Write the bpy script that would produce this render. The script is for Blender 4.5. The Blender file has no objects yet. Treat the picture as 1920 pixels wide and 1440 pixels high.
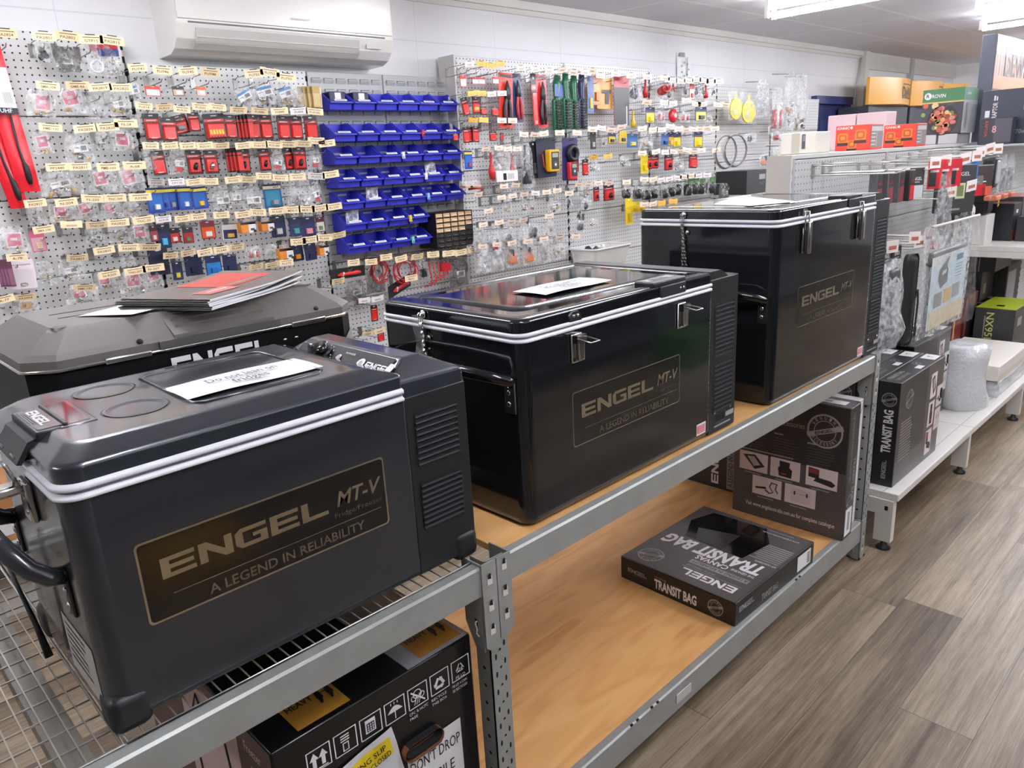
import bpy, bmesh, math, random
from mathutils import Vector, Matrix
random.seed(7)
SC = bpy.context.scene
COL = SC.collection
# ---------------------------------------------------------------- camera, world, exposure
cd = bpy.data.cameras.new('camera')
cam = bpy.data.objects.new('camera', cd)
COL.objects.link(cam)
cd.sensor_width = 36.0
cd.lens = 1409.5 / 1920 * 36
cd.clip_start = 0.05
YAW, PITCH, ROLL = 0.762930601, -0.285587102, -0.055468561
cy_, sy_, cp_, sp_ = math.cos(YAW), math.sin(YAW), math.cos(PITCH), math.sin(PITCH)
fwd = Vector((sy_*cp_, cy_*cp_, sp_)); rgt = Vector((cy_, -sy_, 0)); up = rgt.cross(fwd)
c_, s_ = math.cos(ROLL), math.sin(ROLL)
r2 = rgt*c_ + up*s_; u2 = up*c_ - rgt*s_
cam.matrix_world = Matrix(((r2.x, u2.x, -fwd.x, 0), (r2.y, u2.y, -fwd.y, 0), (r2.z, u2.z, -fwd.z, 1.495), (0, 0, 0, 1)))
SC.camera = cam
W = bpy.data.worlds.new('world'); SC.world = W; W.use_nodes = True
W.node_tree.nodes['Background'].inputs[0].default_value = (0.75, 0.85, 1, 1)
W.node_tree.nodes['Background'].inputs[1].default_value = 0.6
SC.view_settings.view_transform = 'Standard'
SC.view_settings.look = 'None'
SC.view_settings.exposure = 1.74
SC.view_settings.gamma = 1.0
SC.view_settings.use_curve_mapping = False
cyc = SC.cycles
cyc.use_denoising = True
cyc.max_bounces = 7; cyc.diffuse_bounces = 4; cyc.glossy_bounces = 3
cyc.transmission_bounces = 3; cyc.transparent_max_bounces = 12
cyc.caustics_reflective = False; cyc.caustics_refractive = False
cyc.sample_clamp_indirect = 6.0
TUBE = 23.0          # strength of the fluorescent tubes
WINDOW = 0.9         # fill light through an assumed, unseen shop front window
# ---------------------------------------------------------------- materials
def lin(h):
    if isinstance(h, str):
        h = tuple(int(h[i:i+2], 16) for i in (0, 2, 4))
    f = lambda c: c/12.92 if c <= .04045 else ((c+.055)/1.055)**2.4
    return tuple(f(c/255) for c in h) + (1,)
MATS = {}
def mat(name, col=(128, 128, 128), rough=.5, metal=0.0, emit=0, spec=.5, coat=0):
    if name in MATS: return MATS[name]
    m = bpy.data.materials.new(name); m.use_nodes = True
    b = m.node_tree.nodes['Principled BSDF']
    b.inputs['Base Color'].default_value = lin(col)
    b.inputs['Roughness'].default_value = rough
    b.inputs['Metallic'].default_value = metal
    b.inputs['Specular IOR Level'].default_value = spec
    b.inputs['Coat Weight'].default_value = coat
    b.inputs['Coat Roughness'].default_value = .06
    if emit:
        b.inputs['Emission Color'].default_value = lin(col); b.inputs['Emission Strength'].default_value = emit
    MATS[name] = m
    return m
def hexm(h, rough=.45):
    return mat('card_'+h+('' if rough == .45 else '_%d' % (rough*100)), h, rough)
class N:                      # tiny node helper
    def __init__(s, m):
        s.t = m.node_tree; s.n = s.t.nodes; s.b = s.n.get('Principled BSDF')
    def new(s, typ, **kw):
        n = s.n.new(typ)
        for k, v in kw.items():
            if k.startswith('i_'): n.inputs[int(k[2:])].default_value = v
            else: setattr(n, k, v)
        return n
    def ln(s, a, ao, b, bi): s.t.links.new(a.outputs[ao], b.inputs[bi])
    def math(s, op, a, b=None, c=None):
        n = s.n.new('ShaderNodeMath'); n.operation = op
        for i, v in enumerate((a, b, c)):
            if v is None: continue
            if isinstance(v, (int, float)): n.inputs[i].default_value = v
            else: s.t.links.new(v, n.inputs[i])
        return n.outputs[0]
    def coord(s): return s.new('ShaderNodeTexCoord').outputs['Object']
    def sep(s, v):
        n = s.new('ShaderNodeSeparateXYZ'); s.t.links.new(v, n.inputs[0]); return n.outputs
    def noise(s, v, scale, detail=3, rough=.5, sc=None):
        if sc:
            mp = s.new('ShaderNodeMapping'); mp.inputs['Scale'].default_value = sc; s.t.links.new(v, mp.inputs[0]); v = mp.outputs[0]
        n = s.new('ShaderNodeTexNoise'); n.inputs['Scale'].default_value = scale; n.inputs['Detail'].default_value = detail
        n.inputs['Roughness'].default_value = rough; s.t.links.new(v, n.inputs['Vector']); return n.outputs['Fac']
    def ramp(s, fac, stops):
        n = s.new('ShaderNodeValToRGB'); e = n.color_ramp.elements
        while len(e) < len(stops): e.new(.5)
        for i, (p, c) in enumerate(stops): e[i].position = p; e[i].color = c if len(c) == 4 else lin(c)
        s.t.links.new(fac, n.inputs[0]); return n.outputs[0]
    def mix(s, fac, a, b):
        n = s.new('ShaderNodeMix'); n.data_type = 'RGBA'
        for i, v in ((0, fac), (6, a), (7, b)):
            if isinstance(v, (int, float, tuple)): n.inputs[i].default_value = v
            else: s.t.links.new(v, n.inputs[i])
        return n.outputs[2]
    def bump(s, h, strength=.2, dist=.002):
        n = s.new('ShaderNodeBump'); n.inputs['Strength'].default_value = strength; n.inputs['Distance'].default_value = dist
        s.t.links.new(h, n.inputs['Height']); s.t.links.new(n.outputs[0], s.b.inputs['Normal'])
    def base(s, c): s.t.links.new(c, s.b.inputs['Base Color'])
    def rough(s, c): s.t.links.new(c, s.b.inputs['Roughness'])
# paint of the fridges: charcoal metallic with a fine grain
def paint(name, col, rough, bumps, metal=.35):
    m = mat(name, col, rough, metal, spec=.5, coat=.25); n = N(m); c = n.coord()
    f = n.noise(c, 900, 2)
    n.base(n.mix(f, lin(tuple(int(v*.82) for v in col)), lin(tuple(min(255, int(v*1.18)) for v in col))))
    n.bump(n.noise(c, 420, 2), bumps, .0006)
    return m
M_PAINT = paint('charcoal_paint', (37, 40, 47), .3, .07, .12)
M_GLOSS = paint('gloss_charcoal_paint', (30, 32, 35), .09, .01)
M_PAINT.node_tree.nodes['Principled BSDF'].inputs['Coat Weight'].default_value = 1
M_GLOSS.node_tree.nodes['Principled BSDF'].inputs['Coat Weight'].default_value = .5
M_TRIM = mat('white_trim', (236, 236, 240), .4)
M_GASK = mat('grey_gasket', (120, 120, 130), .6)
M_BLK = mat('black_plastic', (26, 27, 29), .45)
M_BLKG = mat('black_gloss', (12, 12, 14), .12, coat=.4)
M_VOID = mat('dark_void', (5, 5, 6), .9)
M_CHROME = mat('bright_steel', (205, 203, 200), .18, 1)
M_WHITE = mat('white_print', (232, 228, 230), .5)
M_GREYP = mat('grey_print', (156, 152, 150), .5)
M_DIMP = mat('dim_print', (74, 73, 72), .5)
M_BADGE = mat('badge_black', (18, 19, 20), .16, coat=.3)
M_FOIL = mat('foil', (196, 190, 170), .3, 1); n = N(M_FOIL); n.bump(n.noise(n.coord(), 260, 3), .35, .001)
M_FOILD = mat('foil_dark', (160, 155, 142), .34, 1)
M_MACHINE = mat('machine_plastic', (25, 26, 28), .4)
M_SLAT = mat('vent_slat_highlight', (58, 59, 62), .3)  # machine plastic, lighter: highlight on the slat lips put into the colour
M_TAUPE = mat('taupe_plastic', (100, 95, 90), .55); n = N(M_TAUPE); n.bump(n.noise(n.coord(), 700, 2), .12, .0005)
M_PGREY = mat('pale_grey_plastic', (176, 174, 168), .5)
M_RACK = mat('rack_paint', (168, 170, 166), .38, .25); n = N(M_RACK)
n.base(n.mix(n.noise(n.coord(), 14, 5), lin((136, 138, 134)), lin((166, 168, 163))))
M_GALV = mat('galvanised_wire', (200, 198, 192), .3, .85)
M_DECK = mat('deck_wire', (158, 150, 140), .4, .5)
M_GOND = mat('gondola_paint', (214, 211, 204), .4)
M_GONDG = mat('gondola_grey', (176, 177, 175), .42)
M_PAPER = mat('paper', (236, 236, 236), .6)
M_RED = mat('red_print', (206, 60, 62), .5)
M_YEL = mat('yellow_print', (236, 206, 40), .5)
M_OCHRE = mat('ochre_label', (176, 124, 44), .5)
# plywood
M_PLY = mat('plywood', (222, 160, 84), .42); n = N(M_PLY); c = n.coord()
a = n.noise(c, 1.5, 3, .5, (.8, 4.2, 1)); b = n.noise(c, 30, 3, .5, (.2, 3, 1))
g = n.math('ADD', n.math('MULTIPLY', n.math('SINE', n.math('MULTIPLY', a, 46)), .10), n.math('ADD', n.math('MULTIPLY', a, .6), n.math('MULTIPLY', b, .22)))
n.base(n.ramp(g, [(.15, (192, 138, 80)), (.36, (216, 164, 102)), (.62, (228, 180, 118)), (.9, (236, 196, 138))]))
# floor planks along X
M_FLOOR = mat('vinyl_planks', (120, 108, 95), .42); n = N(M_FLOOR); c = n.coord(); x, y, z = n.sep(c)
PW, PL = .18, 1.22
row = n.math('FLOOR', n.math('DIVIDE', y, PW))
wn = n.new('ShaderNodeTexWhiteNoise', noise_dimensions='1D'); n.t.links.new(row, wn.inputs['W'])
xo = n.math('ADD', n.math('DIVIDE', x, PL), n.math('MULTIPLY', wn.outputs[0], 5.0))
colx = n.math('FLOOR', xo)
wn2 = n.new('ShaderNodeTexWhiteNoise', noise_dimensions='2D'); cb = n.new('ShaderNodeCombineXYZ')
n.t.links.new(row, cb.inputs[0]); n.t.links.new(colx, cb.inputs[1]); n.t.links.new(cb.outputs[0], wn2.inputs['Vector'])
cb2 = n.new('ShaderNodeCombineXYZ'); n.t.links.new(n.math('ADD', x, n.math('MULTIPLY', wn2.outputs[0], 40)), cb2.inputs[0]); n.t.links.new(y, cb2.inputs[1])
g1 = n.noise(cb2.outputs[0], 4.0, 5, .62, (.32, 2.4, 1)); g2 = n.noise(cb2.outputs[0], 14, 7, .72, (.13, 4.5, 1)); g3 = n.noise(cb2.outputs[0], 70, 3, .6, (.2, 4, 1))
g = n.math('ADD', n.math('ADD', n.math('MULTIPLY', g1, .42), n.math('MULTIPLY', g2, .42)), n.math('ADD', n.math('MULTIPLY', g3, .16), n.math('MULTIPLY', wn2.outputs[0], .13)))
colr = n.ramp(g, [(.37, (44, 33, 24)), (.46, (80, 66, 51)), (.56, (112, 97, 78)), (.70, (156, 140, 118))])
fy = n.math('FRACT', n.math('DIVIDE', y, PW)); fx = n.math('FRACT', xo)
e = n.math('MAXIMUM', n.math('LESS_THAN', fy, .008), n.math('LESS_THAN', fx, .0016))
n.base(n.mix(e, colr, lin((62, 52, 44))))
n.bump(g2, .15, .001)
# wall with board joints
M_WALL = mat('white_wall', (232, 231, 231), .55); n = N(M_WALL); x, y, z = n.sep(n.coord())
e = n.math('MAXIMUM', n.math('LESS_THAN', n.math('FRACT', n.math('DIVIDE', n.math('ADD', x, .17), .6)), .006),
           n.math('LESS_THAN', n.math('ABSOLUTE', n.math('SUBTRACT', z, 2.17)), .003))
n.base(n.mix(e, lin((236, 235, 235)), lin((220, 220, 222))))
M_FRONT = mat('slate_wall', (120, 120, 124), .6)
M_CEIL = mat('ceiling_tile', (222, 220, 226), .7); n = N(M_CEIL); x, y, z = n.sep(n.coord())
e = n.math('MAXIMUM', n.math('LESS_THAN', n.math('FRACT', n.math('DIVIDE', n.math('ADD', x, .3), 1.2)), .02),
           n.math('LESS_THAN', n.math('FRACT', n.math('DIVIDE', y, .6)), .04))
n.base(n.mix(e, lin((232, 230, 236)), lin((250, 249, 252))))
# perforated panel
def perfo(name, col, pitch, r, hole=(28, 28, 30)):
    m = mat(name, col, .42); n = N(m); x, y, z = n.sep(n.coord())
    dx = n.math('SUBTRACT', n.math('FRACT', n.math('DIVIDE', x, pitch)), .5)
    dz = n.math('SUBTRACT', n.math('FRACT', n.math('DIVIDE', z, pitch)), .5)
    d = n.math('ADD', n.math('MULTIPLY', dx, dx), n.math('MULTIPLY', dz, dz))
    k = n.math('LESS_THAN', d, (r/pitch)**2)
    n.base(n.mix(k, lin(col), lin(hole)))
    return m
M_PEG = perfo('pegboard_metal', (212, 212, 210), .0254, .0036)
M_PEGG = perfo('gondola_perforated', (196, 197, 195), .0254, .0036, (110, 110, 108))
# clear plastic
def clear(name, col, vis, rough=.18, bs=20, bd=.9):
    m = bpy.data.materials.new(name); m.use_nodes = True; MATS[name] = m
    nt = m.node_tree; b = nt.nodes['Principled BSDF']; o = nt.nodes['Material Output']
    b.inputs['Base Color'].default_value = lin(col); b.inputs['Roughness'].default_value = rough
    tr = nt.nodes.new('ShaderNodeBsdfTransparent'); mx = nt.nodes.new('ShaderNodeMixShader'); n = N(m)
    f = n.noise(n.coord(), bs, 3, .55); n.bump(f, bd, .012)
    rp = n.ramp(n.noise(n.coord(), 45, 3), [(.40, (vis*.45,)*3+(1,)), (.68, (min(1, vis*1.9),)*3+(1,))])
    nt.links.new(rp, mx.inputs[0]); nt.links.new(tr.outputs[0], mx.inputs[1]); nt.links.new(b.outputs[0], mx.inputs[2])
    nt.links.new(mx.outputs[0], o.inputs[0])
    return m
M_CLEAR = clear('clear_polythene', (244, 244, 244), .22, .18, 14, .6)
M_FILM = clear('thin_film', (226, 226, 226), .13, .15, 8, .4)
M_MILKY = clear('milky_polythene', (222, 222, 222), .58)
M_SMOKE = clear('smoky_polythene', (120, 118, 116), .62)
M_BUBBLE = clear('bubble_wrap', (206, 206, 208), .7, .25)
_m = mat('bubble_sheet', (204, 205, 206), .22, coat=.3); n = N(_m); n.bump(n.noise(n.coord(), 60, 2), .8, .006)
# ---------------------------------------------------------------- mesh builder
V = Vector
ORG = {}
TXT = {}
def text_mesh(s, bold):
    key = (s, bold)
    if key in TXT: return TXT[key]
    cu = bpy.data.curves.new('lettering', 'FONT'); cu.body = s; cu.resolution_u = 2; cu.fill_mode = 'FRONT'; cu.offset = bold
    ob = bpy.data.objects.new('lettering', cu)
    me = bpy.data.meshes.new_from_object(ob)
    vs = [v.co.copy() for v in me.vertices]; fs = [tuple(p.vertices) for p in me.polygons]
    bpy.data.objects.remove(ob); bpy.data.meshes.remove(me); bpy.data.curves.remove(cu)
    x0 = min([v.x for v in vs], default=0); x1 = max([v.x for v in vs], default=0)
    TXT[key] = (vs, fs, x0, x1)
    return TXT[key]
class MB:
    def __init__(s): s.v = []; s.f = []; s.mi = []; s.sm = []; s.mats = []
    def m(s, mt):
        if mt not in s.mats: s.mats.append(mt)
        return s.mats.index(mt)
    def add(s, vs, fs, mt, smooth=False):
        k = len(s.v); i = s.m(mt)
        s.v += [V(v) for v in vs]
        for f in fs: s.f.append([k+j for j in f]); s.mi.append(i); s.sm.append(smooth)
        return s
    def box(s, x0, x1, y0, y1, z0, z1, mt):
        vs = [(x, y, z) for z in (z0, z1) for y in (y0, y1) for x in (x0, x1)]
        return s.add(vs, [(0, 2, 3, 1), (4, 5, 7, 6), (0, 1, 5, 4), (2, 6, 7, 3), (0, 4, 6, 2), (1, 3, 7, 5)], mt)
    def bm(s, bm, mt, smooth=True):
        bm.verts.index_update()
        s.add([v.co.copy() for v in bm.verts], [[v.index for v in f.verts] for f in bm.faces], mt, smooth); bm.free(); return s
    def rbox(s, x0, x1, y0, y1, z0, z1, r, mt, seg=3, sel=None):
        bm = bmesh.new(); bmesh.ops.create_cube(bm, size=1)
        for v in bm.verts: v.co = V((x0 if v.co.x < 0 else x1, y0 if v.co.y < 0 else y1, z0 if v.co.z < 0 else z1))
        ed = [e for e in bm.edges if sel is None or sel(e.verts[0].co, e.verts[1].co)]
        bmesh.ops.bevel(bm, geom=ed, offset=r, segments=seg, affect='EDGES', profile=.5)
        bm.normal_update(); bm.verts.index_update(); vs = [v.co.copy() for v in bm.verts]
        g = ([], [])
        for f in bm.faces: g[seg > 1 and max(map(abs, f.normal)) < .9995].append([v.index for v in f.verts])
        k = len(s.v); i = s.m(mt); s.v += vs
        for q in (0, 1):
            for f in g[q]: s.f.append([k+j for j in f]); s.mi.append(i); s.sm.append(bool(q))
        bm.free(); return s
    def prism(s, pts, o, u, v, d, mt, smooth=False):      # polygon pts (2D) in frame o,u,v pushed along n = u x v by d
        o, u, v = V(o), V(u), V(v); n_ = u.cross(v)*d; k = len(pts)
        a = [o+u*p[0]+v*p[1] for p in pts]
        vs = a + [p+n_ for p in a]
        fs = [list(range(k))[::-1], list(range(k, 2*k))] + [[i, (i+1) % k, k+(i+1) % k, k+i] for i in range(k)]
        return s.add(vs, fs, mt, smooth)
    def poly(s, pts, mt): return s.add(pts, [list(range(len(pts)))], mt)
    def tube(s, pts, r, mt, seg=6, closed=False):
        pts = [V(p) for p in pts]; k = len(pts); vs = []; fs = []; prev = None
        for i, p in enumerate(pts):
            if closed: t = pts[(i+1) % k]-pts[i-1]
            else: t = pts[min(i+1, k-1)]-pts[max(i-1, 0)]
            t.normalize()
            if prev is None: a = t.orthogonal().normalized()
            else: a = (prev-t*prev.dot(t)); a = a.normalized() if a.length > 1e-6 else t.orthogonal().normalized()
            prev = a; b = t.cross(a); rr = r[i] if isinstance(r, (list, tuple)) else r
            vs += [p+(a*math.cos(6.28319*j/seg)+b*math.sin(6.28319*j/seg))*rr for j in range(seg)]
        for i in range(k if closed else k-1):
            q = (i+1) % k
            fs += [(i*seg+j, i*seg+(j+1) % seg, q*seg+(j+1) % seg, q*seg+j) for j in range(seg)]
        if not closed: fs += [list(range(seg))[::-1], [(k-1)*seg+j for j in range(seg)]]
        return s.add(vs, fs, mt, seg > 4)
    def cyl(s, p, q, r, mt, seg=16): return s.tube([p, q], r, mt, seg)
    def ball(s, c, r, mt, sc=(1, 1, 1), seg=12):
        bm = bmesh.new(); bmesh.ops.create_uvsphere(bm, u_segments=seg, v_segments=max(6, seg//2), radius=r)
        for v in bm.verts: v.co = V(c)+V((v.co.x*sc[0], v.co.y*sc[1], v.co.z*sc[2]))
        return s.bm(bm, mt)
    def rect(s, F, u0, v0, u1, v1, mt, off=.0006):
        o, u, v = F; n_ = u.cross(v)*off
        return s.add([o+u*a+v*b+n_ for a, b in ((u0, v0), (u1, v0), (u1, v1), (u0, v1))], [(0, 1, 2, 3)], mt)
    def pg(s, F, pts, mt, off=.0006):
        o, u, v = F; n_ = u.cross(v)*off
        return s.add([o+u*a+v*b+n_ for a, b in pts], [list(range(len(pts)))], mt)
    def ring(s, F, cu, cv, r0, r1, mt, off=.0006, seg=28, sx=1):
        o, u, v = F; n_ = u.cross(v)*off; vs = []
        for i in range(seg):
            t = 6.28319*i/seg
            for r in (r0, r1): vs.append(o+u*(cu+r*sx*math.cos(t))+v*(cv+r*math.sin(t))+n_)
        return s.add(vs, [(2*i, 2*i+1, (2*i+3) % (2*seg), (2*i+2) % (2*seg)) for i in range(seg)], mt)
    def disc(s, F, cu, cv, r, mt, off=.0006, seg=24, sx=1):
        return s.pg(F, [(cu+r*sx*math.cos(6.28319*i/seg), cv+r*math.sin(6.28319*i/seg)) for i in range(seg)], mt, off)
    def text(s, F, t, u0, v0, size, mt, w=None, bold=0., shear=0., al='L', off=.0009, rot=0):
        # w: force the width of the line; size: font size (cap height is about .7 of it)
        vs, fs, x0, x1 = text_mesh(t, bold)
        if not vs: return s
        L = (x1-x0)*size; k = (w/L) if w else 1
        sh = {'L': 0, 'C': -.5, 'R': -1}[al]*(w or L)
        o, u, v = F; n_ = u.cross(v)*off; cr, sr = math.cos(rot), math.sin(rot); P = []
        for q in vs:
            a = (q.x-x0)*size*k+sh+q.y*size*shear; b = q.y*size
            P.append(o+u*(u0+a*cr-b*sr)+v*(v0+a*sr+b*cr)+n_)
        return s.add(P, fs, mt)
    def lines(s, F, u0, v1, w, n_, dv, mt, h=.3):           # rows of tiny unreadable copy
        for i in range(n_):
            s.rect(F, u0, v1-i*dv-dv*h, u0+w*(.7+.3*random.random()), v1-i*dv, mt)
        return s
    def sheet(s, F, nu, nv, fn, mt, back=False):             # fn(a,b)->(u,v,h)
        o, u, v = F; n_ = u.cross(v); P = []
        for j in range(nv+1):
            for i in range(nu+1):
                a, b, h = fn(i/nu, j/nv); P.append(o+u*a+v*b+n_*h)
        fs = [(j*(nu+1)+i, j*(nu+1)+i+1, (j+1)*(nu+1)+i+1, (j+1)*(nu+1)+i) for j in range(nv) for i in range(nu)]
        if back: fs = [f[::-1] for f in fs]
        return s.add(P, fs, mt, True)
    def build(s, name, parent=None, org=None, local=False):
        o = ORG.get(parent.name, V()) if parent else (V(org) if org is not None else V())
        if local: o = V()
        me = bpy.data.meshes.new(name)
        me.from_pydata([v-o for v in s.v], [], s.f)
        for mt in s.mats: me.materials.append(mt)
        me.polygons.foreach_set('material_index', s.mi); me.polygons.foreach_set('use_smooth', s.sm); me.update()
        ob = bpy.data.objects.new(name, me); COL.objects.link(ob)
        if parent: ob.parent = parent
        else: ob.location = o
        ORG[ob.name] = o
        return ob
def tag(o, label, cat, group=None):
    o['label'] = label; o['category'] = cat
    if group: o['group'] = group
    return o
def thing(name, label, cat, loc=(0, 0, 0), group=None, rotz=0):
    o = bpy.data.objects.new(name, None); COL.objects.link(o); o.location = loc; o.empty_display_size = .05
    o.rotation_euler = (0, 0, rotz); ORG[o.name] = V(loc)
    return tag(o, label, cat, group)
def struct(mb, name, org=None):
    o = mb.build(name, None, org); o['kind'] = 'structure'; return o
X_, Y_, Z_ = V((1, 0, 0)), V((0, 1, 0)), V((0, 0, 1))
def front(x, y, z): return (V((x, y, z)), X_, Z_)          # a face looking to -Y
def left(x, y, z): return (V((x, y, z)), -Y_, Z_)          # a face looking to -X
def top(x, y, z): return (V((x, y, z)), X_, Y_)
def arc(P, cx, cy, r, a, k, sup):
    if sup: t = math.radians(a); P.append((cx+r*math.cos(t)+sup*math.sin(t), cy+r*math.sin(t)-sup*math.cos(t)))
    for i in range(k+1):
        t = math.radians(a+90*i/k); P.append((cx+r*math.cos(t), cy+r*math.sin(t)))
    if sup: P.append((cx+r*math.cos(t)-sup*math.sin(t), cy+r*math.sin(t)+sup*math.cos(t)))
def rpoly(x0, x1, y0, y1, r, k=5, sup=0):                   # rounded rectangle outline
    P = []
    for cx, cy, a in ((x1-r, y0+r, -90), (x1-r, y1-r, 0), (x0+r, y1-r, 90), (x0+r, y0+r, 180)): arc(P, cx, cy, r, a, k, sup)
    return P
def lpoly(x0, x1, y0, y1, r, k=7):                          # rounded only at the left corners, with support points
    P = [(x1-.003, y0), (x1, y0), (x1, y0+.003), (x1, y1-.003), (x1, y1), (x1-.003, y1)]
    for cx, cy, a in ((x0+r, y1-r, 90), (x0+r, y0+r, 180)): arc(P, cx, cy, r, a, k, .002)
    return P
def loft(mb, rings, mt, smooth=True, caps=True):             # rings: list of (outline2d, z)
    k = len(rings[0][0]); vs = []; fs = []
    for P, z in rings: vs += [(p[0], p[1], z) for p in P]
    for r in range(len(rings)-1):
        fs += [(r*k+i, r*k+(i+1) % k, (r+1)*k+(i+1) % k, (r+1)*k+i) for i in range(k)]
    mb.add(vs, fs, mt, smooth)
    if caps:
        mb.add([(p[0], p[1], rings[0][1]) for p in rings[0][0]], [list(range(k))[::-1]], mt)
        mb.add([(p[0], p[1], rings[-1][1]) for p in rings[-1][0]], [list(range(k))], mt)
ENG = [([(0, 0), (1.08, 0), (1.08, .21), (.27, .21), (.27, .395), (1.03, .395), (1.03, .6), (.27, .6), (.27, .79), (1.08, .79), (1.08, 1), (0, 1)], 1.2),
       ([(0, 0), (.26, 0), (.26, .62), (.84, 0), (1.12, 0), (1.12, 1), (.86, 1), (.86, .36), (.27, 1), (0, 1)], 1.22),
       ([(.2, 0), (1.14, 0), (1.14, .6), (.62, .6), (.62, .41), (.88, .41), (.88, .21), (.27, .21), (.27, .79), (1.12, .79), (1.12, 1), (.2, 1), (0, .8), (0, .2)], 1.26),
       ([(0, 0), (1.08, 0), (1.08, .21), (.27, .21), (.27, .395), (1.03, .395), (1.03, .6), (.27, .6), (.27, .79), (1.08, .79), (1.08, 1), (0, 1)], 1.2),
       ([(0, 0), (1.05, 0), (1.05, .21), (.27, .21), (.27, 1), (0, 1)], 1.05)]
def logo(mb, F, u0, v0, w, h, mt, off=.0012, rot=0):
    tot = sum(a for _, a in ENG); x = 0; cr, sr = math.cos(rot), math.sin(rot)
    for P, a in ENG:
        Q = [((x+p[0])/tot*w, p[1]*h) for p in P]
        mb.pg(F, [(u0+q[0]*cr-q[1]*sr, v0+q[0]*sr+q[1]*cr) for q in Q], mt, off); x += a
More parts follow.
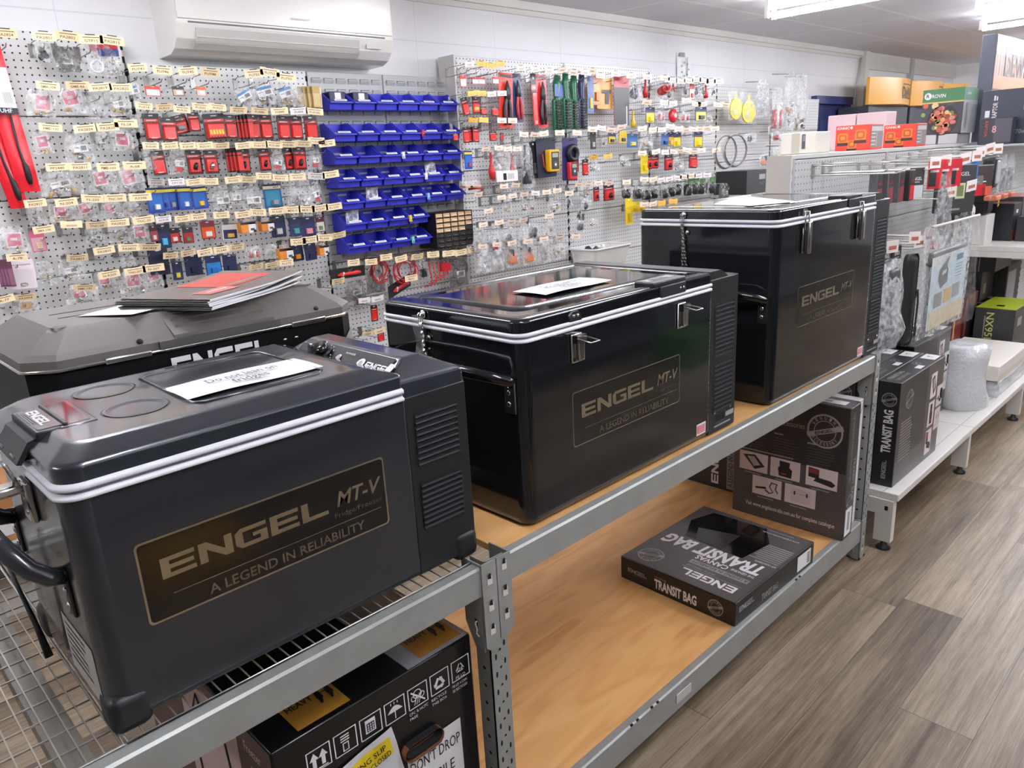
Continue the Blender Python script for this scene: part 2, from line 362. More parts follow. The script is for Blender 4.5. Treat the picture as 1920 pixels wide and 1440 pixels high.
HOOKS=[
('top row, far left board',3.5,0.19,[(0.781,2.031,0.075,0.03,'c','PA2824'),(0.902,2.029,0.079,0.031,'c','PA2801'),(0.982,2.036,0.082,0.032,'c','PA2802'),(1.06,2.028,0.086,0.032,'c','GTP15'),(1.136,2.029,0.088,0.032,'c','PA2815')]),
('second row, far left board',3.5,0.19,[(0.881,1.859,0.078,0.028,'c','SMA-104'),(0.981,1.864,0.081,0.029,'c','GME-4A'),(1.059,1.86,0.085,0.029,'c','PA2819'),(1.137,1.86,0.087,0.03,'c','PA2822')]),
('third row, far left board',3.5,0.19,[(0.86,1.713,0.078,0.028,'c','FME-131'),(0.978,1.709,0.083,0.029,'c','PA2834'),(1.058,1.714,0.085,0.03,'c','PA2820'),(1.13,1.727,0.088,0.03,'c','N-24')]),
('fourth row, far left board',3.5,0.19,[(0.853,1.572,0.077,0.028,'c','PP2440'),(0.932,1.571,0.08,0.029,'c','PA2811'),(1.033,1.565,0.084,0.031,'c','FME-133'),(1.132,1.567,0.088,0.031,'c','A-68')]),
('fifth row, far left board',3.5,0.19,[(0.755,1.446,0.074,0.029,'c','PA2827'),(0.859,1.442,0.078,0.03,'c','N-204'),(0.954,1.449,0.082,0.03,'c','N-205'),(1.036,1.446,0.085,0.031,'c','TNC-209'),(1.132,1.443,0.089,0.031,'c','A3398')]),
('sixth row, far left board',3.5,0.19,[(0.763,1.349,0.073,0.027,'c','SMA-106'),(0.86,1.358,0.077,0.027,'c',''),(0.949,1.349,0.08,0.029,'c','TNC-24'),(1.03,1.35,0.084,0.029,'c','PA2825'),(1.128,1.352,0.087,0.03,'c','TNC-20')]),
('seventh row, far left board',3.5,0.19,[(0.656,1.257,0.069,0.027,'c','A-78'),(0.856,1.231,0.077,0.028,'c','PA2823'),(0.957,1.248,0.08,0.029,'c','PA2835'),(1.052,1.248,0.083,0.03,'c','PA3822'),(1.133,1.241,0.087,0.03,'c','PA2828')]),
('eighth row, far left board',3.5,0.19,[(0.958,1.152,0.081,0.029,'c','N-R205'),(1.057,1.152,0.084,0.03,'c','TNC-207'),(1.132,1.155,0.087,0.03,'c','N-207')]),
('ninth row, far left board',3.5,0.19,[(0.583,1.111,0.07,0.027,'c','A-77'),(0.653,1.108,0.071,0.027,'c','PA3094'),(0.86,1.113,0.079,0.028,'c','FME-125')]),
('top row, board left of bins',3.5,0.19,[(1.213,1.935,0.073,0.03,'c','FU741'),(1.309,1.929,0.077,0.03,'c','FU746'),(1.411,1.931,0.08,0.031,'c','FU745'),(1.506,1.928,0.084,0.032,'c','FU748'),(1.703,1.931,0.09,0.033,'c','FU750'),(1.78,1.941,0.093,0.033,'c','FU752'),(1.858,1.921,0.096,0.034,'c','FU755')]),
('second row, board left of bins',3.5,0.19,[(1.211,1.792,0.066,0.026,'c','FUS14'),(1.29,1.789,0.069,0.027,'c','FUS15'),(1.361,1.781,0.07,0.027,'c','FUS20'),(1.441,1.792,0.073,0.028,'c','FUS25'),(1.515,1.791,0.075,0.028,'c','FUS27'),(1.607,1.78,0.078,0.029,'c','FUS70'),(1.706,1.777,0.081,0.029,'c','FUS80'),(1.802,1.777,0.085,0.03,'c','FUS90'),(1.899,1.778,0.088,0.03,'w','FUS92'),(1.982,1.776,0.091,0.03,'c','FUS105')]),
('third row, board left of bins',3.5,0.19,[(1.21,1.641,0.065,0.027,'c','FUS145'),(1.287,1.639,0.067,0.028,'c','FUS150'),(1.36,1.637,0.069,0.028,'c','FUS160'),(1.433,1.636,0.072,0.029,'c','FUS161'),(1.505,1.634,0.073,0.028,'c','FUS165'),(1.605,1.632,0.076,0.029,'c','FUS170'),(1.681,1.634,0.079,0.029,'c','FUS175'),(1.753,1.633,0.081,0.03,'c','FUS180'),(1.823,1.634,0.083,0.031,'c','FUS185'),(1.903,1.634,0.086,0.031,'c','FUS190'),(1.972,1.645,0.089,0.031,'c','FUS195'),(2.028,1.632,0.091,0.031,'c','FUS198')]),
('fourth row, board left of bins',3.5,0.19,[(1.206,1.498,0.066,0.027,'g','CF100'),(1.288,1.494,0.068,0.028,'w','CF110'),(1.361,1.49,0.07,0.028,'c','DV200'),(1.431,1.488,0.072,0.029,'c','DV205'),(1.535,1.49,0.076,0.029,'c','FU300'),(1.604,1.488,0.077,0.03,'c','FU305'),(1.683,1.498,0.08,0.03,'c','FU310'),(1.76,1.487,0.083,0.03,'c','FU315'),(1.85,1.487,0.086,0.031,'c','FU320'),(1.949,1.485,0.089,0.032,'g','FU325'),(2.029,1.489,0.092,0.033,'c','FU330')]),
('fifth row, board left of bins',3.5,0.19,[(1.207,1.348,0.065,0.027,'w','ACX100'),(1.286,1.343,0.066,0.028,'c','FL500'),(1.355,1.346,0.069,0.029,'c','FL505'),(1.457,1.344,0.072,0.03,'c','FL1003'),(1.555,1.338,0.074,0.03,'c','ACX20'),(1.629,1.341,0.077,0.031,'c','FL515'),(1.722,1.341,0.08,0.031,'c','FL520'),(1.801,1.34,0.082,0.032,'c','MDR10'),(1.876,1.336,0.085,0.032,'c','MDR12'),(1.948,1.336,0.087,0.032,'c','FL530'),(2.026,1.337,0.09,0.033,'c','FL535')]),
('sixth row, board left of bins',3.5,0.19,[(1.21,1.197,0.063,0.029,'c','MDR15'),(1.285,1.199,0.065,0.029,'c','MDR17'),(1.357,1.193,0.068,0.03,'c','MDR19'),(1.432,1.196,0.07,0.03,'c','FL540'),(1.504,1.199,0.071,0.03,'c','FL545'),(1.809,1.19,0.081,0.032,'c','FL550'),(1.875,1.193,0.083,0.033,'c','FL555'),(1.952,1.195,0.085,0.033,'c','FL560'),(2.031,1.198,0.088,0.033,'c','FL565')]),
('seventh row, board left of bins',3.5,0.19,[(1.581,1.101,0.07,0.028,'c','FL570'),(1.66,1.1,0.071,0.029,'c','MDR21'),(1.734,1.101,0.073,0.03,'c','FL575')]),
('top row under the bins',3.5,0.19,[(2.102,1.054,0.072,0.032,'c','FW20'),(2.207,1.044,0.075,0.032,'c','FW22'),(2.303,1.057,0.077,0.033,'c','FW24'),(2.398,1.037,0.08,0.034,'c','FW26'),(2.505,1.035,0.083,0.034,'c','FW28'),(2.616,1.033,0.086,0.035,'c','FW30'),(2.727,1.026,0.089,0.036,'c','FW32'),(2.818,1.021,0.092,0.036,'c','FW34'),(2.917,1.025,0.094,0.036,'c','FW36')]),
('second row under the bins',3.5,0.19,[(2.0,0.974,0.073,0.032,'c','FH10'),(2.453,0.926,0.086,0.034,'c','FH12')]),
('third row under the bins',3.5,0.19,[(2.14,0.854,0.071,0.028,'w',''),(2.223,0.849,0.073,0.028,'w','')]),
('bottom row under the bins',3.5,0.19,[(2.141,0.679,0.072,0.027,'c',''),(2.215,0.679,0.073,0.029,'c','')]),
('top row, right boards',3.42,0.19,[(2.904,2.014,0.065,0.026,'w',''),(2.989,2.018,0.067,0.027,'y',''),(3.06,2.013,0.069,0.027,'y',''),(3.134,2.024,0.07,0.028,'y',''),(3.297,2.009,0.073,0.028,'c',''),(3.416,2.008,0.076,0.028,'c',''),(3.534,2.004,0.079,0.03,'c',''),(3.649,2.017,0.082,0.03,'c',''),(3.75,2.006,0.084,0.03,'c',''),(3.861,2.01,0.087,0.031,'w',''),(3.929,2.022,0.088,0.031,'c',''),(4.012,1.994,0.091,0.032,'c',''),(4.165,2.012,0.095,0.032,'c',''),(4.33,2.005,0.099,0.033,'c',''),(4.515,2.005,0.104,0.034,'c',''),(4.722,2.005,0.11,0.034,'c',''),(4.813,1.994,0.112,0.035,'w',''),(4.913,1.99,0.115,0.036,'w',''),(5.016,1.997,0.118,0.036,'w',''),(5.121,2.007,0.12,0.037,'w',''),(5.221,2.003,0.124,0.037,'w',''),(5.317,2.003,0.127,0.037,'w',''),(5.423,2.002,0.129,0.038,'w','')]),
('second row, right boards',3.42,0.19,[(2.91,1.867,0.066,0.027,'y',''),(2.98,1.869,0.067,0.027,'y',''),(3.056,1.867,0.069,0.028,'w',''),(3.135,1.872,0.071,0.028,'w',''),(4.508,1.845,0.104,0.034,'c',''),(4.716,1.845,0.111,0.035,'w',''),(4.815,1.839,0.113,0.036,'w',''),(4.991,1.863,0.118,0.036,'c',''),(5.126,1.839,0.122,0.037,'c',''),(5.205,1.84,0.125,0.038,'c',''),(5.423,1.839,0.13,0.039,'c',''),(5.532,1.84,0.134,0.039,'c','')]),
('third row, right boards',3.42,0.19,[(2.905,1.731,0.066,0.027,'y',''),(2.984,1.731,0.068,0.027,'y',''),(3.123,1.728,0.071,0.029,'c',''),(3.208,1.727,0.073,0.029,'c',''),(3.294,1.651,0.075,0.029,'c',''),(3.388,1.649,0.077,0.03,'c',''),(3.467,1.654,0.079,0.031,'c',''),(3.606,1.656,0.083,0.031,'c',''),(3.77,1.654,0.086,0.032,'c',''),(3.921,1.674,0.09,0.033,'c',''),(4.013,1.68,0.093,0.032,'w',''),(4.112,1.669,0.095,0.033,'c',''),(4.22,1.685,0.098,0.034,'c',''),(4.452,1.673,0.104,0.034,'c',''),(4.582,1.665,0.107,0.036,'c',''),(4.678,1.664,0.11,0.036,'c',''),(4.79,1.685,0.113,0.036,'c',''),(4.898,1.669,0.117,0.037,'w',''),(4.995,1.661,0.119,0.038,'c',''),(5.087,1.664,0.122,0.038,'w',''),(5.174,1.667,0.125,0.038,'c',''),(5.27,1.67,0.127,0.038,'c',''),(5.384,1.665,0.131,0.038,'c','')]),
('fourth row, right boards',3.42,0.19,[(2.987,1.578,0.065,0.025,'c',''),(3.086,1.582,0.067,0.026,'c',''),(3.158,1.574,0.068,0.026,'c',''),(3.236,1.572,0.07,0.026,'c',''),(3.926,1.502,0.086,0.029,'y',''),(4.074,1.503,0.089,0.031,'y',''),(4.45,1.513,0.099,0.031,'c',''),(4.614,1.518,0.103,0.033,'c',''),(4.732,1.512,0.106,0.033,'w',''),(4.826,1.513,0.108,0.033,'c',''),(4.915,1.514,0.11,0.034,'c',''),(5.005,1.519,0.114,0.034,'c',''),(5.099,1.501,0.116,0.034,'c',''),(5.201,1.51,0.119,0.035,'w',''),(5.414,1.508,0.125,0.036,'c','')]),
('fifth row, right boards',3.42,0.19,[(3.112,1.369,0.068,0.027,'c',''),(3.208,1.37,0.07,0.027,'c',''),(3.777,1.341,0.084,0.029,'c',''),(3.866,1.335,0.085,0.03,'c',''),(3.969,1.34,0.087,0.03,'c',''),(4.081,1.334,0.09,0.031,'c',''),(4.272,1.33,0.095,0.032,'c',''),(4.474,1.337,0.101,0.032,'c',''),(4.582,1.331,0.103,0.033,'c',''),(4.68,1.323,0.106,0.033,'w',''),(4.78,1.325,0.109,0.034,'w',''),(4.883,1.327,0.111,0.034,'w',''),(4.974,1.33,0.113,0.034,'c',''),(5.067,1.333,0.116,0.035,'c',''),(5.17,1.328,0.119,0.035,'w',''),(5.283,1.327,0.122,0.036,'w','')]),
('sixth row, right boards',3.42,0.19,[(2.909,1.338,0.064,0.026,'c',''),(3.086,1.308,0.068,0.027,'c',''),(3.177,1.311,0.07,0.028,'c',''),(3.275,1.314,0.072,0.028,'c',''),(3.371,1.314,0.074,0.028,'w',''),(3.471,1.314,0.076,0.029,'c',''),(3.568,1.317,0.078,0.029,'c',''),(3.677,1.294,0.082,0.03,'c',''),(4.473,1.166,0.101,0.033,'c',''),(4.582,1.162,0.104,0.034,'c',''),(4.681,1.162,0.106,0.034,'y',''),(4.83,1.163,0.111,0.034,'y','')]),
('seventh row, right boards',3.42,0.19,[(2.979,1.241,0.07,0.027,'c',''),(2.931,1.168,0.069,0.026,'c',''),(3.057,1.169,0.073,0.027,'c',''),(3.157,1.163,0.074,0.028,'c',''),(3.256,1.166,0.076,0.028,'c',''),(3.486,1.169,0.083,0.029,'c','')]),
('eighth row, right boards',3.42,0.19,[(2.917,1.047,0.07,0.027,'c',''),(3.03,1.046,0.073,0.028,'c',''),(3.152,1.042,0.075,0.028,'c',''),(3.288,1.037,0.078,0.028,'c',''),(3.43,1.035,0.082,0.029,'c',''),(3.577,1.026,0.085,0.03,'c',''),(3.731,1.02,0.089,0.03,'c','')])]
ITEMS=[
('top row, far left board',3.38,[('sp_longred',0.768,1.754,0.076,0.532,'long red packet holding a black antenna whip'),('sp_longred',0.705,1.708,0.06,0.555,'long red antenna packet at the left edge'),('bag_dark',0.91,1.986,0.061,0.064,'small bag of black parts'),('bag_grey',0.977,1.962,0.085,0.091,'grey bag with a white barcode sticker'),('bag_ring',1.086,1.98,0.054,0.132,'clear bag with pink tab and white ring'),('hdrbag:c22a36,34418c',1.14,1.97,0.076,0.122,'clear bag with a red and blue header')]),
('second row, far left board',3.38,[('bag_pink',0.864,1.804,0.096,0.095,'bag stack with a faded pink card'),('bag_pink',0.973,1.813,0.094,0.093,'bag with a strong pink card'),('bag_clear',1.054,1.794,0.07,0.087,'crumpled clear bag of fittings'),('bag_bar',1.132,1.811,0.085,0.1,'clear bag with a tilted barcode'),('bag_blue',1.209,1.853,0.054,0.069,'small clear bag with a blue label')]),
('third row, far left board',3.38,[('bag_pink',0.84,1.663,0.071,0.081,'neat bag with a square pink card'),('bag_bar',0.966,1.644,0.106,0.107,'clear bag with a barcode and brass parts'),('bag_bar',1.053,1.67,0.051,0.073,'narrow bag with a barcode'),('bag_pink',1.121,1.669,0.085,0.082,'bag with two pink cards'),('bag_clear',1.193,1.73,0.046,0.07,'small clear bag beside the red cards')]),
('fourth row, far left board',3.38,[('bag_bar',0.87,1.51,0.148,0.091,'wide clear bag with two white labels'),('bag_pink',1.025,1.516,0.106,0.086,'bag with a rosy card'),('bag_pink',1.136,1.514,0.112,0.096,'overlapping bags with pale pink cards'),('bag_clear',1.215,1.587,0.064,0.093,'milky bag in front of the red cards')]),
('fifth row, far left board',3.38,[('bag_clear',0.762,1.403,0.06,0.071,'thin clear bag of brass pins'),('bag_pink',0.856,1.406,0.1,0.068,'bag with a crumpled pink card'),('bag_pink',0.945,1.405,0.073,0.066,'bag with a dark pink card'),('bag_pink',1.037,1.398,0.089,0.063,'bag with a soft pink card'),('bag_clear',1.115,1.391,0.07,0.073,'clear bag with a slim cable')]),
('sixth row, far left board',3.38,[('bag_pink',0.669,1.317,0.089,0.101,'large glossy bag with a pink card'),('card:c9657f,d9a9b4,e8c9a0',0.751,1.304,0.05,0.08,'flat pink and clear card'),('bag_bar',0.959,1.307,0.075,0.066,'clear bag with two barcodes'),('bag_clear',1.045,1.307,0.082,0.076,'clear bag of metal plugs'),('bag_pink',1.127,1.299,0.08,0.082,'flat bag with a square pink card')]),
('seventh row, far left board',3.38,[('stackc:6d3f52,8d5a72',0.614,1.199,0.033,0.102,'purple backing card edge on'),('card:eee2e8,e6dbe0,b9b1a0',0.674,1.187,0.087,0.111,'white accessory card with a small key ring'),('bag_clear',0.751,1.18,0.061,0.093,'clear bag with faint folds'),('bag_bar',0.839,1.185,0.094,0.083,'clear bag of silver terminals'),('bag_clear',1.06,1.187,0.062,0.043,'tiny clear bag')]),
('eighth row, far left board',3.38,[('bag_pink',0.865,1.081,0.119,0.084,'tan bag with a dark pink card'),('bag_tan',0.662,1.075,0.083,0.06,'clear bag with a tan chip'),('bag_pink',0.964,1.123,0.095,0.073,'bag with a folded pink card'),('bag_pink',1.065,1.104,0.112,0.096,'bag with a bright crimson card'),('bag_pink',1.153,1.107,0.074,0.076,'bag with a pale rose card')]),
('top row, board left of bins',3.38,[('scard:e03a2c,e8e4e0',1.279,1.856,0.06,0.039,'tiny red and white fuse card'),('scard:2b2726,c9b28a',1.387,1.859,0.049,0.038,'tiny black and tan fuse card'),('scard:e07038,d8cfc8',1.489,1.861,0.042,0.038,'tiny orange fuse card'),('bag_blue',1.677,1.838,0.091,0.085,'clear bag with a tilted blue label'),('bag_blue',1.78,1.856,0.105,0.092,'clear bag with a striped blue label'),('bag_blue',1.889,1.856,0.087,0.098,'clear bag with a white label'),('bag_clear',1.943,1.845,0.056,0.09,'narrow empty clear bag'),('stackc:b79a5c,cdb277',1.991,1.846,0.074,0.096,'tan backing card edge on'),('card:e5d9b6,c49b45,8a6a2a',2.042,1.847,0.069,0.092,'gold topped card of brass terminals')]),
('second row, board left of bins',3.38,[('rcard',1.251,1.715,0.067,0.108,'plain red blister card'),('rcard',1.322,1.706,0.066,0.094,'red blister card with a dark window'),('rcard:grey',1.372,1.725,0.076,0.077,'tilted black card with a grey fuse holder'),('rcard',1.428,1.735,0.051,0.078,'small red card with white print'),('rcard:yellow',1.521,1.715,0.1,0.11,'wide red card with five yellow fuses'),('rcard',1.597,1.715,0.062,0.103,'red card with a clear lower window'),('stackr',1.649,1.714,0.045,0.104,'thin red card edge on'),('rcard',1.698,1.714,0.069,0.108,'red card in front of a stack'),('rcard',1.765,1.713,0.066,0.107,'red card with a shiny blister'),('rcard',1.845,1.708,0.066,0.104,'bright red card'),('rcard',1.914,1.708,0.067,0.105,'red card with a silver glint'),('rcard',1.999,1.707,0.072,0.112,'orange red card next to the bins')]),
('third row, board left of bins',3.38,[('rcard',1.251,1.573,0.057,0.098,'red card half covered by a milky bag'),('bag_bar',1.337,1.578,0.076,0.1,'clear bag with white label over red cards'),('rcard:plug',1.409,1.571,0.065,0.101,'red card with a black plug'),('rcard:plug',1.475,1.569,0.062,0.098,'red card with a silver usb adapter'),('stackr',1.579,1.574,0.049,0.105,'thin red card edge on'),('rcard:plug',1.63,1.568,0.069,0.106,'front red card with a slanted black plug'),('rcard:plug',1.727,1.569,0.056,0.098,'narrow red card with a black plug'),('bag_bar',1.793,1.567,0.07,0.091,'clear bag with a red printed tag'),('rcard:plug',1.86,1.569,0.047,0.102,'red card behind another'),('rcard:plug',1.907,1.568,0.067,0.105,'red card with a dark oblong adapter'),('bag_bar',1.996,1.564,0.064,0.094,'clear shell with a red and white tag')]),
('fourth row, board left of bins',3.38,[('bcard',1.211,1.423,0.069,0.104,'bright blue card with a white chip'),('bcard',1.253,1.425,0.04,0.096,'blue card turned edge on'),('bcard',1.285,1.425,0.054,0.097,'blue card with a grey chip'),('bcard',1.335,1.424,0.057,0.097,'blue card with a white tick'),('bcard',1.402,1.421,0.068,0.094,'blue card with a yellow connector'),('bag_lab',1.508,1.416,0.084,0.101,'clear bag with a white barcode label'),('bag_lab',1.566,1.422,0.05,0.083,'narrow clear bag with a white label'),('bag_lab',1.648,1.407,0.093,0.104,'clear bag with a wide white label'),('tcard',1.752,1.405,0.091,0.111,'teal card with a grey clip'),('bag_clear',1.883,1.406,0.136,0.129,'large empty clear bag'),('bag_bar',1.979,1.405,0.064,0.105,'clear bag with a dark red tag')]),
('fifth row, board left of bins',3.38,[('card:4a2028,9a3f44,d8c9c4',1.18,1.289,0.034,0.066,'dark red and white card'),('card:1d1f38,262f58,4fb2d8',1.222,1.274,0.055,0.101,'navy card with a pale blue chip'),('card:2a1a1c,d8362e,efe6e0',1.269,1.271,0.049,0.062,'black card with red fuse, white label'),('card:33302f,b0222c,4c7a50',1.321,1.268,0.046,0.068,'clear card with red and green fuses'),('card:7a2c34,e05a2a,efe8e0',1.416,1.282,0.065,0.078,'orange and white fuse box card'),('card:e6e3e4,2b3358,d8a94a',1.519,1.262,0.072,0.066,'white card with navy band, red foot'),('obox',1.588,1.277,0.071,0.048,'small orange box with a white end'),('obox',1.688,1.273,0.063,0.043,'small orange box with a black cap'),('card:23253c,2d3358,c9c6c4',1.758,1.264,0.076,0.099,'navy card behind a clear block'),('card:262a48,2f3a60,4e8f92',1.838,1.256,0.067,0.09,'navy card with a teal plug'),('card:262a48,303460,e08c94',1.912,1.249,0.078,0.092,'navy card with a pink plug'),('card:5a2a30,e4e0dc,7a8a60',1.984,1.253,0.048,0.072,'small white and red card')]),
('sixth row, board left of bins',3.38,[('card:1b1c34,20223c,8a3a50',1.179,1.172,0.083,0.111,'black card low behind other bags'),('card:1f2442,26305a,d8c23c',1.253,1.121,0.043,0.078,'navy card with a yellow clip'),('card:1f2442,252c50,1c1f36',1.329,1.137,0.077,0.092,'plain navy card'),('card:23305a,2f7fc0,2a5fae',1.411,1.124,0.072,0.089,'cyan blue card'),('card:262a48,2c3156,23264a',1.491,1.123,0.065,0.081,'dull navy card'),('bag_red',1.619,1.157,0.089,0.063,'clear bag of red lugs'),('bag_green',1.694,1.155,0.065,0.069,'clear bag of green lugs'),('obox',1.763,1.135,0.071,0.055,'orange box with a dark cap'),('card:262a48,2c3058,e0922c',1.837,1.131,0.068,0.081,'navy card with an orange fuse'),('card:262a48,2c3058,23264a',1.901,1.129,0.064,0.083,'navy card left of a small box'),('obox',1.967,1.129,0.053,0.047,'tiny orange box by the bins'),('scard:3a2430,5a2a30',1.649,1.055,0.074,0.03,'dark box low behind the magazines')]),
('row under the bins',3.38,[('kit',2.098,0.999,0.208,0.054,'black card with a red handled tool'),('coil',2.289,0.987,0.135,0.128,'loose loop of red and black leads'),('bag_grey',2.271,0.927,0.121,0.124,'grey bag of clips'),('bag_grey',2.134,0.9,0.116,0.105,'milky grey bag'),('coil',2.459,0.968,0.186,0.161,'big tangle of red cable'),('kit',2.43,0.875,0.163,0.069,'slanted black and red crimp tool'),('coil2',2.699,0.914,0.178,0.138,'bundle of straight red leads'),('bag_dark',2.595,0.95,0.06,0.106,'black cable bundle'),('bag_grey',2.858,0.899,0.139,0.161,'smoky bag of cable'),('rcard',2.233,0.763,0.043,0.085,'single red card behind the two fridges'),('rcard',2.265,0.628,0.044,0.052,'red card at the bottom')]),
('top row, right boards',3.3,[('scard:c8322c,efe9e6',2.905,1.936,0.046,0.06,'white strip of small parts'),('scard:b8242c,f0ebe8',3.003,1.942,0.052,0.036,'tiny white card edged in red'),('scard:b8242c,f0ebe8',3.059,1.944,0.052,0.036,'second tiny white card edged in red'),('scard:b8242c,f0ebe8',3.149,1.947,0.05,0.037,'third tiny white card edged in red'),('plier:e23a2a,2b2b2e',3.229,1.84,0.111,0.3,'big red card with black handled pliers'),('plier:2f4470,b02e3c',3.331,1.856,0.084,0.27,'blue card with red and blue pliers'),('rcard',3.46,1.84,0.046,0.306,'edge of a tall red card'),('plier:d8232c,2a2a2c',3.53,1.841,0.094,0.302,'tall red card with black cutters'),('brush:1e6a48',3.678,1.837,0.089,0.322,'green handled brush with a blue tag'),('brush:1e6a48',3.748,1.844,0.085,0.33,'second green handled brush'),('brush:1e6a48',3.829,1.839,0.087,0.322,'third green handled brush'),('brush:2a2e5a',3.917,1.847,0.084,0.332,'navy handled brush'),('card:33548a,3a5a90,c8b040',3.982,1.886,0.064,0.225,'blue tool card'),('card:d8832e,dc9434,b86a20',4.053,1.92,0.086,0.187,'orange card turned edge on'),('card:e8a23c,e0983a,3a3434',4.145,1.899,0.156,0.19,'orange card with a grey drill tool'),('card:c02434,2a2426,8a8482',4.303,1.852,0.163,0.31,'tall black card with a red top'),('bag_dark',4.464,1.93,0.181,0.143,'bag with a black strap'),('redtool',4.6,1.94,0.05,0.117,'thin red tool'),('bag_red',4.746,1.95,0.117,0.155,'clear bag with a coiled red lead'),('bag_dark',4.884,1.925,0.094,0.094,'small black plug in a bag'),('redtool',4.938,1.955,0.04,0.05,'small red cap'),('bag_dark',5.069,1.951,0.077,0.095,'black key tag'),('card:c23a3c,e8e0dc,a02c30',5.169,1.931,0.064,0.111,'narrow red and white card'),('bag_dark',5.248,1.948,0.073,0.098,'black loop tag'),('bag_dark',5.307,1.95,0.059,0.091,'second black loop tag'),('redtool',5.36,1.936,0.052,0.091,'red loop tag'),('bag_dark',5.489,1.938,0.085,0.054,'black and white knob')]),
('second row, right boards',3.3,[('rcard',2.908,1.805,0.051,0.094,'tilted red card beside the bins'),('rcard:yellow',2.995,1.812,0.056,0.089,'black and red card with yellow fuses'),('rcard',3.057,1.787,0.049,0.045,'small red and white card'),('rcard',3.131,1.782,0.059,0.051,'second small red and white card'),('ytool',4.444,1.737,0.042,0.104,'slim yellow tester'),('card:2b3358,e8c820,e8c820',4.656,1.765,0.109,0.106,'navy topped yellow card'),('bag_red',4.76,1.766,0.105,0.101,'bag with a red switch'),('redknob',4.927,1.762,0.109,0.074,'round red knob'),('bag_red',5.094,1.759,0.142,0.082,'bag with red and white clips'),('card:2b3358,e8cf50,2b3358',5.283,1.774,0.156,0.099,'navy and yellow striped card'),('bag_dark',5.42,1.744,0.092,0.047,'small dark clip')]),
('third row, right boards',3.3,[('rcard',2.823,1.648,0.038,0.039,'lone small red card by the bins'),('rcard',2.909,1.657,0.047,0.085,'red card at left of three'),('rcard',2.941,1.66,0.048,0.085,'red card in the middle of three'),('rcard',2.973,1.659,0.048,0.085,'red card at right of three'),('rcard',3.112,1.649,0.058,0.052,'short red and white card'),('rcard',3.192,1.645,0.025,0.041,'tiny red card'),('card:2a2a2c,343436,b8b4b0',3.998,1.606,0.055,0.106,'slim black card'),('bag_dark',4.125,1.59,0.056,0.047,'little dark clamp'),('card:2b3358,e8c820,2b3358',4.217,1.619,0.081,0.069,'yellow card with navy bands'),('card:e8c820,e0bc28,2b3358',4.316,1.624,0.083,0.076,'mostly yellow card'),('card:2b5a98,2f66a8,e0d060',4.43,1.598,0.122,0.091,'blue card with a yellow stripe'),('bag_clear',4.611,1.587,0.166,0.115,'clear bag of small metal clips'),('card:2b4a88,2f66a8,23315a',4.813,1.598,0.094,0.081,'blue card beside a yellow one'),('card:2b3358,d8a832,d8a832',4.895,1.6,0.082,0.097,'gold and navy card'),('card:2b3358,e8c820,e8c820',4.992,1.594,0.105,0.105,'bright yellow card'),('card:2b3358,e8c820,e8c820',5.252,1.59,0.119,0.117,'tall yellow card')]),
('fourth row, right boards',3.3,[('bcard',2.905,1.524,0.056,0.098,'blue card behind the bins'),('redtool',3.086,1.485,0.05,0.148,'red test lead'),('boxp:efe9e6',3.188,1.478,0.174,0.174,'clear pack with a white barcode end'),('redtool',3.246,1.488,0.036,0.121,'thin red and black lead'),('bag_dark',3.376,1.477,0.101,0.259,'clear tube of black and red leads'),('card:2c2a2c,343234,4a4648',3.452,1.505,0.065,0.218,'dark grey card turned edge on'),('meter:2a2e40,e8b022',3.543,1.514,0.173,0.233,'dark card with a yellow multimeter'),('meter:3a3468,d8323c',3.772,1.497,0.144,0.26,'purple card with a red clamp meter'),('rcard',3.848,1.458,0.042,0.079,'slim red strip'),('rcard',3.911,1.442,0.059,0.1,'small red card'),('bag_clear',4.014,1.444,0.132,0.054,'white clips on a peg'),('bag_clear',4.349,1.466,0.132,0.07,'pair of hooks in a bag'),('card:e8cf20,e0c41c,d8b818',4.559,1.44,0.089,0.13,'plain yellow strip card'),('rcard:plug',4.623,1.449,0.078,0.103,'red card half hidden'),('rcard:plug',4.701,1.449,0.105,0.096,'red card with a black cap'),('rcard:plug',4.855,1.436,0.103,0.106,'red card with a round cap'),('bag_clear',5.001,1.427,0.156,0.1,'bag of silver clips'),('rcard',5.211,1.435,0.111,0.103,'red card furthest right')]),
('fifth row, right boards',3.3,[('boxp:c9a98a',2.901,1.394,0.12,0.041,'tan box behind the bins'),('redtool',2.955,1.365,0.106,0.015,'flat red tool'),('bag_clear',3.916,1.286,0.13,0.095,'clear bag of white parts'),('rcard:plug',4.019,1.266,0.061,0.09,'red card with a black hose end'),('rcard:plug',4.162,1.267,0.11,0.106,'pair of red cards with black hose ends'),('bottle',4.37,1.258,0.074,0.087,'black capped plug'),('bottle',4.475,1.251,0.075,0.096,'second black plug'),('bottle',4.596,1.236,0.085,0.097,'third black plug'),('bottle',4.701,1.237,0.073,0.091,'fourth black plug'),('bottle',4.802,1.23,0.075,0.092,'fifth black plug'),('bottle',4.906,1.239,0.077,0.1,'sixth black plug'),('bottle',4.997,1.249,0.086,0.11,'seventh black plug'),('gbottle',5.12,1.242,0.081,0.119,'dark plug with a green header'),('gbottle',5.216,1.244,0.083,0.12,'second plug with a green header'),('gbottle',5.323,1.238,0.084,0.114,'third plug with a green header'),('gbottle',5.44,1.239,0.095,0.123,'fourth plug with a green header')]),
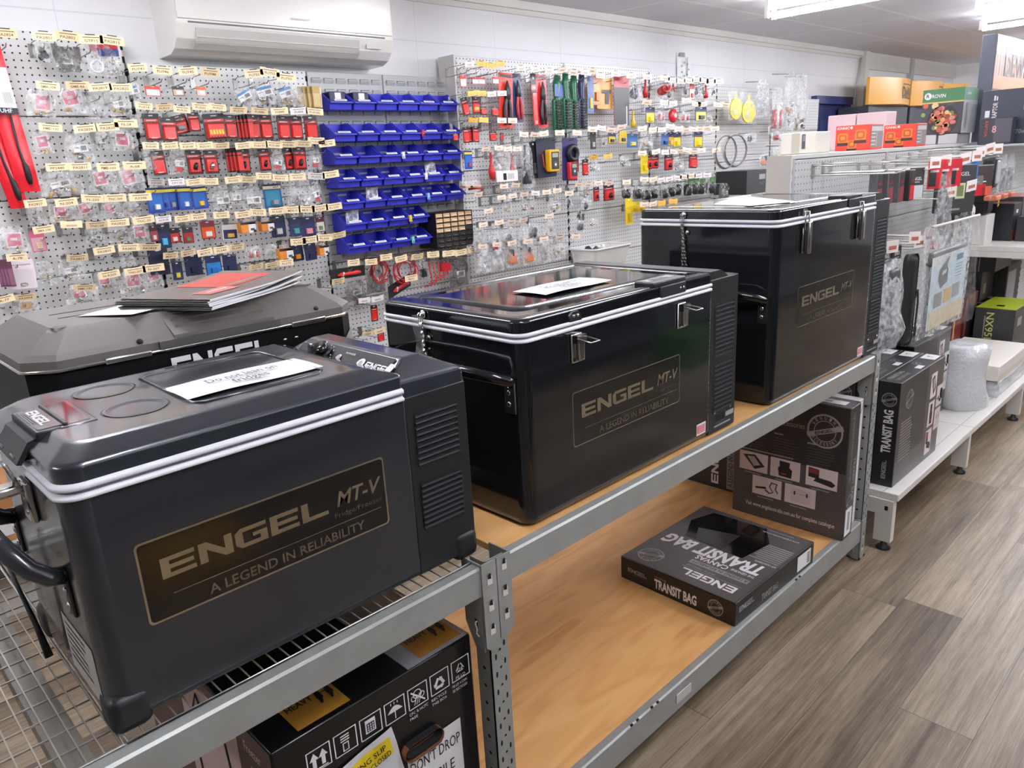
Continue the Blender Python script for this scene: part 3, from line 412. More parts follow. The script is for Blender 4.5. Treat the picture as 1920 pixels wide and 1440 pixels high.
('sixth row, right boards',3.3,[('bag_clear',3.192,1.252,0.079,0.086,'thin clear bag'),('bag_bar',3.337,1.247,0.074,0.075,'clear bag with a dark header card'),('bag_bar',3.421,1.247,0.057,0.077,'bag with a red and white tag'),('bag_bar',3.605,1.227,0.12,0.092,'bag with a slanted silver label'),('bag_dark',3.749,1.237,0.072,0.054,'small black box in a bag'),('bag_dark',3.862,1.16,0.054,0.061,'black cap on a peg'),('bag_dark',3.918,1.211,0.109,0.076,'row of little black caps'),('bag_ydark',3.859,1.092,0.086,0.117,'black header bag with a black knob'),('bag_clear',4.007,1.082,0.112,0.049,'bag of small nuts'),('ycard',4.374,1.126,0.08,0.183,'yellow card beside the tall fridge'),('ycard',4.455,1.149,0.081,0.074,'short yellow card'),('ycard',4.55,1.142,0.077,0.074,'second short yellow card'),('ycard',4.769,1.133,0.088,0.054,'yellow tab card'),('ycard',4.935,1.144,0.07,0.047,'last yellow tab card')]),
('seventh row, right boards',3.3,[('bag_white',2.95,1.08,0.091,0.139,'bag of white lugs'),('bag_bar',3.077,1.073,0.103,0.149,'bag of lugs with a red tag'),('bag_dark',3.2,1.06,0.125,0.139,'bag of black lugs'),('bag_bar',3.314,1.048,0.092,0.148,'bag of lugs with a dark tag'),('bag_dark',3.411,1.087,0.105,0.104,'bag of black gland nuts'),('bag_clear',3.557,1.079,0.129,0.119,'clear bag by a tag')]),
('eighth row, right boards',3.3,[('bag_white',2.972,0.951,0.118,0.135,'milky bag behind the middle fridge'),('bag_white',3.089,0.946,0.113,0.139,'second milky bag behind the middle fridge'),('bag_orange',3.224,0.952,0.118,0.135,'bag with an orange plug'),('bag_orange',3.354,0.949,0.113,0.137,'bag with a small orange cap'),('bag_white',3.49,0.946,0.128,0.14,'third milky bag behind the middle fridge'),('bag_clear',3.641,0.949,0.123,0.136,'clear bag of bolts')]),
('far end of right boards',3.25,[('disc',5.696,1.828,0.212,0.214,'flat yellow disc in a clear bag'),('disc',5.915,1.809,0.257,0.228,'front yellow disc in a clear bag'),('bag_white',6.172,1.895,0.217,0.291,'long clear bag of white tubing'),('bag_red',6.395,1.791,0.229,0.386,'long clear bag with red grips'),('bag_clear',6.629,1.88,0.219,0.479,'tall clear sleeve'),('bag_clear',6.866,1.861,0.271,0.492,'tall clear sleeve at the end'),('ring',5.568,1.489,0.355,0.267,'large grey hose loop'),('ring',5.731,1.496,0.385,0.263,'second large grey hose loop'),('bag_dark',5.982,1.59,0.229,0.075,'short dark hose'),('bag_red',6.443,1.596,0.252,0.088,'bag with orange grips'),('bag_orange',6.223,1.405,0.168,0.105,'orange fitting'),('bag_clear',6.574,1.46,0.361,0.117,'clear bag of clips'),('bag_grey',5.559,1.182,0.147,0.141,'grey plastic bracket')])]
BINS=[
(2.107,2.934,1.825,6),
(2.108,2.94,1.676,6),
(2.103,2.937,1.567,6),
(2.105,2.937,1.454,6),
(2.115,2.938,1.346,6),
(2.117,2.664,1.239,4),
(2.121,2.67,1.123,4)]
# ---------------------------------------------------------------- room
RX0, RX1, RY0, RY1, RZ = -3.2, 12.05, -3.4, 3.577, 2.445
struct(MB().box(RX0-.1, RX1+.1, RY0-.1, RY1+.1, -.1, 0, M_FLOOR), 'floor')
struct(MB().box(RX0-.1, RX1+.1, RY0-.1, RY1+.1, RZ, RZ+.08, M_CEIL), 'ceiling')
struct(MB().box(RX0-.1, RX1+.1, RY1, RY1+.1, 0, RZ, M_WALL), 'wall_back')
struct(MB().box(RX1, RX1+.1, RY0, RY1, 0, RZ, M_WALL), 'wall_right')
struct(MB().box(RX0-.1, RX0, RY0, RY1, 0, RZ, M_FRONT), 'wall_left')
w = MB()
w.box(RX0, RX1, RY0-.1, RY0, 0, .5, M_FRONT); w.box(RX0, RX1, RY0-.1, RY0, 2.2, RZ, M_FRONT)
w.box(RX0, .6, RY0-.1, RY0, .5, 2.2, M_FRONT); w.box(4.6, RX1, RY0-.1, RY0, .5, 2.2, M_FRONT)
struct(w, 'wall_front')
w = MB()
for x in (.6, 1.9, 3.25, 4.53): w.box(x, x+.07, RY0-.09, RY0-.02, .5, 2.2, M_GOND)
w.box(.6, 4.6, RY0-.09, RY0-.02, .5, .57, M_GOND); w.box(.6, 4.6, RY0-.09, RY0-.02, 2.13, 2.2, M_GOND)
struct(w, 'unseen_window_1')  # unseen shop window, assumed for the front fill light
al = bpy.data.lights.new('assumed_daylight', 'AREA'); al.shape = 'RECTANGLE'; al.size = 4; al.size_y = 1.7; al.energy = 60*WINDOW; al.color = (.93, .96, 1)
ao = bpy.data.objects.new('assumed_daylight', al); COL.objects.link(ao); ao.location = (2.6, RY0-.12, 1.35); ao.rotation_euler = (math.radians(90), 0, 0)
w = MB(); w.box(RX0, 9.0, RY1-.03, RY1, RZ-.045, RZ, M_GOND); w.box(RX0, 9.0, RY1-.012, RY1, RZ-.075, RZ-.045, M_GOND)
struct(w, 'trim_1')
w = MB(); w.box(8.9, 9.0, RY1-.06, RY1, 0, RZ, M_GOND); w.box(10.3, 10.4, RY1-.05, RY1, 0, RZ, M_GONDG)
struct(w, 'trim_2')
w = MB(); w.box(9.0, 12.05, RY1-.03, RY1, RZ-.17, RZ, M_GOND)
struct(w, 'trim_3')
M_NAVY = mat('navy_door', (52, 64, 116), .45)
w = MB(); y = RY1
w.box(7.8, 7.86, y-.03, y, 0, 1.93, M_NAVY); w.box(8.53, 8.61, y-.05, y, 0, 1.93, M_NAVY); w.box(7.76, 8.63, y-.06, y, 1.9, 1.975, M_NAVY)
w.box(7.86, 8.53, y-.015, y, 0, 1.9, mat('navy_door_leaf', (40, 52, 104), .5))
for k in range(3): w.box(7.95+.2*k, 8.08+.2*k, y-.02, y-.014, .2, 1.75, M_NAVY)
struct(w, 'door_1')
# wall conduit near the corner
tag(MB().tube([(8.75, RY1-.03, 1.75), (8.75, RY1-.03, 2.05), (8.8, RY1-.03, 2.2), (8.84, RY1-.03, 2.38)], .012, M_GONDG).build('cable_conduit', None, (8.75, RY1-.03, 1.75)),
    'thin grey cable running down the white wall right of the navy door', 'cable')
# ---------------------------------------------------------------- fluorescent battens
M_TUBE = mat('tube_glow', (246, 248, 255), .4, emit=TUBE)
def batten(x, y0, y1, label):
    t = thing('fluorescent_batten', label, 'ceiling light', (x, (y0+y1)/2, RZ), 'fluorescent ceiling battens')
    MB().rbox(x-.026, x+.026, y0-.03, y1+.03, RZ-.06, RZ-.001, .008, mat('batten_white', (238, 238, 242), .4), 2).build('housing', t)
    for s in (-1, 1):
        for ya, yb in ((y0-.028, y0-.005), (y1+.005, y1+.028)): MB().box(x+s*.05-.012, x+s*.05+.012, ya, yb, RZ-.118, RZ-.045, M_GOND).build('lamp_holder', t)
        MB().tube([(x+s*.05, y0, RZ-.10), (x+s*.05, y1, RZ-.10)], .013, M_TUBE, 8).build('tube', t)
batten(5.15, 1.45, 2.67, 'bright twin tube ceiling light, the nearer of the two cut by the top edge')
batten(7.5, .85, 2.03, 'bright twin tube ceiling light by the top right corner over the poster')
batten(5.15, -.85, .37, 'twin tube ceiling light over the aisle outside the picture on the right')
batten(2.9, 1.45, 2.67, 'twin tube ceiling light above the middle fridge, above the picture')
batten(2.9, -.85, .37, 'twin tube ceiling light over the aisle, above the picture')
batten(.55, 1.75, 2.97, 'twin tube ceiling light above the air conditioner side, above the picture')
batten(.55, -.85, .37, 'twin tube ceiling light above the camera')
batten(-1.8, 1.2, 2.4, 'added unseen twin tube ceiling light at the left end of the shop')  # unseen batten added for general light
batten(8.7, -.2, 1.0, 'added twin tube ceiling light beyond the poster panel, out of the picture')  # unseen, added to brighten the far ceiling
batten(11.2, .4, 1.6, 'added twin tube ceiling light near the far right wall, out of the picture')  # unseen batten added for more light on the far ceiling
batten(9.8, .9, 2.1, 'added unseen twin tube ceiling light at the far end of the shop')  # unseen batten added to light the ceiling at the far end
batten(6.35, .55, 1.75, 'twin tube ceiling light glowing in the top right corner of the picture')
batten(7.5, -.9, .3, 'added twin tube ceiling light over the aisle beyond the right edge of the picture')  # added out of view for more light on the ceiling
batten(4.0, -2.4, -1.2, 'added unseen twin tube ceiling light near the assumed shop window')  # added out of view for more light at the front
# ---------------------------------------------------------------- wall air conditioner
def ac():
    M_AC = mat('ac_plastic', (226, 223, 217), .22, coat=.2); M_ACD = mat('ac_shadow_gap', (110, 108, 104), .6); M_ACG = mat('ac_louvre', (186, 183, 178), .4)
    t = thing('air_conditioner', 'white wall mounted split air conditioner above the left pegboard', 'air conditioner', (1.95, 3.5, 2.02))
    x0, x1 = 1.41, 2.50
    prof = [(3.577, 2.37), (3.577, 2.01), (3.45, 2.012), (3.40, 2.03), (3.365, 2.065), (3.345, 2.12), (3.345, 2.30), (3.36, 2.355), (3.40, 2.37)]
    def slab(a, b, P, mt, nm, par=t):
        return MB().prism([(-p[0], p[1]) for p in P], (b, 0, 0), (0, -1, 0), (0, 0, 1), b-a, mt).build(nm, par)
    # the normal u x v = (-Y) x Z = -X, so the prism runs from b towards a
    slab(x0, x1, prof, M_AC, 'casing')
    slab(x0+.008, x1-.008, [(3.35, 2.135), (3.338, 2.14), (3.336, 2.30), (3.352, 2.352), (3.36, 2.352)], M_AC, 'front_panel')
    b = MB(); b.box(x0+.05, x1-.05, 3.3425, 3.346, 2.124, 2.1305, M_ACD); b.build('panel_gap', t)
    slab(x0+.08, x1-.2, [(3.36, 2.106), (3.347, 2.108), (3.3535, 2.078), (3.366, 2.05), (3.38, 2.05)], M_ACG, 'louvre')
    slab(x0+.075, x1-.195, [(3.37, 2.052), (3.362, 2.056), (3.392, 2.028), (3.41, 2.03)], M_ACG, 'outlet_slot')
    slab(x0+.085, x1-.205, [(3.372, 2.062), (3.352, 2.074), (3.356, 2.079), (3.376, 2.066)], M_AC, 'vane')
    b = MB(); b.box(x1-.16, x1-.07, 3.3495, 3.352, 2.075, 2.095, M_ACG); b.build('display_window', t)
    b = MB(); F = front(1.93, 3.3355, 2.17); b.rect(F, 0, 0, .1, .008, mat('ac_print', (196, 192, 188), .5)); b.build('name_strip', t)
ac()
# ---------------------------------------------------------------- wall display: pegboards, louvre panels
def pegbay(x0, x1, y, z1, label, nseam, end=False, z0=.22):
    t = thing('pegboard_panel', label, 'pegboard', ((x0+x1)/2, y, 0))
    n_ = nseam
    for i in range(n_):
        a = z0+(z1-z0)*i/n_; c = z0+(z1-z0)*(i+1)/n_
        MB().rbox(x0+.002, x1-.002, y, y+.02, a+.0015, c-.0015, .004, M_PEG, 2).build('perforated_board', t)
    b = MB()
    for x in (x0, x1-.03): b.box(x, x+.03, y+.0205, RY1-.022, 0, z1, M_GONDG)
    for k, x in enumerate((x0-.002, x1-.004)):
        for j in range(int((z1-.3)/.05)): b.box(x-.004, x+.006, y-.0008, y+.004, z1-.05-.05*j, z1-.025-.05*j, M_VOID)
    b.build('upright', t)
    if end:
        MB().box(x0-.012, x0, y-.002, RY1-.022, 0, z1+.004, M_GOND).build('end_panel', t)
    return t
pegbay(-1.3, -.104, 3.5, 2.076, 'white perforated board beyond the left edge of the picture', 6)
pegbay(-.1, 1.235, 3.5, 2.076, 'tall white perforated board at the far left behind the pink bags', 6)
pegbay(1.239, 2.074, 3.5, 1.98, 'white perforated board holding the red and blue cards left of the blue bins', 6)
pegbay(2.97, 3.88, 3.42, 2.085, 'white perforated board right of the blue bins holding pliers', 6, True)
pegbay(3.884, 4.80, 3.42, 2.09, 'white perforated board holding the green brushes and orange cards', 6)
pegbay(4.804, 5.72, 3.42, 2.05, 'white perforated board under the clear picture sheet', 6)
pegbay(5.724, 6.64, 3.42, 2.0, 'white perforated board behind the yellow discs', 6)
pegbay(6.644, 7.6, 3.42, 1.93, 'white perforated board at the far end beside the navy door', 6)
def louvre(x0, x1, label):
    t = thing('louvre_panel', label, 'louvre panel', ((x0+x1)/2, 3.5, 1.0))
    MB().rbox(x0, x1, 3.5, 3.52, 1.04, 1.978, .004, M_GONDG, 2).build('backing_sheet', t)
    b = MB(); k = 0
    for r in range(18):
        z = 1.945-.0508*r
        for c in range(6):
            xc = x0+.045+c*(x1-x0-.09)/5
            b.prism([(0, 0), (0, .021), (-.009, .021), (-.009, .016), (-.003, 0)], (xc-.026, 3.5, z-.02), (0, 1, 0), (0, 0, 1), .052, M_GONDG)
            b.box(xc-.027, xc+.027, 3.4995, 3.5, z-.003, z+.004, M_VOID)
    o = b.build('louvre_row', t); o['kind'] = 'stuff'
louvre(2.078, 2.523, 'left grey louvred steel panel behind the blue bins')
louvre(2.527, 2.966, 'right grey louvred steel panel behind the blue bins')
pegbay(2.078, 2.966, 3.505, 1.036, 'perforated board under the blue bins with red cables', 4)
# base shelf along the wall
t = thing('wall_base_shelf', 'long white base shelf along the foot of the pegboard wall', 'shelf', (3.5, 3.3, 0))
MB().rbox(-.1, 7.6, 3.02, 3.414, .16, .19, .004, M_GOND, 2).build('shelf_board', t)
MB().box(-.1, 7.6, 3.06, 3.08, 0, .16, M_GOND).build('kick_plate', t)
b = MB().rbox(.25, .62, 3.1, 3.4, .191, .46, .004, mat('kraft_board', (176, 122, 78), .7), 2)
b.rect(front(.25, 3.1, .191), .1, .1, .2, .2, M_WHITE)
tag(b.build('cardboard_box', None, (.43, 3.25, .191)), 'brown cardboard box on the wall base shelf behind the nearest fridge', 'box')
# ---------------------------------------------------------------- blue bins
M_BLUE = mat('blue_bin_plastic', (56, 58, 190), .35)
def bin_mesh(w, d, h):
    s = MB(); q = .0022
    side = [(0, 0), (0, h), (d*.28, h), (d*.93, h*.40), (d, h*.40), (d, h*.33), (d*.88, h*.30), (d*.84, 0)]
    for x in (-w/2, w/2-q):
        s.prism([(p[0], p[1]) for p in side], (x+q, d, 0), (0, -1, 0), (0, 0, 1), q, M_BLUE)
    s.box(-w/2+q, w/2-q, d-q, d, 0, h, M_BLUE); s.box(-w/2+q, w/2-q, d*.16, d-q, 0, q*1.5, M_BLUE)
    s.prism([(d*.84, 0), (d*.88, h*.36), (d*.86, h*.36), (d*.82, 0)], (w/2-q, d, 0), (0, -1, 0), (0, 0, 1), w-2*q, M_BLUE)
    s.prism([(d*.86, h*.31), (d, h*.33), (d, h*.40), (d*.93, h*.42), (d*.86, h*.36)], (w/2+.003, d, 0), (0, -1, 0), (0, 0, 1), w+.006, M_BLUE)
    for x in (-w/2-.003, w/2-.001):                     # thick rim along the sloping sides
        s.prism([(d*.26, h*1.0), (d*.28, h*1.04), (d*.95, h*.43), (d*.93, h*.38)], (x+.004, d, 0), (0, -1, 0), (0, 0, 1), .004, M_BLUE)
    return s
HAS = {}
CONT = {(0, 0): 'dark_pack', (0, 1): 'dark_pack', (1, 3): 'red_clip', (3, 4): 'film', (4, 1): 'film', (4, 3): 'blue_clip', (5, 2): 'yellow_clip', (6, 2): 'green_clip', (5, 0): 'film', (3, 3): 'white_clip', (2, 2): 'white_clip', (2, 0): 'red_dot'}
ORD = ['first', 'second', 'third', 'fourth', 'fifth', 'sixth', 'seventh', 'eighth', 'ninth', 'tenth', 'eleventh', 'twelfth', 'thirteenth', 'fourteenth',
       'fifteenth', 'sixteenth', 'seventeenth', 'eighteenth', 'nineteenth', 'twentieth', 'twenty-first', 'twenty-second', 'twenty-third', 'twenty-fourth', 'twenty-fifth']
def ordn(i): return ORD[i] if i < len(ORD) else '%dth' % (i+1)
def bins():
    d, h = .135, .088; body = None
    for r, (xa, xb, z, n_) in enumerate(BINS):
        p = (xb-xa)/n_; w = .124; z0 = z-h*.38
        for c in range(n_):
            x = xa+p*c+.062+(p-.124)*.25
            rn = ['top', 'second', 'third', 'fourth', 'fifth', 'sixth', 'bottom'][r]
            t = thing('storage_bin', 'blue open front parts bin, %s from left in the %s row of blue bins' % (ordn(c), rn), 'bin', (x, 3.495-d, z0), 'blue bins on the louvre panels')
            if body is None: body = bin_mesh(w, d, h).build('bin_body', t, local=True).data
            else:
                o = bpy.data.objects.new('bin_body', body); COL.objects.link(o); o.parent = t
            if (r, c) != (2, 1):
                b = MB(); a = V((x-w*.3, 3.495-d*.94, z0+h*.425)); F = (a, X_, V((0, .75, .66)).normalized())
                b.rect(F, .004*random.random(), 0, w*.58, .014, M_PAPER, .002)
                for k in range(2): b.rect(F, w*.08, .003+.005*k, w*.5, .0055+.005*k, M_GREYP, .0025)
                b.build('paper_label', t)
            k = CONT.get((r, c))
            if k and k.endswith('clip'):
                cm = {'red_clip': hexm('b0202c'), 'blue_clip': hexm('8fb8d8'), 'yellow_clip': hexm('e8d02a'), 'green_clip': hexm('7fd0b0'), 'white_clip': hexm('ece9ea')}[k]
                b = MB(); xx = x+w/2-.004; b.box(xx, xx+.016, 3.495-d-.003, 3.495-d+.012, z0+h*.3, z0+h*.55, cm); b.box(xx, xx+.005, 3.495-d-.003, 3.495-d+.004, z0+h*.15, z0+h*.3, cm); b.box(xx+.011, xx+.016, 3.495-d-.003, 3.495-d+.004, z0+h*.15, z0+h*.3, cm)
                b.build('colour_clip', t)
            elif k == 'dark_pack':
                b = MB().rbox(x-.045, x+.045, 3.40, 3.47, z0+.03, z0+h*.96, .004, hexm('23264a'), 2); b.rect(front(x-.045, 3.4, z0+.03), .03, .02, .065, .05, M_WHITE, .001)
                tag(b.build('parts_packet', None, (x, 3.43, z0+.03)), 'dark packet with a white label in the %s bin of the top row' % ordn(c), 'packet')
            elif k == 'film':
                b = MB(); F = (V((x-.04, 3.40, z0+.035)), X_, V((.2, .3, .95)).normalized())
                ph = random.random()*6
                b.sheet(F, 4, 4, lambda a, q: (a*.075, q*.07, .01*math.sin(5*a+ph)*q), M_MILKY)
                tag(b.build('plastic_bag', None, (x, 3.42, z0+.035)), 'clear plastic bag poking out of the %s bin in the %s row of blue bins' % (ordn(c), rn), 'bag')
bins()
# small parts drawer cabinet beside the bins
t = thing('drawer_cabinet', 'black small parts cabinet with tan fronted drawers beside the blue bins', 'drawer cabinet', (2.8, 3.42, 1.05))
cx0, cx1, cz0, cz1, yf = 2.672, 2.945, 1.055, 1.25, 3.335
b = MB(); b.box(cx0, cx1, yf+.012, 3.49, cz0, cz1, M_BLK)
for i in range(6): x = cx0+(cx1-cx0-.004)*i/5; b.box(x, x+.004, yf, yf+.014, cz0, cz1, M_BLK)
for j in range(8): z = cz0+(cz1-cz0-.003)*j/7; b.box(cx0, cx1, yf, yf+.014, z, z+.003, M_BLK)
b.build('cabinet_frame', t)
for j in range(7):
    for i in range(5):
        x = cx0+(cx1-cx0-.004)*i/5+.005; z = cz0+(cz1-cz0-.003)*j/7+.004; wx = (cx1-cx0-.004)/5-.006; hz = (cz1-cz0-.003)/7-.006
        tan = j >= 3 and not (j == 3 and i == 4)
        b = MB(); mt = hexm('c9a377') if tan else hexm('3a3836', .2)
        b.box(x, x+wx, yf+.002, yf+.012, z, z+hz, mt); b.prism([(0, 0), (-.008, .004), (-.008, .007), (0, .008)], (x+wx*.15, yf+.002, z), (0, 1, 0), (0, 0, 1), wx*.7, hexm('e6dccb') if tan else M_CHROME)
        b.build('drawer', t)
# ---------------------------------------------------------------- steel rack
ZS = .795
rack = thing('steel_shelving_rack', 'long grey bolted steel shelving rack carrying the row of fridges', 'shelving', (.85, .93, 0))
def beam(x0, x1, yo, sgn, z0, z1, nm='beam'):
    b = MB()
    P = [(0, z0), (0, z1-.004), (.004, z1), (.022, z1), (.022, z1-.016), (.05, z1-.016), (.05, z0)]
    b.prism([(p[0]*sgn, p[1]) for p in P], (x0, yo, 0), (0, 1, 0), (0, 0, 1), x1-x0, M_RACK)
    return b.build(nm, rack)
for x0, x1 in ((-.95, .785), (.854, 2.622)):
    beam(x0, x1, .93, 1, ZS-.058, ZS); beam(x0, x1, 1.77, -1, ZS-.058, ZS)
beam(.854, 2.622, .93, 1, .085, .165); beam(.854, 2.622, 1.77, -1, .085, .165)
def post(x0, y0, ztop, holes=True):
    b = MB(); w = .047
    b.box(x0, x0+w, y0, y0+.0025, 0, ztop, M_RACK); b.box(x0, x0+.0025, y0, y0+.04, 0, ztop, M_RACK)
    b.box(x0-.0, x0+w+.006, y0-.003, y0+.045, 0, .006, M_BLK)
    if holes:
        F = front(x0, y0, 0); G = left(x0, y0+.04, 0)
        z = .03; k = 0
        while z < ztop-.01:
            for u, dz in ((.013, 0), (.036, .021)):
                b.pg(F, [(u+q[0], z+dz+q[1]) for q in ((-.0022, -.006), (.0016, -.006), (.0026, -.001), (.0022, .005), (-.001, .007), (-.0026, .002))], M_VOID)
            b.disc(F, .0245, z+.012, .003, M_VOID, seg=10)
            b.pg(G, [(.02+q[0], z+.014+q[1]) for q in ((-.005, 0), (0, -.005), (.005, 0), (0, .005))], M_VOID)
            z += .04
    return b.build('post', rack)
for y0 in (.934, 1.725):
    post(.797, y0, ZS+.004, y0 < 1); post(2.634, y0, ZS-.0, y0 < 1); post(-.985, y0, ZS, y0 < 1)
def bracket(x0, x1, z0, z1, sd):                             # sd: -1 flange on the -X side, +1 on the +X side
    b = MB(); y = .927; h = z1-z0
    P = [(0, .012), (.012, 0), (x1-x0, 0), (x1-x0, h), (0, h)] if sd < 0 else [(0, 0), (x1-x0-.012, 0), (x1-x0, .012), (x1-x0, h), (0, h)]
    F = (V((x0, y+.003, z0)), X_, Z_)
    b.prism(P, F[0], X_, Z_, .004, M_RACK)
    xs = x0 if sd < 0 else x1-.003
    b.prism([(0, .05), (.025, 0), (.05, 0), (.05, h), (0, h)], (xs, y+.055, z0), (0, -1, 0), (0, 0, 1), -.003, M_RACK)
    for k, z in enumerate((.045, .095, .15)):
        u = (x1-x0)/2
        if z > h-.02: continue
        F = front(x0, y-.001, z0)
        b.prism([(u-.006, z-.01), (u+.006, z-.01), (u+.006, z+.006), (u, z+.012), (u-.006, z+.004)], F[0], X_, Z_, .0012, M_GOND)
        b.pg(F, [(u-.006, z+.004), (u+.003, z+.002), (u+.002, z+.014), (u-.003, z+.014)], M_VOID, .0022)
    if sd < 0:
        b.tube([(xs-.001, y+.022, z0+.062), (xs-.003, y+.024, z0+.058), (xs-.003, y+.02, z0+.045), (xs-.003, y+.023, z0+.036), (xs-.001, y+.018, z0+.03)], .0014, M_GOND, 5)
        b.pg(left(xs, y+.055, z0), [(.028, .045), (.034, .045), (.034, .066), (.028, .066)], M_VOID)
    return b.build('beam_bracket', rack)
bracket(.783, .8185, .615, .80, -1); bracket(.8205, .856, .63, .80, 1)
bracket(2.62, 2.652, .615, .795, -1); bracket(2.62, 2.652, .01, .17, -1); bracket(.8205, .856, .01, .17, 1)
for x in (.11, -.55): MB().box(x, x+.04, .96, 1.74, ZS-.05, ZS-.02, mat('shaded_bar_paint', (122, 116, 106), .5)).build('support_bar', rack)  # same paint as the rack, shade under the mesh put into the colour
def board(x0, x1, z, label):
    b = MB().rbox(x0, x1, .9525, 1.7475, z-.0158, z, .0012, M_PLY, 1)
    return tag(b.build('plywood_shelf', None, ((x0+x1)/2, .96, z-.016)), label, 'shelf board')
board(.858, 2.618, ZS-.002, 'upper plywood shelf board under the two larger fridges')
board(.858, 2.618, .163, 'lower plywood shelf board with the flat black carton lying on it')
def grid(x0, x1, label):
    b = MB(); z = ZS+.0005; y0, y1 = .9565, 1.735; r = .0017
    n_ = int((x1-x0)/.0207)
    for i in range(1, n_): x = x0+(x1-x0)*i/n_; b.tube([(x, y0, z), (x, y1, z)], r*.8, M_DECK, 4)
    k = int((y1-y0)/.0457)
    for j in range(1, k): y = y0+(y1-y0)*j/k; b.tube([(x0, y, z-.003), (x1, y, z-.003)], r, M_DECK, 4)
    t = thing('wire_mesh_deck', label, 'shelf mesh', ((x0+x1)/2, y0, ZS))
    b.build('wire_grid', t)
    MB().tube([(x0, y0, z), (x1, y0, z), (x1, y1, z), (x0, y1, z)], .0026, M_GALV, 6, True).build('edge_wire', t)
grid(-.42, .1785, 'wire mesh shelf panel left of the nearest fridge with floor showing through')
grid(.185, .782, 'wire mesh shelf panel under the nearest fridge')
MB().rbox(1.42, 1.49, .9275, .9299, .108, .136, .001, mat('tag_holder', (196, 196, 192), .35), 1).build('ticket_holder', rack)
b = MB()
for x in (1.226, 1.25, 1.31, 1.335, 2.1, 2.125): b.box(x, x+.008, .9295, .9335, .161, .1655, M_VOID)
b.build('beam_slot', rack)
# ---------------------------------------------------------------- fridges
def badge(mb, F, w, h, thin=.0022):
    rp = rpoly(0, w, 0, h, h*.06)
    mb.pg(F, rp, M_FOIL, .0004)
    mb.pg(F, rpoly(thin, w-thin, thin, h-thin, h*.05), M_BADGE, .0008)
    logo(mb, F, .07*w, h*.49, .65*w, h*.25, M_FOIL)
    mb.text(F, 'MT-V', .76*w, h*.535, h*.29, M_FOIL, .2*w, .018, .25, off=.0013)
    mb.text(F, 'Fridge/Freezer', .745*w, h*.385, h*.1, M_DIMP, .23*w, off=.0013)
    mb.rect(F, .095*w, h*.283, .965*w, h*.292, M_FOIL, .0012)
    mb.text(F, 'A LEGEND IN RELIABILITY', .215*w, h*.085, h*.175, M_FOILD, .66*w, .012, off=.0013)
def vents(mb, x0, x1, z0, z1, n_, y):
    p = (z1-z0)/n_
    for i in range(n_):
        z = z0+p*i
        mb.box(x0, x1, y-.0006, y+.004, z, z+p*.55, M_VOID)
        mb.prism([(0, -.0035), (-.004, -.0015), (-.0035, .0005), (0, .001)], (x0, y, z), (0, 1, 0), (0, 0, 1), x1-x0, M_SLAT)
        mb.box(x1, x1+.002, y-.002, y, z-.002, z+p*.5, M_MACHINE)
def latch(t, x, y, zk, zt, opened=True):
    a = MB(); F = front(x, y, 0)
    a.prism([(-.018, zk-.006), (.018, zk-.006), (.016, zk+.006), (.008, zk+.014), (-.008, zk+.014), (-.016, zk+.006)], (x, y, 0), X_, Z_, .003, M_CHROME)
    for s in (-1, 1): a.ball((x+s*.006, y-.004, zk+.005), .003, M_CHROME, (1, .5, 1), 8)
    a.build('latch_keeper', t)
    if not opened:
        a = MB(); a.rbox(x-.015, x+.015, y-.006, y, zt-.075, zt-.005, .003, M_CHROME, 2); a.rbox(x-.006, x+.014, y-.020, y-.006, zt-.078, zt+.012, .004, M_CHROME, 2)
        a.tube([(x-.012, y-.01, zt-.015), (x-.012, y-.008, zk+.006), (x+.012, y-.008, zk+.006), (x+.012, y-.01, zt-.015)], .0022, M_CHROME, 6)
        a.disc(front(x-.010, y-.006, zt-.066), 0, 0, .004, M_VOID, .0006, 10); a.build('latch', t); return
    a = MB(); a.rbox(x-.016, x+.016, y-.006, y, zt-.06, zt, .003, M_CHROME, 2); a.rbox(x-.004, x+.014, y-.014, y-.006, zt-.056, zt-.012, .003, M_CHROME, 2)
    a.box(x-.014, x+.014, y-.018, y-.004, zt-.018, zt-.002, M_CHROME)
    a.tube([(x-.012, y-.016, zt-.008), (x-.012, y-.05, zt-.012), (x+.014, y-.05, zt-.012), (x+.014, y-.016, zt-.008)], .0018, M_CHROME, 6)
    a.disc(front(x-.011, y-.006, zt-.052), 0, 0, .004, M_VOID, .0006, 10)
    a.build('latch', t)
def carry(t, x, yf, yb, z, out=.055):
    a = MB(); n_ = 6; P = [(x-.002, yf, z+.0), (x-out*.55, yf+.018, z+.012), (x-out*.95, yf+.055, z+.02), (x-out, (yf+yb)/2, z+.022), (x-out*.95, yb-.055, z+.02), (x-out*.55, yb-.018, z+.012), (x-.002, yb, z)]
    Q = []
    for i in range(len(P)-1):
        for k in range(3): q = k/3; Q.append(V(P[i]).lerp(V(P[i+1]), q))
    Q.append(V(P[-1])); a.tube(Q, .012, M_BLKG, 10); a.build('carry_handle', t)
    for y in (yf, yb):
        a = MB(); a.rbox(x-.004, x+.002, y-.004, y+.024 if y == yf else y+.004, z-.065, z+.008, .003, M_BLK, 2)
        yy = y+.01 if y == yf else y-.006
        for dz in (-.022, -.045): a.ball((x-.005, yy, z+dz), .0055, M_CHROME, (.5, 1, 1), 10)
        a.build('handle_bracket', t)
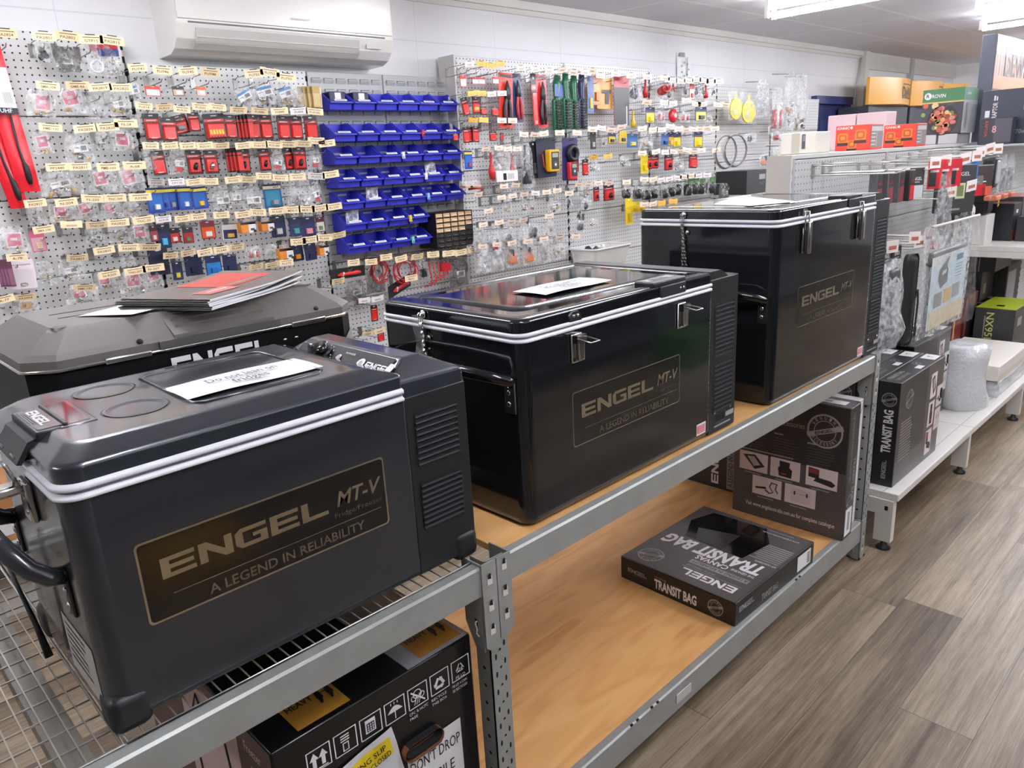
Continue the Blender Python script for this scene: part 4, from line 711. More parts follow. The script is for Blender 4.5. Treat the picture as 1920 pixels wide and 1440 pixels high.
def chain(t, x, y, z0, z1, bag=True):
    a = MB(); a.ball((x-.004, y, z0), .009, M_CHROME, (.5, 1, 1), 10)
    for s in (0, .022):
        z = z0-.004; i = 0
        while z > z1:
            c = V((x-.008, y-s*(z0-z)/(z0-z1)*1.0+(.008 if s else 0), z)); u, v = (Y_, Z_) if i % 2 else (X_, Z_)
            a.tube([c+u*.0035+v*.003, c+v*.0068, c-u*.0035+v*.003, c-u*.0035-v*.003, c-v*.0068, c+u*.0035-v*.003], .0011, M_CHROME, 4, True)
            z -= .0095; i += 1
    a.ball((x-.003, y-.012, z0-.05), .007, M_CHROME, (.5, 1, 1), 10)
    a.build('lid_chain', t)
    if bag:
        a = MB(); F = (V((x-.014, y+.022, z0-.12)), -Y_, Z_)
        a.sheet(F, 3, 8, lambda p, q: ((p*.034)*(1-.2*q), q*.118, .004*math.sin(9*q+5*p)), M_CLEAR); a.build('chain_sleeve', t)
def chest(name, label, x0, x1, xs, y0, y1, zb, zl, zt, vent, bag, rotz=0):
    # x0..xs cabinet, xs..x1 machine end, zb top of body, zl bottom of lid, zt lid edge (all over the shelf)
    Z = ZS-.002
    t = thing(name, label, 'fridge', ((x0+x1)/2, (y0+y1)/2, Z), 'charcoal chest fridges in a row', rotz)
    k = lambda s_: lpoly(x0+s_, xs, y0+s_, y1-s_, .026)
    b = MB(); loft(b, [(k(.006), Z+.006), (k(.0), Z+.018), (k(0), Z+.021), (k(0), Z+zb)], M_GLOSS); b.build('body', t)
    for (a0, a1, nm) in ((zb, zb+.008, 'lower_trim'), (zl-.008, zl, 'lid_trim')):
        b = MB(); o = -.0035; R = lambda d_: lpoly(x0-d_, xs, y0-d_, y1+d_, .029)
        loft(b, [(R(0), Z+a0), (R(.0035), Z+a0+.0015), (R(.0035), Z+a1-.0015), (R(0), Z+a1)], M_TRIM); b.build(nm, t)
    b = MB(); loft(b, [(lpoly(x0+.003, xs-.003, y0+.003, y1-.003, .027), Z+zb+.006), (lpoly(x0+.003, xs-.003, y0+.003, y1-.003, .027), Z+zl-.006)], M_GASK); b.build('gasket', t)
    b = MB(); R = lambda d_: lpoly(x0+d_, xs-.003-d_*(1 if d_ > .03 else .3), y0+d_, y1-d_, .028)
    loft(b, [(R(0), Z+zl), (R(0), Z+zt-.008), (R(0), Z+zt-.006), (R(.002), Z+zt-.002), (R(.007), Z+zt), (R(.05), Z+zt+.0025), (R(.0515), Z+zt+.0005), (R(.056), Z+zt+.0005), (R(.0575), Z+zt+.003), (R(.09), Z+zt+.0035)], M_GLOSS); b.build('lid', t)
    # machine end
    b = MB(); M_ = M_MACHINE
    b.rbox(xs+.0008, x1, y0+.0008, y1-.0008, Z+.004, Z+zb+.026, .003, M_, 2)
    b.prism([(xs+.001, zb+.024), (xs+.001, zt), (xs+.05, zt), (xs+.064, zt-.006), (xs+.085, zb+.026), (x1-.004, zb+.025)], (0, y1-.004, Z), X_, Z_, (y1-y0)-.008, M_)
    b.build('machine_compartment', t)
    b = MB(); vx0, vx1 = xs+.022, x1-.022
    for (a0, a1, n_) in vent: vents(b, vx0, vx1, Z+a0, Z+a1, n_, y0+.001)
    b.build('vent_grille', t)
    F = front(xs+.01, y0+.001, Z)
    b = MB(); b.rect(F, .025, .032, .07, .05, M_VOID); b.rect(F, .075, .035, .115, .048, M_GREYP); b.rect(F, .02, .018, .10, .022, M_GREYP)
    for u in (.018, .095): b.ball((xs+.01+u, y0-.001, Z+.06), .0045, M_CHROME, (1, .5, 1), 8)
    b.build('power_socket', t)
    b = MB(); F = front(xs-.055, y0, Z+.02); b.rect(F, 0, 0, .042, .03, M_PAPER); b.rect(F, .004, .004, .038, .026, hexm('d98a90'), .001); b.rect(F, .003, .006, .006, .024, M_RED, .0012); b.build('warning_sticker', t)
    # lid handle
    xm = xs-.215
    b = MB(); b.rbox(xm, xm+.10, y0-.004, y0+.006, Z+zl-.004, Z+zt-.002, .003, M_BLK, 2); b.rbox(xm-.02, xm+.105, y0+.0, y0+.055, Z+zt-.003, Z+zt+.008, .003, M_BLK, 2)
    F = top(xm-.012, y0+.008, Z+zt+.008); b.rect(F, 0, .012, .10, .034, M_GREYP); logo(b, F, .02, .015, .06, .014, M_CHROME); b.build('lid_latch', t)
    w = xs-x0
    for f in (.19, .755): latch(t, x0+w*f+.03, y0, Z+zl+.005, Z+zb-.006, bag)
    b = MB(); badge(b, front(x0+w*.205+.005, y0, Z+zb-.246 if zb < .45 else Z+zb-.295), .386, .118); b.build('badge', t)
    carry(t, x0, y0+.022, y1-.03, Z+.305)
    chain(t, x0, (y0+y1)/2+.06, Z+zl+.012, Z+zl-.15, bag)
    return t
f2 = chest('chest_fridge', 'black lidded chest fridge in the middle of the row, white notice on its lid', .945, 1.735, 1.603, .962, 1.402, .379, .398, .424, [(.21, .348, 12), (.064, .196, 11)], True)
f3 = chest('chest_fridge', 'tallest charcoal chest fridge at the far right end of the shelf', 1.905, 2.69, 2.563, .95, 1.40, .499, .520, .547, [(.345, .47, 11), (.215, .335, 11), (.085, .205, 10)], False, 0)
# nearest fridge: side opening latch and control console
def near():
    Z = ZS+.0025; x0, x1, xs, y0, y1 = .178, .815, .683, .972, 1.337
    t = thing('portable_fridge', 'charcoal portable fridge nearest the camera with a knob console and large badge', 'fridge', ((x0+x1)/2, (y0+y1)/2, Z))
    k = lambda d_: lpoly(x0+d_, xs, y0+d_, y1-d_, .03)
    b = MB(); loft(b, [(k(.004), Z+.012), (k(0), Z+.02), (k(0), Z+.023), (k(0), Z+.334)], M_PAINT); b.build('body', t)
    for a0, a1, nm in ((.334, .3425, 'lower_trim'), (.3465, .3565, 'lid_trim')):
        b = MB(); R = lambda d_: lpoly(x0-d_, xs-.002, y0-d_, y1+d_, .031)
        loft(b, [(R(0), Z+a0), (R(.005), Z+a0+.002), (R(.005), Z+a1-.002), (R(0), Z+a1)], M_TRIM); b.build(nm, t)
    b = MB(); loft(b, [(k(.002), Z+.341), (k(.002), Z+.348)], M_GASK); b.build('gasket', t)
    b = MB(); R = lambda d_: lpoly(x0+d_, xs-.003-1.75*max(0, d_-.004)-.0*d_, y0+d_, y1-d_, .03)
    loft(b, [(R(0), Z+.3565), (R(0), Z+.373), (R(0), Z+.375), (R(.002), Z+.379), (R(.006), Z+.3815), (R(.008), Z+.3827), (R(.024), Z+.3923), (R(.026), Z+.3935), (R(.030), Z+.3955), (R(.036), Z+.396), (R(.039), Z+.396)], M_PAINT)
    def cup(cx, cy, r):
        F = top(cx, cy, Z+.396)
        b.ring(F, 0, 0, r-.004, r, M_PAINT, .0012, 40); b.ring(F, 0, 0, r-.010, r-.004, M_BLK, .0004, 40); b.ring(F, 0, 0, r, r+.003, M_BLKG, .0003, 40)
    for cy in (1.098, 1.236): cup(.317, cy, .042)
    # raised bead round the shallow tray of the lid
    for k in range(3): b.rbox(.43+.02*k, .446+.02*k, 1.292, 1.298, Z+.395, Z+.3975, .001, M_PAINT, 1)
    tray = [(.378, 1.16), (.378, 1.258), (.39, 1.27), (.573, 1.27), (.585, 1.258), (.585, 1.05), (.573, 1.038), (.39, 1.038), (.378, 1.05)]
    b.tube([(p[0], p[1], Z+.3965) for p in tray], .0026, M_PAINT, 6, True)
    b.build('lid', t)
    # black hand latch on the left end of the lid
    b = MB(); cy = (y0+y1)/2; DR = mat('red_reflection', (82, 40, 44), .08, coat=.6)  # dark red paints a red reflection into the latch recess
    b.rbox(x0+.012, x0+.046, cy-.066, cy+.066, Z+.383, Z+.3975, .002, M_BLK, 2)
    b.prism([(.026, 0), (.030, .004), (.002, -.012), (-.016, -.036), (-.022, -.034), (-.004, -.008)], (x0+.006, cy+.06, Z+.394), X_, Z_, .12, M_BLK)
    for yy in (cy-.045, cy+.02): b.rbox(x0-.014, x0+.0, yy, yy+.03, Z+.358, Z+.366, .002, M_BLKG, 2)
    b.build('latch_housing', t)
    b = MB(); b.rbox(x0+.040, x0+.086, cy-.071, cy+.074, Z+.3935, Z+.3975, .0018, M_PAINT, 2); b.rbox(x0+.048, x0+.080, cy-.062, cy+.066, Z+.3955, Z+.3979, .001, DR, 1); b.rbox(x0+.046, x0+.052, cy-.062, cy+.066, Z+.396, Z+.401, .002, M_BLK, 2); b.build('latch_recess', t)
    b = MB(); F = (V((x0+.024, cy+.05, Z+.3977)), -Y_, X_)
    b.rect(F, -.008, -.007, .108, .022, hexm('6a6666', .25)); logo(b, F, .004, .001, .085, .014, M_PAPER); b.lines(F, .004, -.001, .09, 2, .003, M_PAPER)
    b.build('latch_label', t)
    b = MB(); y = 1.142
    b.rbox(x0-.010, x0, y-.02, y+.02, Z+.265, Z+.325, .003, M_CHROME, 2); b.tube([(x0-.012, y-.014, Z+.318), (x0-.022, y-.014, Z+.352), (x0-.022, y+.014, Z+.352), (x0-.012, y+.014, Z+.318)], .002, M_CHROME, 6)
    b.rbox(x0-.05, x0-.008, y-.012, y+.016, Z+.308, Z+.322, .004, M_CHROME, 2)
    for dz in (.28, .30): b.ball((x0-.010, y-.008, Z+dz), .004, M_CHROME, (.5, 1, 1), 8)
    b.build('side_latch', t)
    # console
    b = MB(); zr = .398
    base = [(xs+.002, y0+.001), (x1, y0+.001), (x1, y1), (xs+.002, y1)]
    A = [(xs-.003, y0+.002, .334), (x1, y0+.002, .337), (x1, y1, .337), (xs-.003, y1, .334)]
    B_ = [(xs-.024, y0+.004, .366), (x1-.001, y0+.004, .362), (x1-.001, y1-.004, .362), (xs-.024, y1-.004, .366)]
    Cc = [(.706, y0+.028, zr), (.742, y0+.028, zr), (.742, y1-.05, zr), (.706, y1-.05, zr)]
    vs = [(p[0], p[1], Z+p[2]) for p in A+B_+Cc]
    fs = [(0, 1, 5, 4), (1, 2, 6, 5), (2, 3, 7, 6), (3, 0, 4, 7), (4, 5, 9, 8), (5, 6, 10, 9), (6, 7, 11, 10), (7, 4, 8, 11), (8, 9, 10, 11)]
    bm = bmesh.new(); vv = [bm.verts.new(v) for v in vs]
    for f in fs: bm.faces.new([vv[i] for i in f])
    bm.normal_update()
    bmesh.ops.bevel(bm, geom=[e for e in bm.edges if not e.is_boundary], offset=.004, segments=2, affect='EDGES', profile=.5)
    b.bm(bm, M_PAINT, False); b.build('console', t)
    # sloping control panel on the console, facing the lid
    o = V((xs-.021, y1-.052, Z+.3685)); v = V((.044, 0, .0285)).normalized(); u = V((0, -1, 0)); F = (o, u, v); L = y1-y0-.085
    b = MB(); b.rect(F, .0, .0, L, .047, mat('console_black', (22, 22, 24), .65), .0025)
    b.rect(F, .0, .006, .045, .034, M_BLKG, .005)
    b.disc(F, .135, .021, .007, M_WHITE, .0045, 20, .9); b.disc(F, .135, .021, .005, M_GREYP, .005, 16); b.disc(F, .205, .021, .010, M_PAPER, .0045, 24); b.disc(F, .205, .021, .005, M_GREYP, .005, 16)
    logo(b, F, .22, .013, .07, .014, M_PAPER, .0045); b.text(F, 'POWER', .145, .032, .006, M_PAPER, .03, off=.0045)
    b.rect(F, .295, .004, L, .034, M_BLKG, .005)
    b.build('control_panel', t)
    b = MB(); n_ = u.cross(v); c = o+u*.088+v*.021
    b.tube([c+n_*.004, c+n_*.010], .017, M_BLK, 24); b.tube([c+n_*.010, c+n_*.022], .013, M_BLKG, 20)
    for i in range(9): a = -2.2+i*.55; p = c+u*(.021*math.cos(a))+v*(.021*math.sin(a))+n_*.0045; b.ball(p, .0013, M_PAPER, seg=6)
    b.build('thermostat_knob', t)
    b = MB(); c = o+u*.055+v*.0; b.rbox(c.x+.004, c.x+.042, c.y-.010, c.y+.010, c.z+.004, c.z+.0315, .006, M_PAINT, 3); b.build('knob_guard', t)
    # machine end
    b = MB(); b.rbox(xs+.0006, x1, y0+.0006, y1-.0006, Z+.012, Z+.338, .0025, M_MACHINE, 2); b.build('machine_compartment', t)
    b = MB(); vents(b, .7, .79, Z+.216, Z+.312, 9, y0); vents(b, .7, .79, Z+.098, Z+.186, 9, y0); b.build('vent_grille', t)
    for cx in (x0, x1):
        for cy_ in (y0, y1):
            b = MB(); xx, yy = (cx-.004, cx+.05) if cx == x0 else (cx-.05, cx+.004); ya, yb = (cy_-.004, cy_+.05) if cy_ == y0 else (cy_-.05, cy_+.004)
            b.rbox(xx, yy, ya, yb, Z-.0015, Z+.055, .014, M_BLK, 3); b.build('corner_foot', t)
    b = MB(); badge(b, front(.2435, y0, Z+.135), .387, .119, .003); b.build('badge', t)
    b = MB(); F = left(x0, y0+.07, Z+.03); b.rect(F, -.10, 0, .04, .09, hexm('b9b4ac')); b.lines(F, -.09, .08, .10, 6, .011, M_GREYP); b.build('rating_label', t)
    # tubular handle on the left end
    b = MB(); z = Z+.215; yf, yb = 1.045, 1.315
    A = [(0, 0, 0), (.018, .001, .004), (.036, .006, .02), (.05, .018, .042), (.058, .04, .056), (.06, .07, .06)]
    P = [(x0-a, yf+c, z+d) for a, c, d in A]+[(x0-a, yb-c, z+d) for a, c, d in A[::-1]]
    b.tube(P, .0125, mat('handle_grey', (62, 64, 68), .2, .5, coat=.3), 12); b.build('carry_handle', t)
    for y in (yf, yb):
        b = MB(); b.rbox(x0-.004, x0+.001, y-.012, y+.012, z-.06, z+.01, .003, M_BLK, 2)
        for dz in (-.022, -.044): b.ball((x0-.005, y, z+dz), .006, M_CHROME, (.5, 1, 1), 10)
        b.build('handle_bracket', t)
    return t
near()
b = MB(); b.tube([(.15, 1.34, .97), (.155, 1.29, .90), (.16, 1.255, .85), (.163, 1.235, .803)], [.003, .003, .004, .006], M_BLK, 6)
tag(b.build('power_cord', None, (.163, 1.235, .8)), 'short black cord hanging from the far handle end of the nearest fridge', 'cord')
# notices on the lids
def notice(x0, x1, y0, y1, z, label, two=True, rot=0):
    b = MB(); F = top(x0, y0, z); w, h = x1-x0, y1-y0
    b.sheet(F, 8, 4, lambda a, q: (a*w, q*h, .0012+.0015*math.sin(6*a+2*q)*math.sin(3*q+1)), M_PAPER)
    b.text(F, 'Do not lean on', w*.5, h*.52, .03, M_DIMP, w*.52, .01, al='C', off=.0045); b.text(F, 'fridges', w*.5, h*.2, .03, M_DIMP, w*.26, .01, al='C', off=.0045)
    return tag(b.build('paper_notice', None, (x0, y0, z)), label, 'notice')
notice(.376, .596, 1.062, 1.158, ZS+.4005, 'white paper notice with two lines of print on the nearest fridge lid')
notice(1.145, 1.37, 1.08, 1.18, ZS+.4285, 'white paper notice on the shiny lid of the middle fridge')
b = MB(); F = (V((1.965, 1.06, ZS+.5495)), V((.94, -.34, 0)), V((.34, .94, 0)))
b.sheet(F, 8, 5, lambda a, q: (a*.17, q*.16, .002+.016*math.sin(2.6*a)*q), M_PAPER)
tag(b.build('paper_sheet', None, (1.965, 1.06, ZS+.5495)), 'curled white paper sheet on the lid of the tallest fridge', 'paper')
# grey lidded fridge at the back of the shelf
def back_fridge():
    x0, x1, y0, y1 = .257, .905, 1.42, 1.83; Z = ZS+.0025; ch = .045
    t = thing('cool_box_fridge', 'grey ridged lid fridge with big white lettering behind the nearest fridge', 'fridge', ((x0+x1)/2, (y0+y1)/2, Z))
    O = lambda d_, c=ch: [(x0+c, y0+d_), (x1-c, y0+d_), (x1-d_, y0+c), (x1-d_, y1-c), (x1-c, y1-d_), (x0+c, y1-d_), (x0+d_, y1-c), (x0+d_, y0+c)]
    b = MB(); loft(b, [(O(.01), Z+.0), (O(.004), Z+.02), (O(.004), Z+.395)], mat('cool_box_black', (13, 13, 15), .5, spec=.12), False); b.build('body', t)
    b = MB(); b.add([(x1-ch-.0, y0+.002, Z+.30), (x1+.0005, y0+ch, Z+.30), (x1+.0005, y0+ch, Z+.362), (x1-ch, y0+.002, Z+.345)], [(0, 1, 2, 3)], M_PGREY)
    b.add([(x1-ch-.10, y0+.0028, Z), (x1-ch, y0+.0028, Z), (x1-ch, y0+.0028, Z+.345), (x1-ch-.10, y0+.0028, Z+.325)], [(0, 1, 2, 3)], M_PGREY)
    b.build('side_panel', t)
    b = MB(); b.tube([(p[0], p[1], Z+.401) for p in O(-.001)], .0035, M_CHROME, 6, True); b.build('lid_seam', t)
    b = MB(); zt = .462
    loft(b, [(O(0), Z+.404), (O(0), Z+.418), (O(.012, .05), Z+.427), (O(.055, .08), Z+zt-.006), (O(.065, .088), Z+zt)], M_TAUPE, False)
    b.build('lid', t)
    b = MB(); xm0, xm1 = .50, .70                                   # ribbed notch in the middle of the front edge
    b.prism([(-.004, .404), (-.004, .425), (.055, .457), (.09, .4635), (.10, .404)], (xm0, y0+.004, Z), Y_, Z_, xm1-xm0, M_TAUPE)
    for k in range(4): y = y0+.02+.017*k; b.box(xm0+.012, xm1-.012, y, y+.004, Z+.4355+.0095*k, Z+.4395+.0095*k, M_TAUPE)
    b.build('grip', t)
    b = MB(); b.box(xm0-.03, xm1+.01, y0-.006, y0+.006, Z+.404, Z+.4185, hexm('4c4a48')); b.build('grip_recess', t)
    for x in (.415, .775):
        b = MB(); b.rbox(x-.04, x+.04, y0-.006, y0+.002, Z+.395, Z+.4075, .003, M_CHROME, 2); b.build('hinge', t)
        b = MB(); b.ball((x+.025, y0+.005, Z+.424), .006, M_BLK, (1, .6, 1), 10); b.build('screw_cap', t)
    for x, y in ((.335, 1.50), (.335, 1.76), (.83, 1.52), (.83, 1.76)):
        b = MB(); b.ring(top(x, y, Z+zt), 0, 0, .009, .013, M_BLK, .0006, 20); b.build('lid_plug', t)
    b = MB()
    for k in range(2): b.box(.36, .60, 1.60+.06*k, 1.606+.06*k, Z+zt, Z+zt+.0008, M_BLK)
    b.build('lid_groove', t)
    b = MB(); logo(b, front(.487, y0+.0035, Z+.335), 0, 0, .20, .048, M_PAPER); b.build('lettering', t)
    for x in (.72, .745): b = MB(); b.ball((x, y0+.004, Z+.372), .005, M_CHROME, (1, .5, .7), 8); b.build('bolt', t)
back_fridge()
# magazines on the grey lid
zl = ZS+.0025+.4625
for i in range(6):
    x0 = .559+.006*random.random(); y0 = 1.385+.006*random.random(); z = zl+.0034*i; w, h = .297, .215
    b = MB(); a = math.radians(28+2.2*math.sin(2.3*i)); ua, va = V((math.cos(a), math.sin(a), 0)), V((-math.sin(a), math.cos(a), 0))
    o = V((x0, y0, z)); F = (o, ua, va); wv = .004+.0008*i
    f = lambda p, q, s_=0: (p*w, q*h, .0005+s_+wv*(p**2)*1.6+.0012*math.sin(6*p+1)+.0016*math.sin(5*p+1.3*i)*p)
    b.sheet(F, 10, 5, lambda p, q: f(p, q, 0), M_PAPER, True); b.sheet(F, 10, 5, lambda p, q: f(p, q, .003), hexm('6f6a66', .25))
    for q in (0, 1):
        vs = [];
        for k in range(11):
            for s_ in (0, .003): c = f(k/10, q, s_); vs.append(o+ua*c[0]+va*c[1]+Z_*c[2])
        b.add(vs, [(2*k, 2*k+2, 2*k+3, 2*k+1) for k in range(10)], M_PAPER)
    vs = []
    for k in range(6):
        for s_ in (0, .003): c = f(1, k/5, s_); vs.append(o+ua*c[0]+va*c[1]+Z_*c[2])
    b.add(vs, [(2*k, 2*k+2, 2*k+3, 2*k+1) for k in range(5)], M_PAPER)
    if i == 5:
        R1 = hexm('c9514a', .25); R2 = hexm('d98078', .25)
        b.sheet(F, 8, 4, lambda p, q: (lambda c: (c[0], c[1], c[2]+.0006))(f(.42+.5*p, .30+.62*q, .003)), R1)
        b.sheet(F, 6, 2, lambda p, q: (lambda c: (c[0], c[1], c[2]+.0008))(f(.16+.3*p, .18+.22*q, .003)), R2)
        b.sheet(F, 6, 2, lambda p, q: (lambda c: (c[0], c[1], c[2]+.0011))(f(.5+.35*p, .35+.06*q, .003)), hexm('8f8580', .25))
        b.sheet(F, 6, 2, lambda p, q: (lambda c: (c[0], c[1], c[2]+.0011))(f(.22+.2*p, .28+.03*q, .003)), hexm('e6dcd8', .3))
    nm = ['bottom', 'second lowest', 'third lowest', 'third from top', 'second from top', 'top']
    tag(b.build('magazine', None, o), ('top magazine with a grey and red cover on the grey lidded fridge' if i == 5 else 'magazine %s in the curled stack on the grey lidded fridge' % nm[i]), 'magazine', 'magazines on the grey lid')
b = MB(); F = (V((.45, 1.47, zl)), V((.88, .475, 0)), V((-.475, .88, 0)))
b.sheet(F, 5, 3, lambda p, q: (p*.2, q*.13, .0012+.004*(1-p)*(1-q)), M_PAPER)
tag(b.build('loose_sheet', None, F[0]), 'loose white sheet sticking out left under the magazines', 'paper')
# ---------------------------------------------------------------- printed cartons
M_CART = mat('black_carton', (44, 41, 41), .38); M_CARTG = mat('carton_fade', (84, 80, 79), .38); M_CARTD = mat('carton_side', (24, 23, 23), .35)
def seal(b, F, cu, cv, r, mt=M_GREYP, sx=1):
    b.ring(F, cu, cv, r*.9, r, mt, .0008, 28, sx); b.ring(F, cu, cv, r*.58, r*.62, mt, .0008, 24, sx)
    o, u, v = F
    for t_, a0, sg in (('GENUINE', 150, -1), ('ACCESSORY', 205, 1)):
        for i, ch in enumerate(t_):
            a = math.radians(a0+sg*i*(120/(len(t_)-1)) if sg < 0 else a0+10+i*(110/(len(t_)-1)))
            rr = r*.68 if sg < 0 else r*.84
            b.text(F, ch, cu+rr*sx*math.cos(a), cv+rr*math.sin(a), r*.27, mt, r*.12*sx, .02, al='C', rot=a-math.pi/2 if sg < 0 else a+math.pi/2)
    c, s_ = math.cos(.35), math.sin(.35)
    b.pg(F, [(cu+(p*c-q*s_)*sx, cv+p*s_+q*c) for p, q in ((-r*1.05, -r*.14), (r*1.05, -r*.14), (r*1.05, r*.14), (-r*1.05, r*.14))], mt, .0012)
    logo(b, F, cu-r*.55*c*sx, cv-r*.08-r*.2, r*1.1*sx, r*.17, M_CARTD, .0018, .35)
def photo(b, F, u, v, w, h, kind, dark='2a2624'):
    b.rect(F, u, v, u+w, v+h, mat('photo_ground', (222, 208, 206), .5), .0008)
    D = hexm(dark); q = lambda P, m=D, o=.0013: b.pg(F, [(u+p[0]*w, v+p[1]*h) for p in P], m, o)
    if kind == 0: q([(.12, .8), (.55, .9), (.9, .35), (.55, .12)]); q([(.27, .75), (.52, .8), (.75, .4), (.52, .28)], hexm('b8aaa8'), .0018)
    if kind == 1: q([(.3, .1), (.72, .08), (.74, .5), (.64, .62), (.66, .88), (.3, .9), (.32, .62), (.26, .5)]); q([(.38, .22), (.55, .2), (.55, .27), (.38, .28)], M_RED, .0018)
    if kind == 2: q([(.08, .45), (.42, .42), (.42, .9), (.08, .95)]); q([(.1, .66), (.4, .64), (.4, .88), (.1, .9)], hexm('8a2a30'), .0018); q([(.25, .28), (.85, .14), (.95, .3), (.8, .45), (.35, .5)])
    if kind == 3:
        q([(.1, .4), (.45, .5), (.5, .4), (.12, .3)])
        o, a, c = F; n_ = a.cross(c)*.002
        b.tube([o+a*(u+w*x)+c*(v+h*y)+n_ for x, y in ((.45, .35), (.6, .2), (.72, .3), (.6, .55), (.66, .8), (.85, .78), (.8, .5), (.88, .3))], .0022, D, 4)
    if kind == 4:
        q(rpoly(.2, .85, .12, .85, .08), hexm('cfc2bf'), .0012); q([(.22, .6), (.83, .6), (.83, .58), (.22, .58)], hexm('8f8583'), .0018)
        for x in (.3, .7): q([(x, .5), (x+.05, .5), (x+.05, .7), (x, .7)], D, .002)
def backprint(b, F, w, h):       # photos, copy and seal on the large face of the transit carton (w x h)
    b.text(F, 'Quality', .30*w, .845*h, .035*h/.49, M_GREYP, .25*w); b.text(F, 'Proven Accessories', .25*w, .785*h, .030, M_GREYP, .38*w)
    seal(b, F, .80*w, .80*h, .062)
    for k in range(3): b.rect(F, (.08+.29*k)*w, .725*h-.01*k, (.16+.29*k)*w, .735*h-.01*k, M_GREYP); b.lines(F, (.08+.29*k)*w, .70*h-.01*k, .24*w, 9, .0105, M_DIMP, .35)
    b.rect(F, .06*w, .535*h, .55*w, .545*h, M_GREYP)
    for i, (u, v) in enumerate(((.06, .37), (.35, .37), (.665, .37))): photo(b, F, u*w, v*h, .265*w, .15*h, i); b.rect(F, (u+.05)*w, v*h-.011, (u+.2)*w, v*h-.007, M_GREYP)
    for i, (u, v) in enumerate(((.19, .19), (.49, .19))): photo(b, F, u*w, v*h, .27*w, .15*h, 3+i); b.rect(F, (u+.05)*w, v*h-.011, (u+.2)*w, v*h-.007, M_GREYP)
    b.text(F, 'Visit www.engelaustralia.com.au for complete catalogue', .13*w, .085*h, .023, M_WHITE, .80*w, .005)
    b.rect(F, .13*w, .062*h, .40*w, .068*h, M_DIMP)
def carton(name, label, x0, x1, y0, y1, z0, z1, mt, cat='carton', group=None, rotz=0):
    t = thing(name, label, cat, ((x0+x1)/2, (y0+y1)/2, z0), group, rotz)
    return t, MB().rbox(x0, x1, y0, y1, z0, z1, .0025, mt, 2)
# flat carton on the lower board
zb = .1635
t, b = carton('transit_bag_carton', 'black printed carton lying flat on the lower plywood shelf', 1.752, 2.242, .942, 1.362, zb, zb+.078, M_CARTD, group='black accessory cartons', rotz=-.02)
Zt = zb+.078
F = (V((1.752, .942, Zt)), Y_, -X_)        # reading from the far right: u runs to the wall, v runs to the camera
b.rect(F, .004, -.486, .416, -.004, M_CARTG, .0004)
b.pg(F, [(.12, -.24), (.34, -.25), (.39, -.36), (.36, -.46), (.16, -.47), (.10, -.38)], M_BLKG, .0008)
b.pg(F, [(.20, -.25), (.30, -.25), (.34, -.33), (.20, -.37)], hexm('2e2a2a'), .0011)
logo(b, F, .035, -.075, .19, .035, M_WHITE); b.rect(F, .03, -.085, .24, -.083, M_GREYP); b.text(F, 'MT-V FRIDGE', .13, -.102, .016, M_GREYP, .10)
b.rect(F, .03, -.135, .235, -.112, M_GREYP, .0008); b.text(F, 'A LEGEND IN RELIABILITY', .034, -.131, .02, M_CARTD, .195, .01, off=.0012)
b.text(F, 'THE GENUINE', .03, -.165, .017, M_WHITE, .08, .01); b.text(F, 'CANVAS', .12, -.168, .034, M_WHITE, .115, .025)
b.text(F, 'TRANSIT BAG', .025, -.234, .085, M_WHITE, .36, .04, .12)
seal(b, F, .35, -.07, .043)
b.text(F, 'KIT CONTENTS', .012, -.26, .013, M_WHITE, .07, .01); b.lines(F, .012, -.27, .105, 9, .0125, M_GREYP, .4)
b.text(F, 'www.engelaustralia.com.au', .03, -.45, .014, M_WHITE, .13); b.rect(F, .06, -.47, .15, -.466, M_GREYP)
G = left(1.752, 1.362, zb)
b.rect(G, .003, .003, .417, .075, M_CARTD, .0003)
logo(b, G, .03, .034, .075, .014, M_GREYP); b.rect(G, .04, .028, .11, .030, M_DIMP)
b.text(G, 'THE GENUINE', .135, .052, .008, M_GREYP, .045); b.text(G, 'TRANSIT BAG', .135, .016, .045, M_WHITE, .155, .035); seal(b, G, .355, .038, .026)
G = front(1.752, .942, zb)
logo(b, G, .02, .040, .085, .018, M_GREYP); b.text(G, 'MT-V FRIDGE', .025, .018, .018, M_DIMP, .08, .01); b.text(G, 'TRANSIT BAG', .15, .018, .03, M_GREYP, .10, .02); seal(b, G, .30, .04, .024, M_DIMP)
b.build('carton_body', t); b = MB(); b.rect(G, .375, .014, .465, .068, M_PAPER, .0012); b.lines(G, .385, .06, .05, 3, .014, M_GREYP); b.rect(G, .44, .02, .458, .06, M_GREYP, .0016); b.build('barcode_label', t)
# upright cartons at the right end of the lower board
t, b = carton('transit_bag_carton', 'tall black carton standing on the lower plywood shelf, its photo side facing left', 2.432, 2.512, .925, 1.345, zb, zb+.49, M_CARTG, group='black accessory cartons', rotz=.02)
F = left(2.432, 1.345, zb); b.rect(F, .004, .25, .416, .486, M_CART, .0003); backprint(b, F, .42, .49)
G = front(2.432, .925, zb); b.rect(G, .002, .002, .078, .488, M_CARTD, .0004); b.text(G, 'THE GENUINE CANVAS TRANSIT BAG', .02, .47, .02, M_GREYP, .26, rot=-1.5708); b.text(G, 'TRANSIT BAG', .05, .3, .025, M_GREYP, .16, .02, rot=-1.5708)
seal(b, G, .04, .14, .026, M_GREYP); b.build('carton_body', t); b = MB(); b.rect(G, .012, .012, .066, .115, M_PAPER, .0012); b.rect(G, .03, .03, .05, .10, M_GREYP, .0016); b.build('barcode_label', t)
H_ = top(2.432, .925, zb+.49); b = MB(); b.rect(H_, .02, .03, .06, .20, M_WHITE, .0012); b.rect(H_, .03, .08, .05, .18, M_GREYP, .0016); b.build('top_label', t)
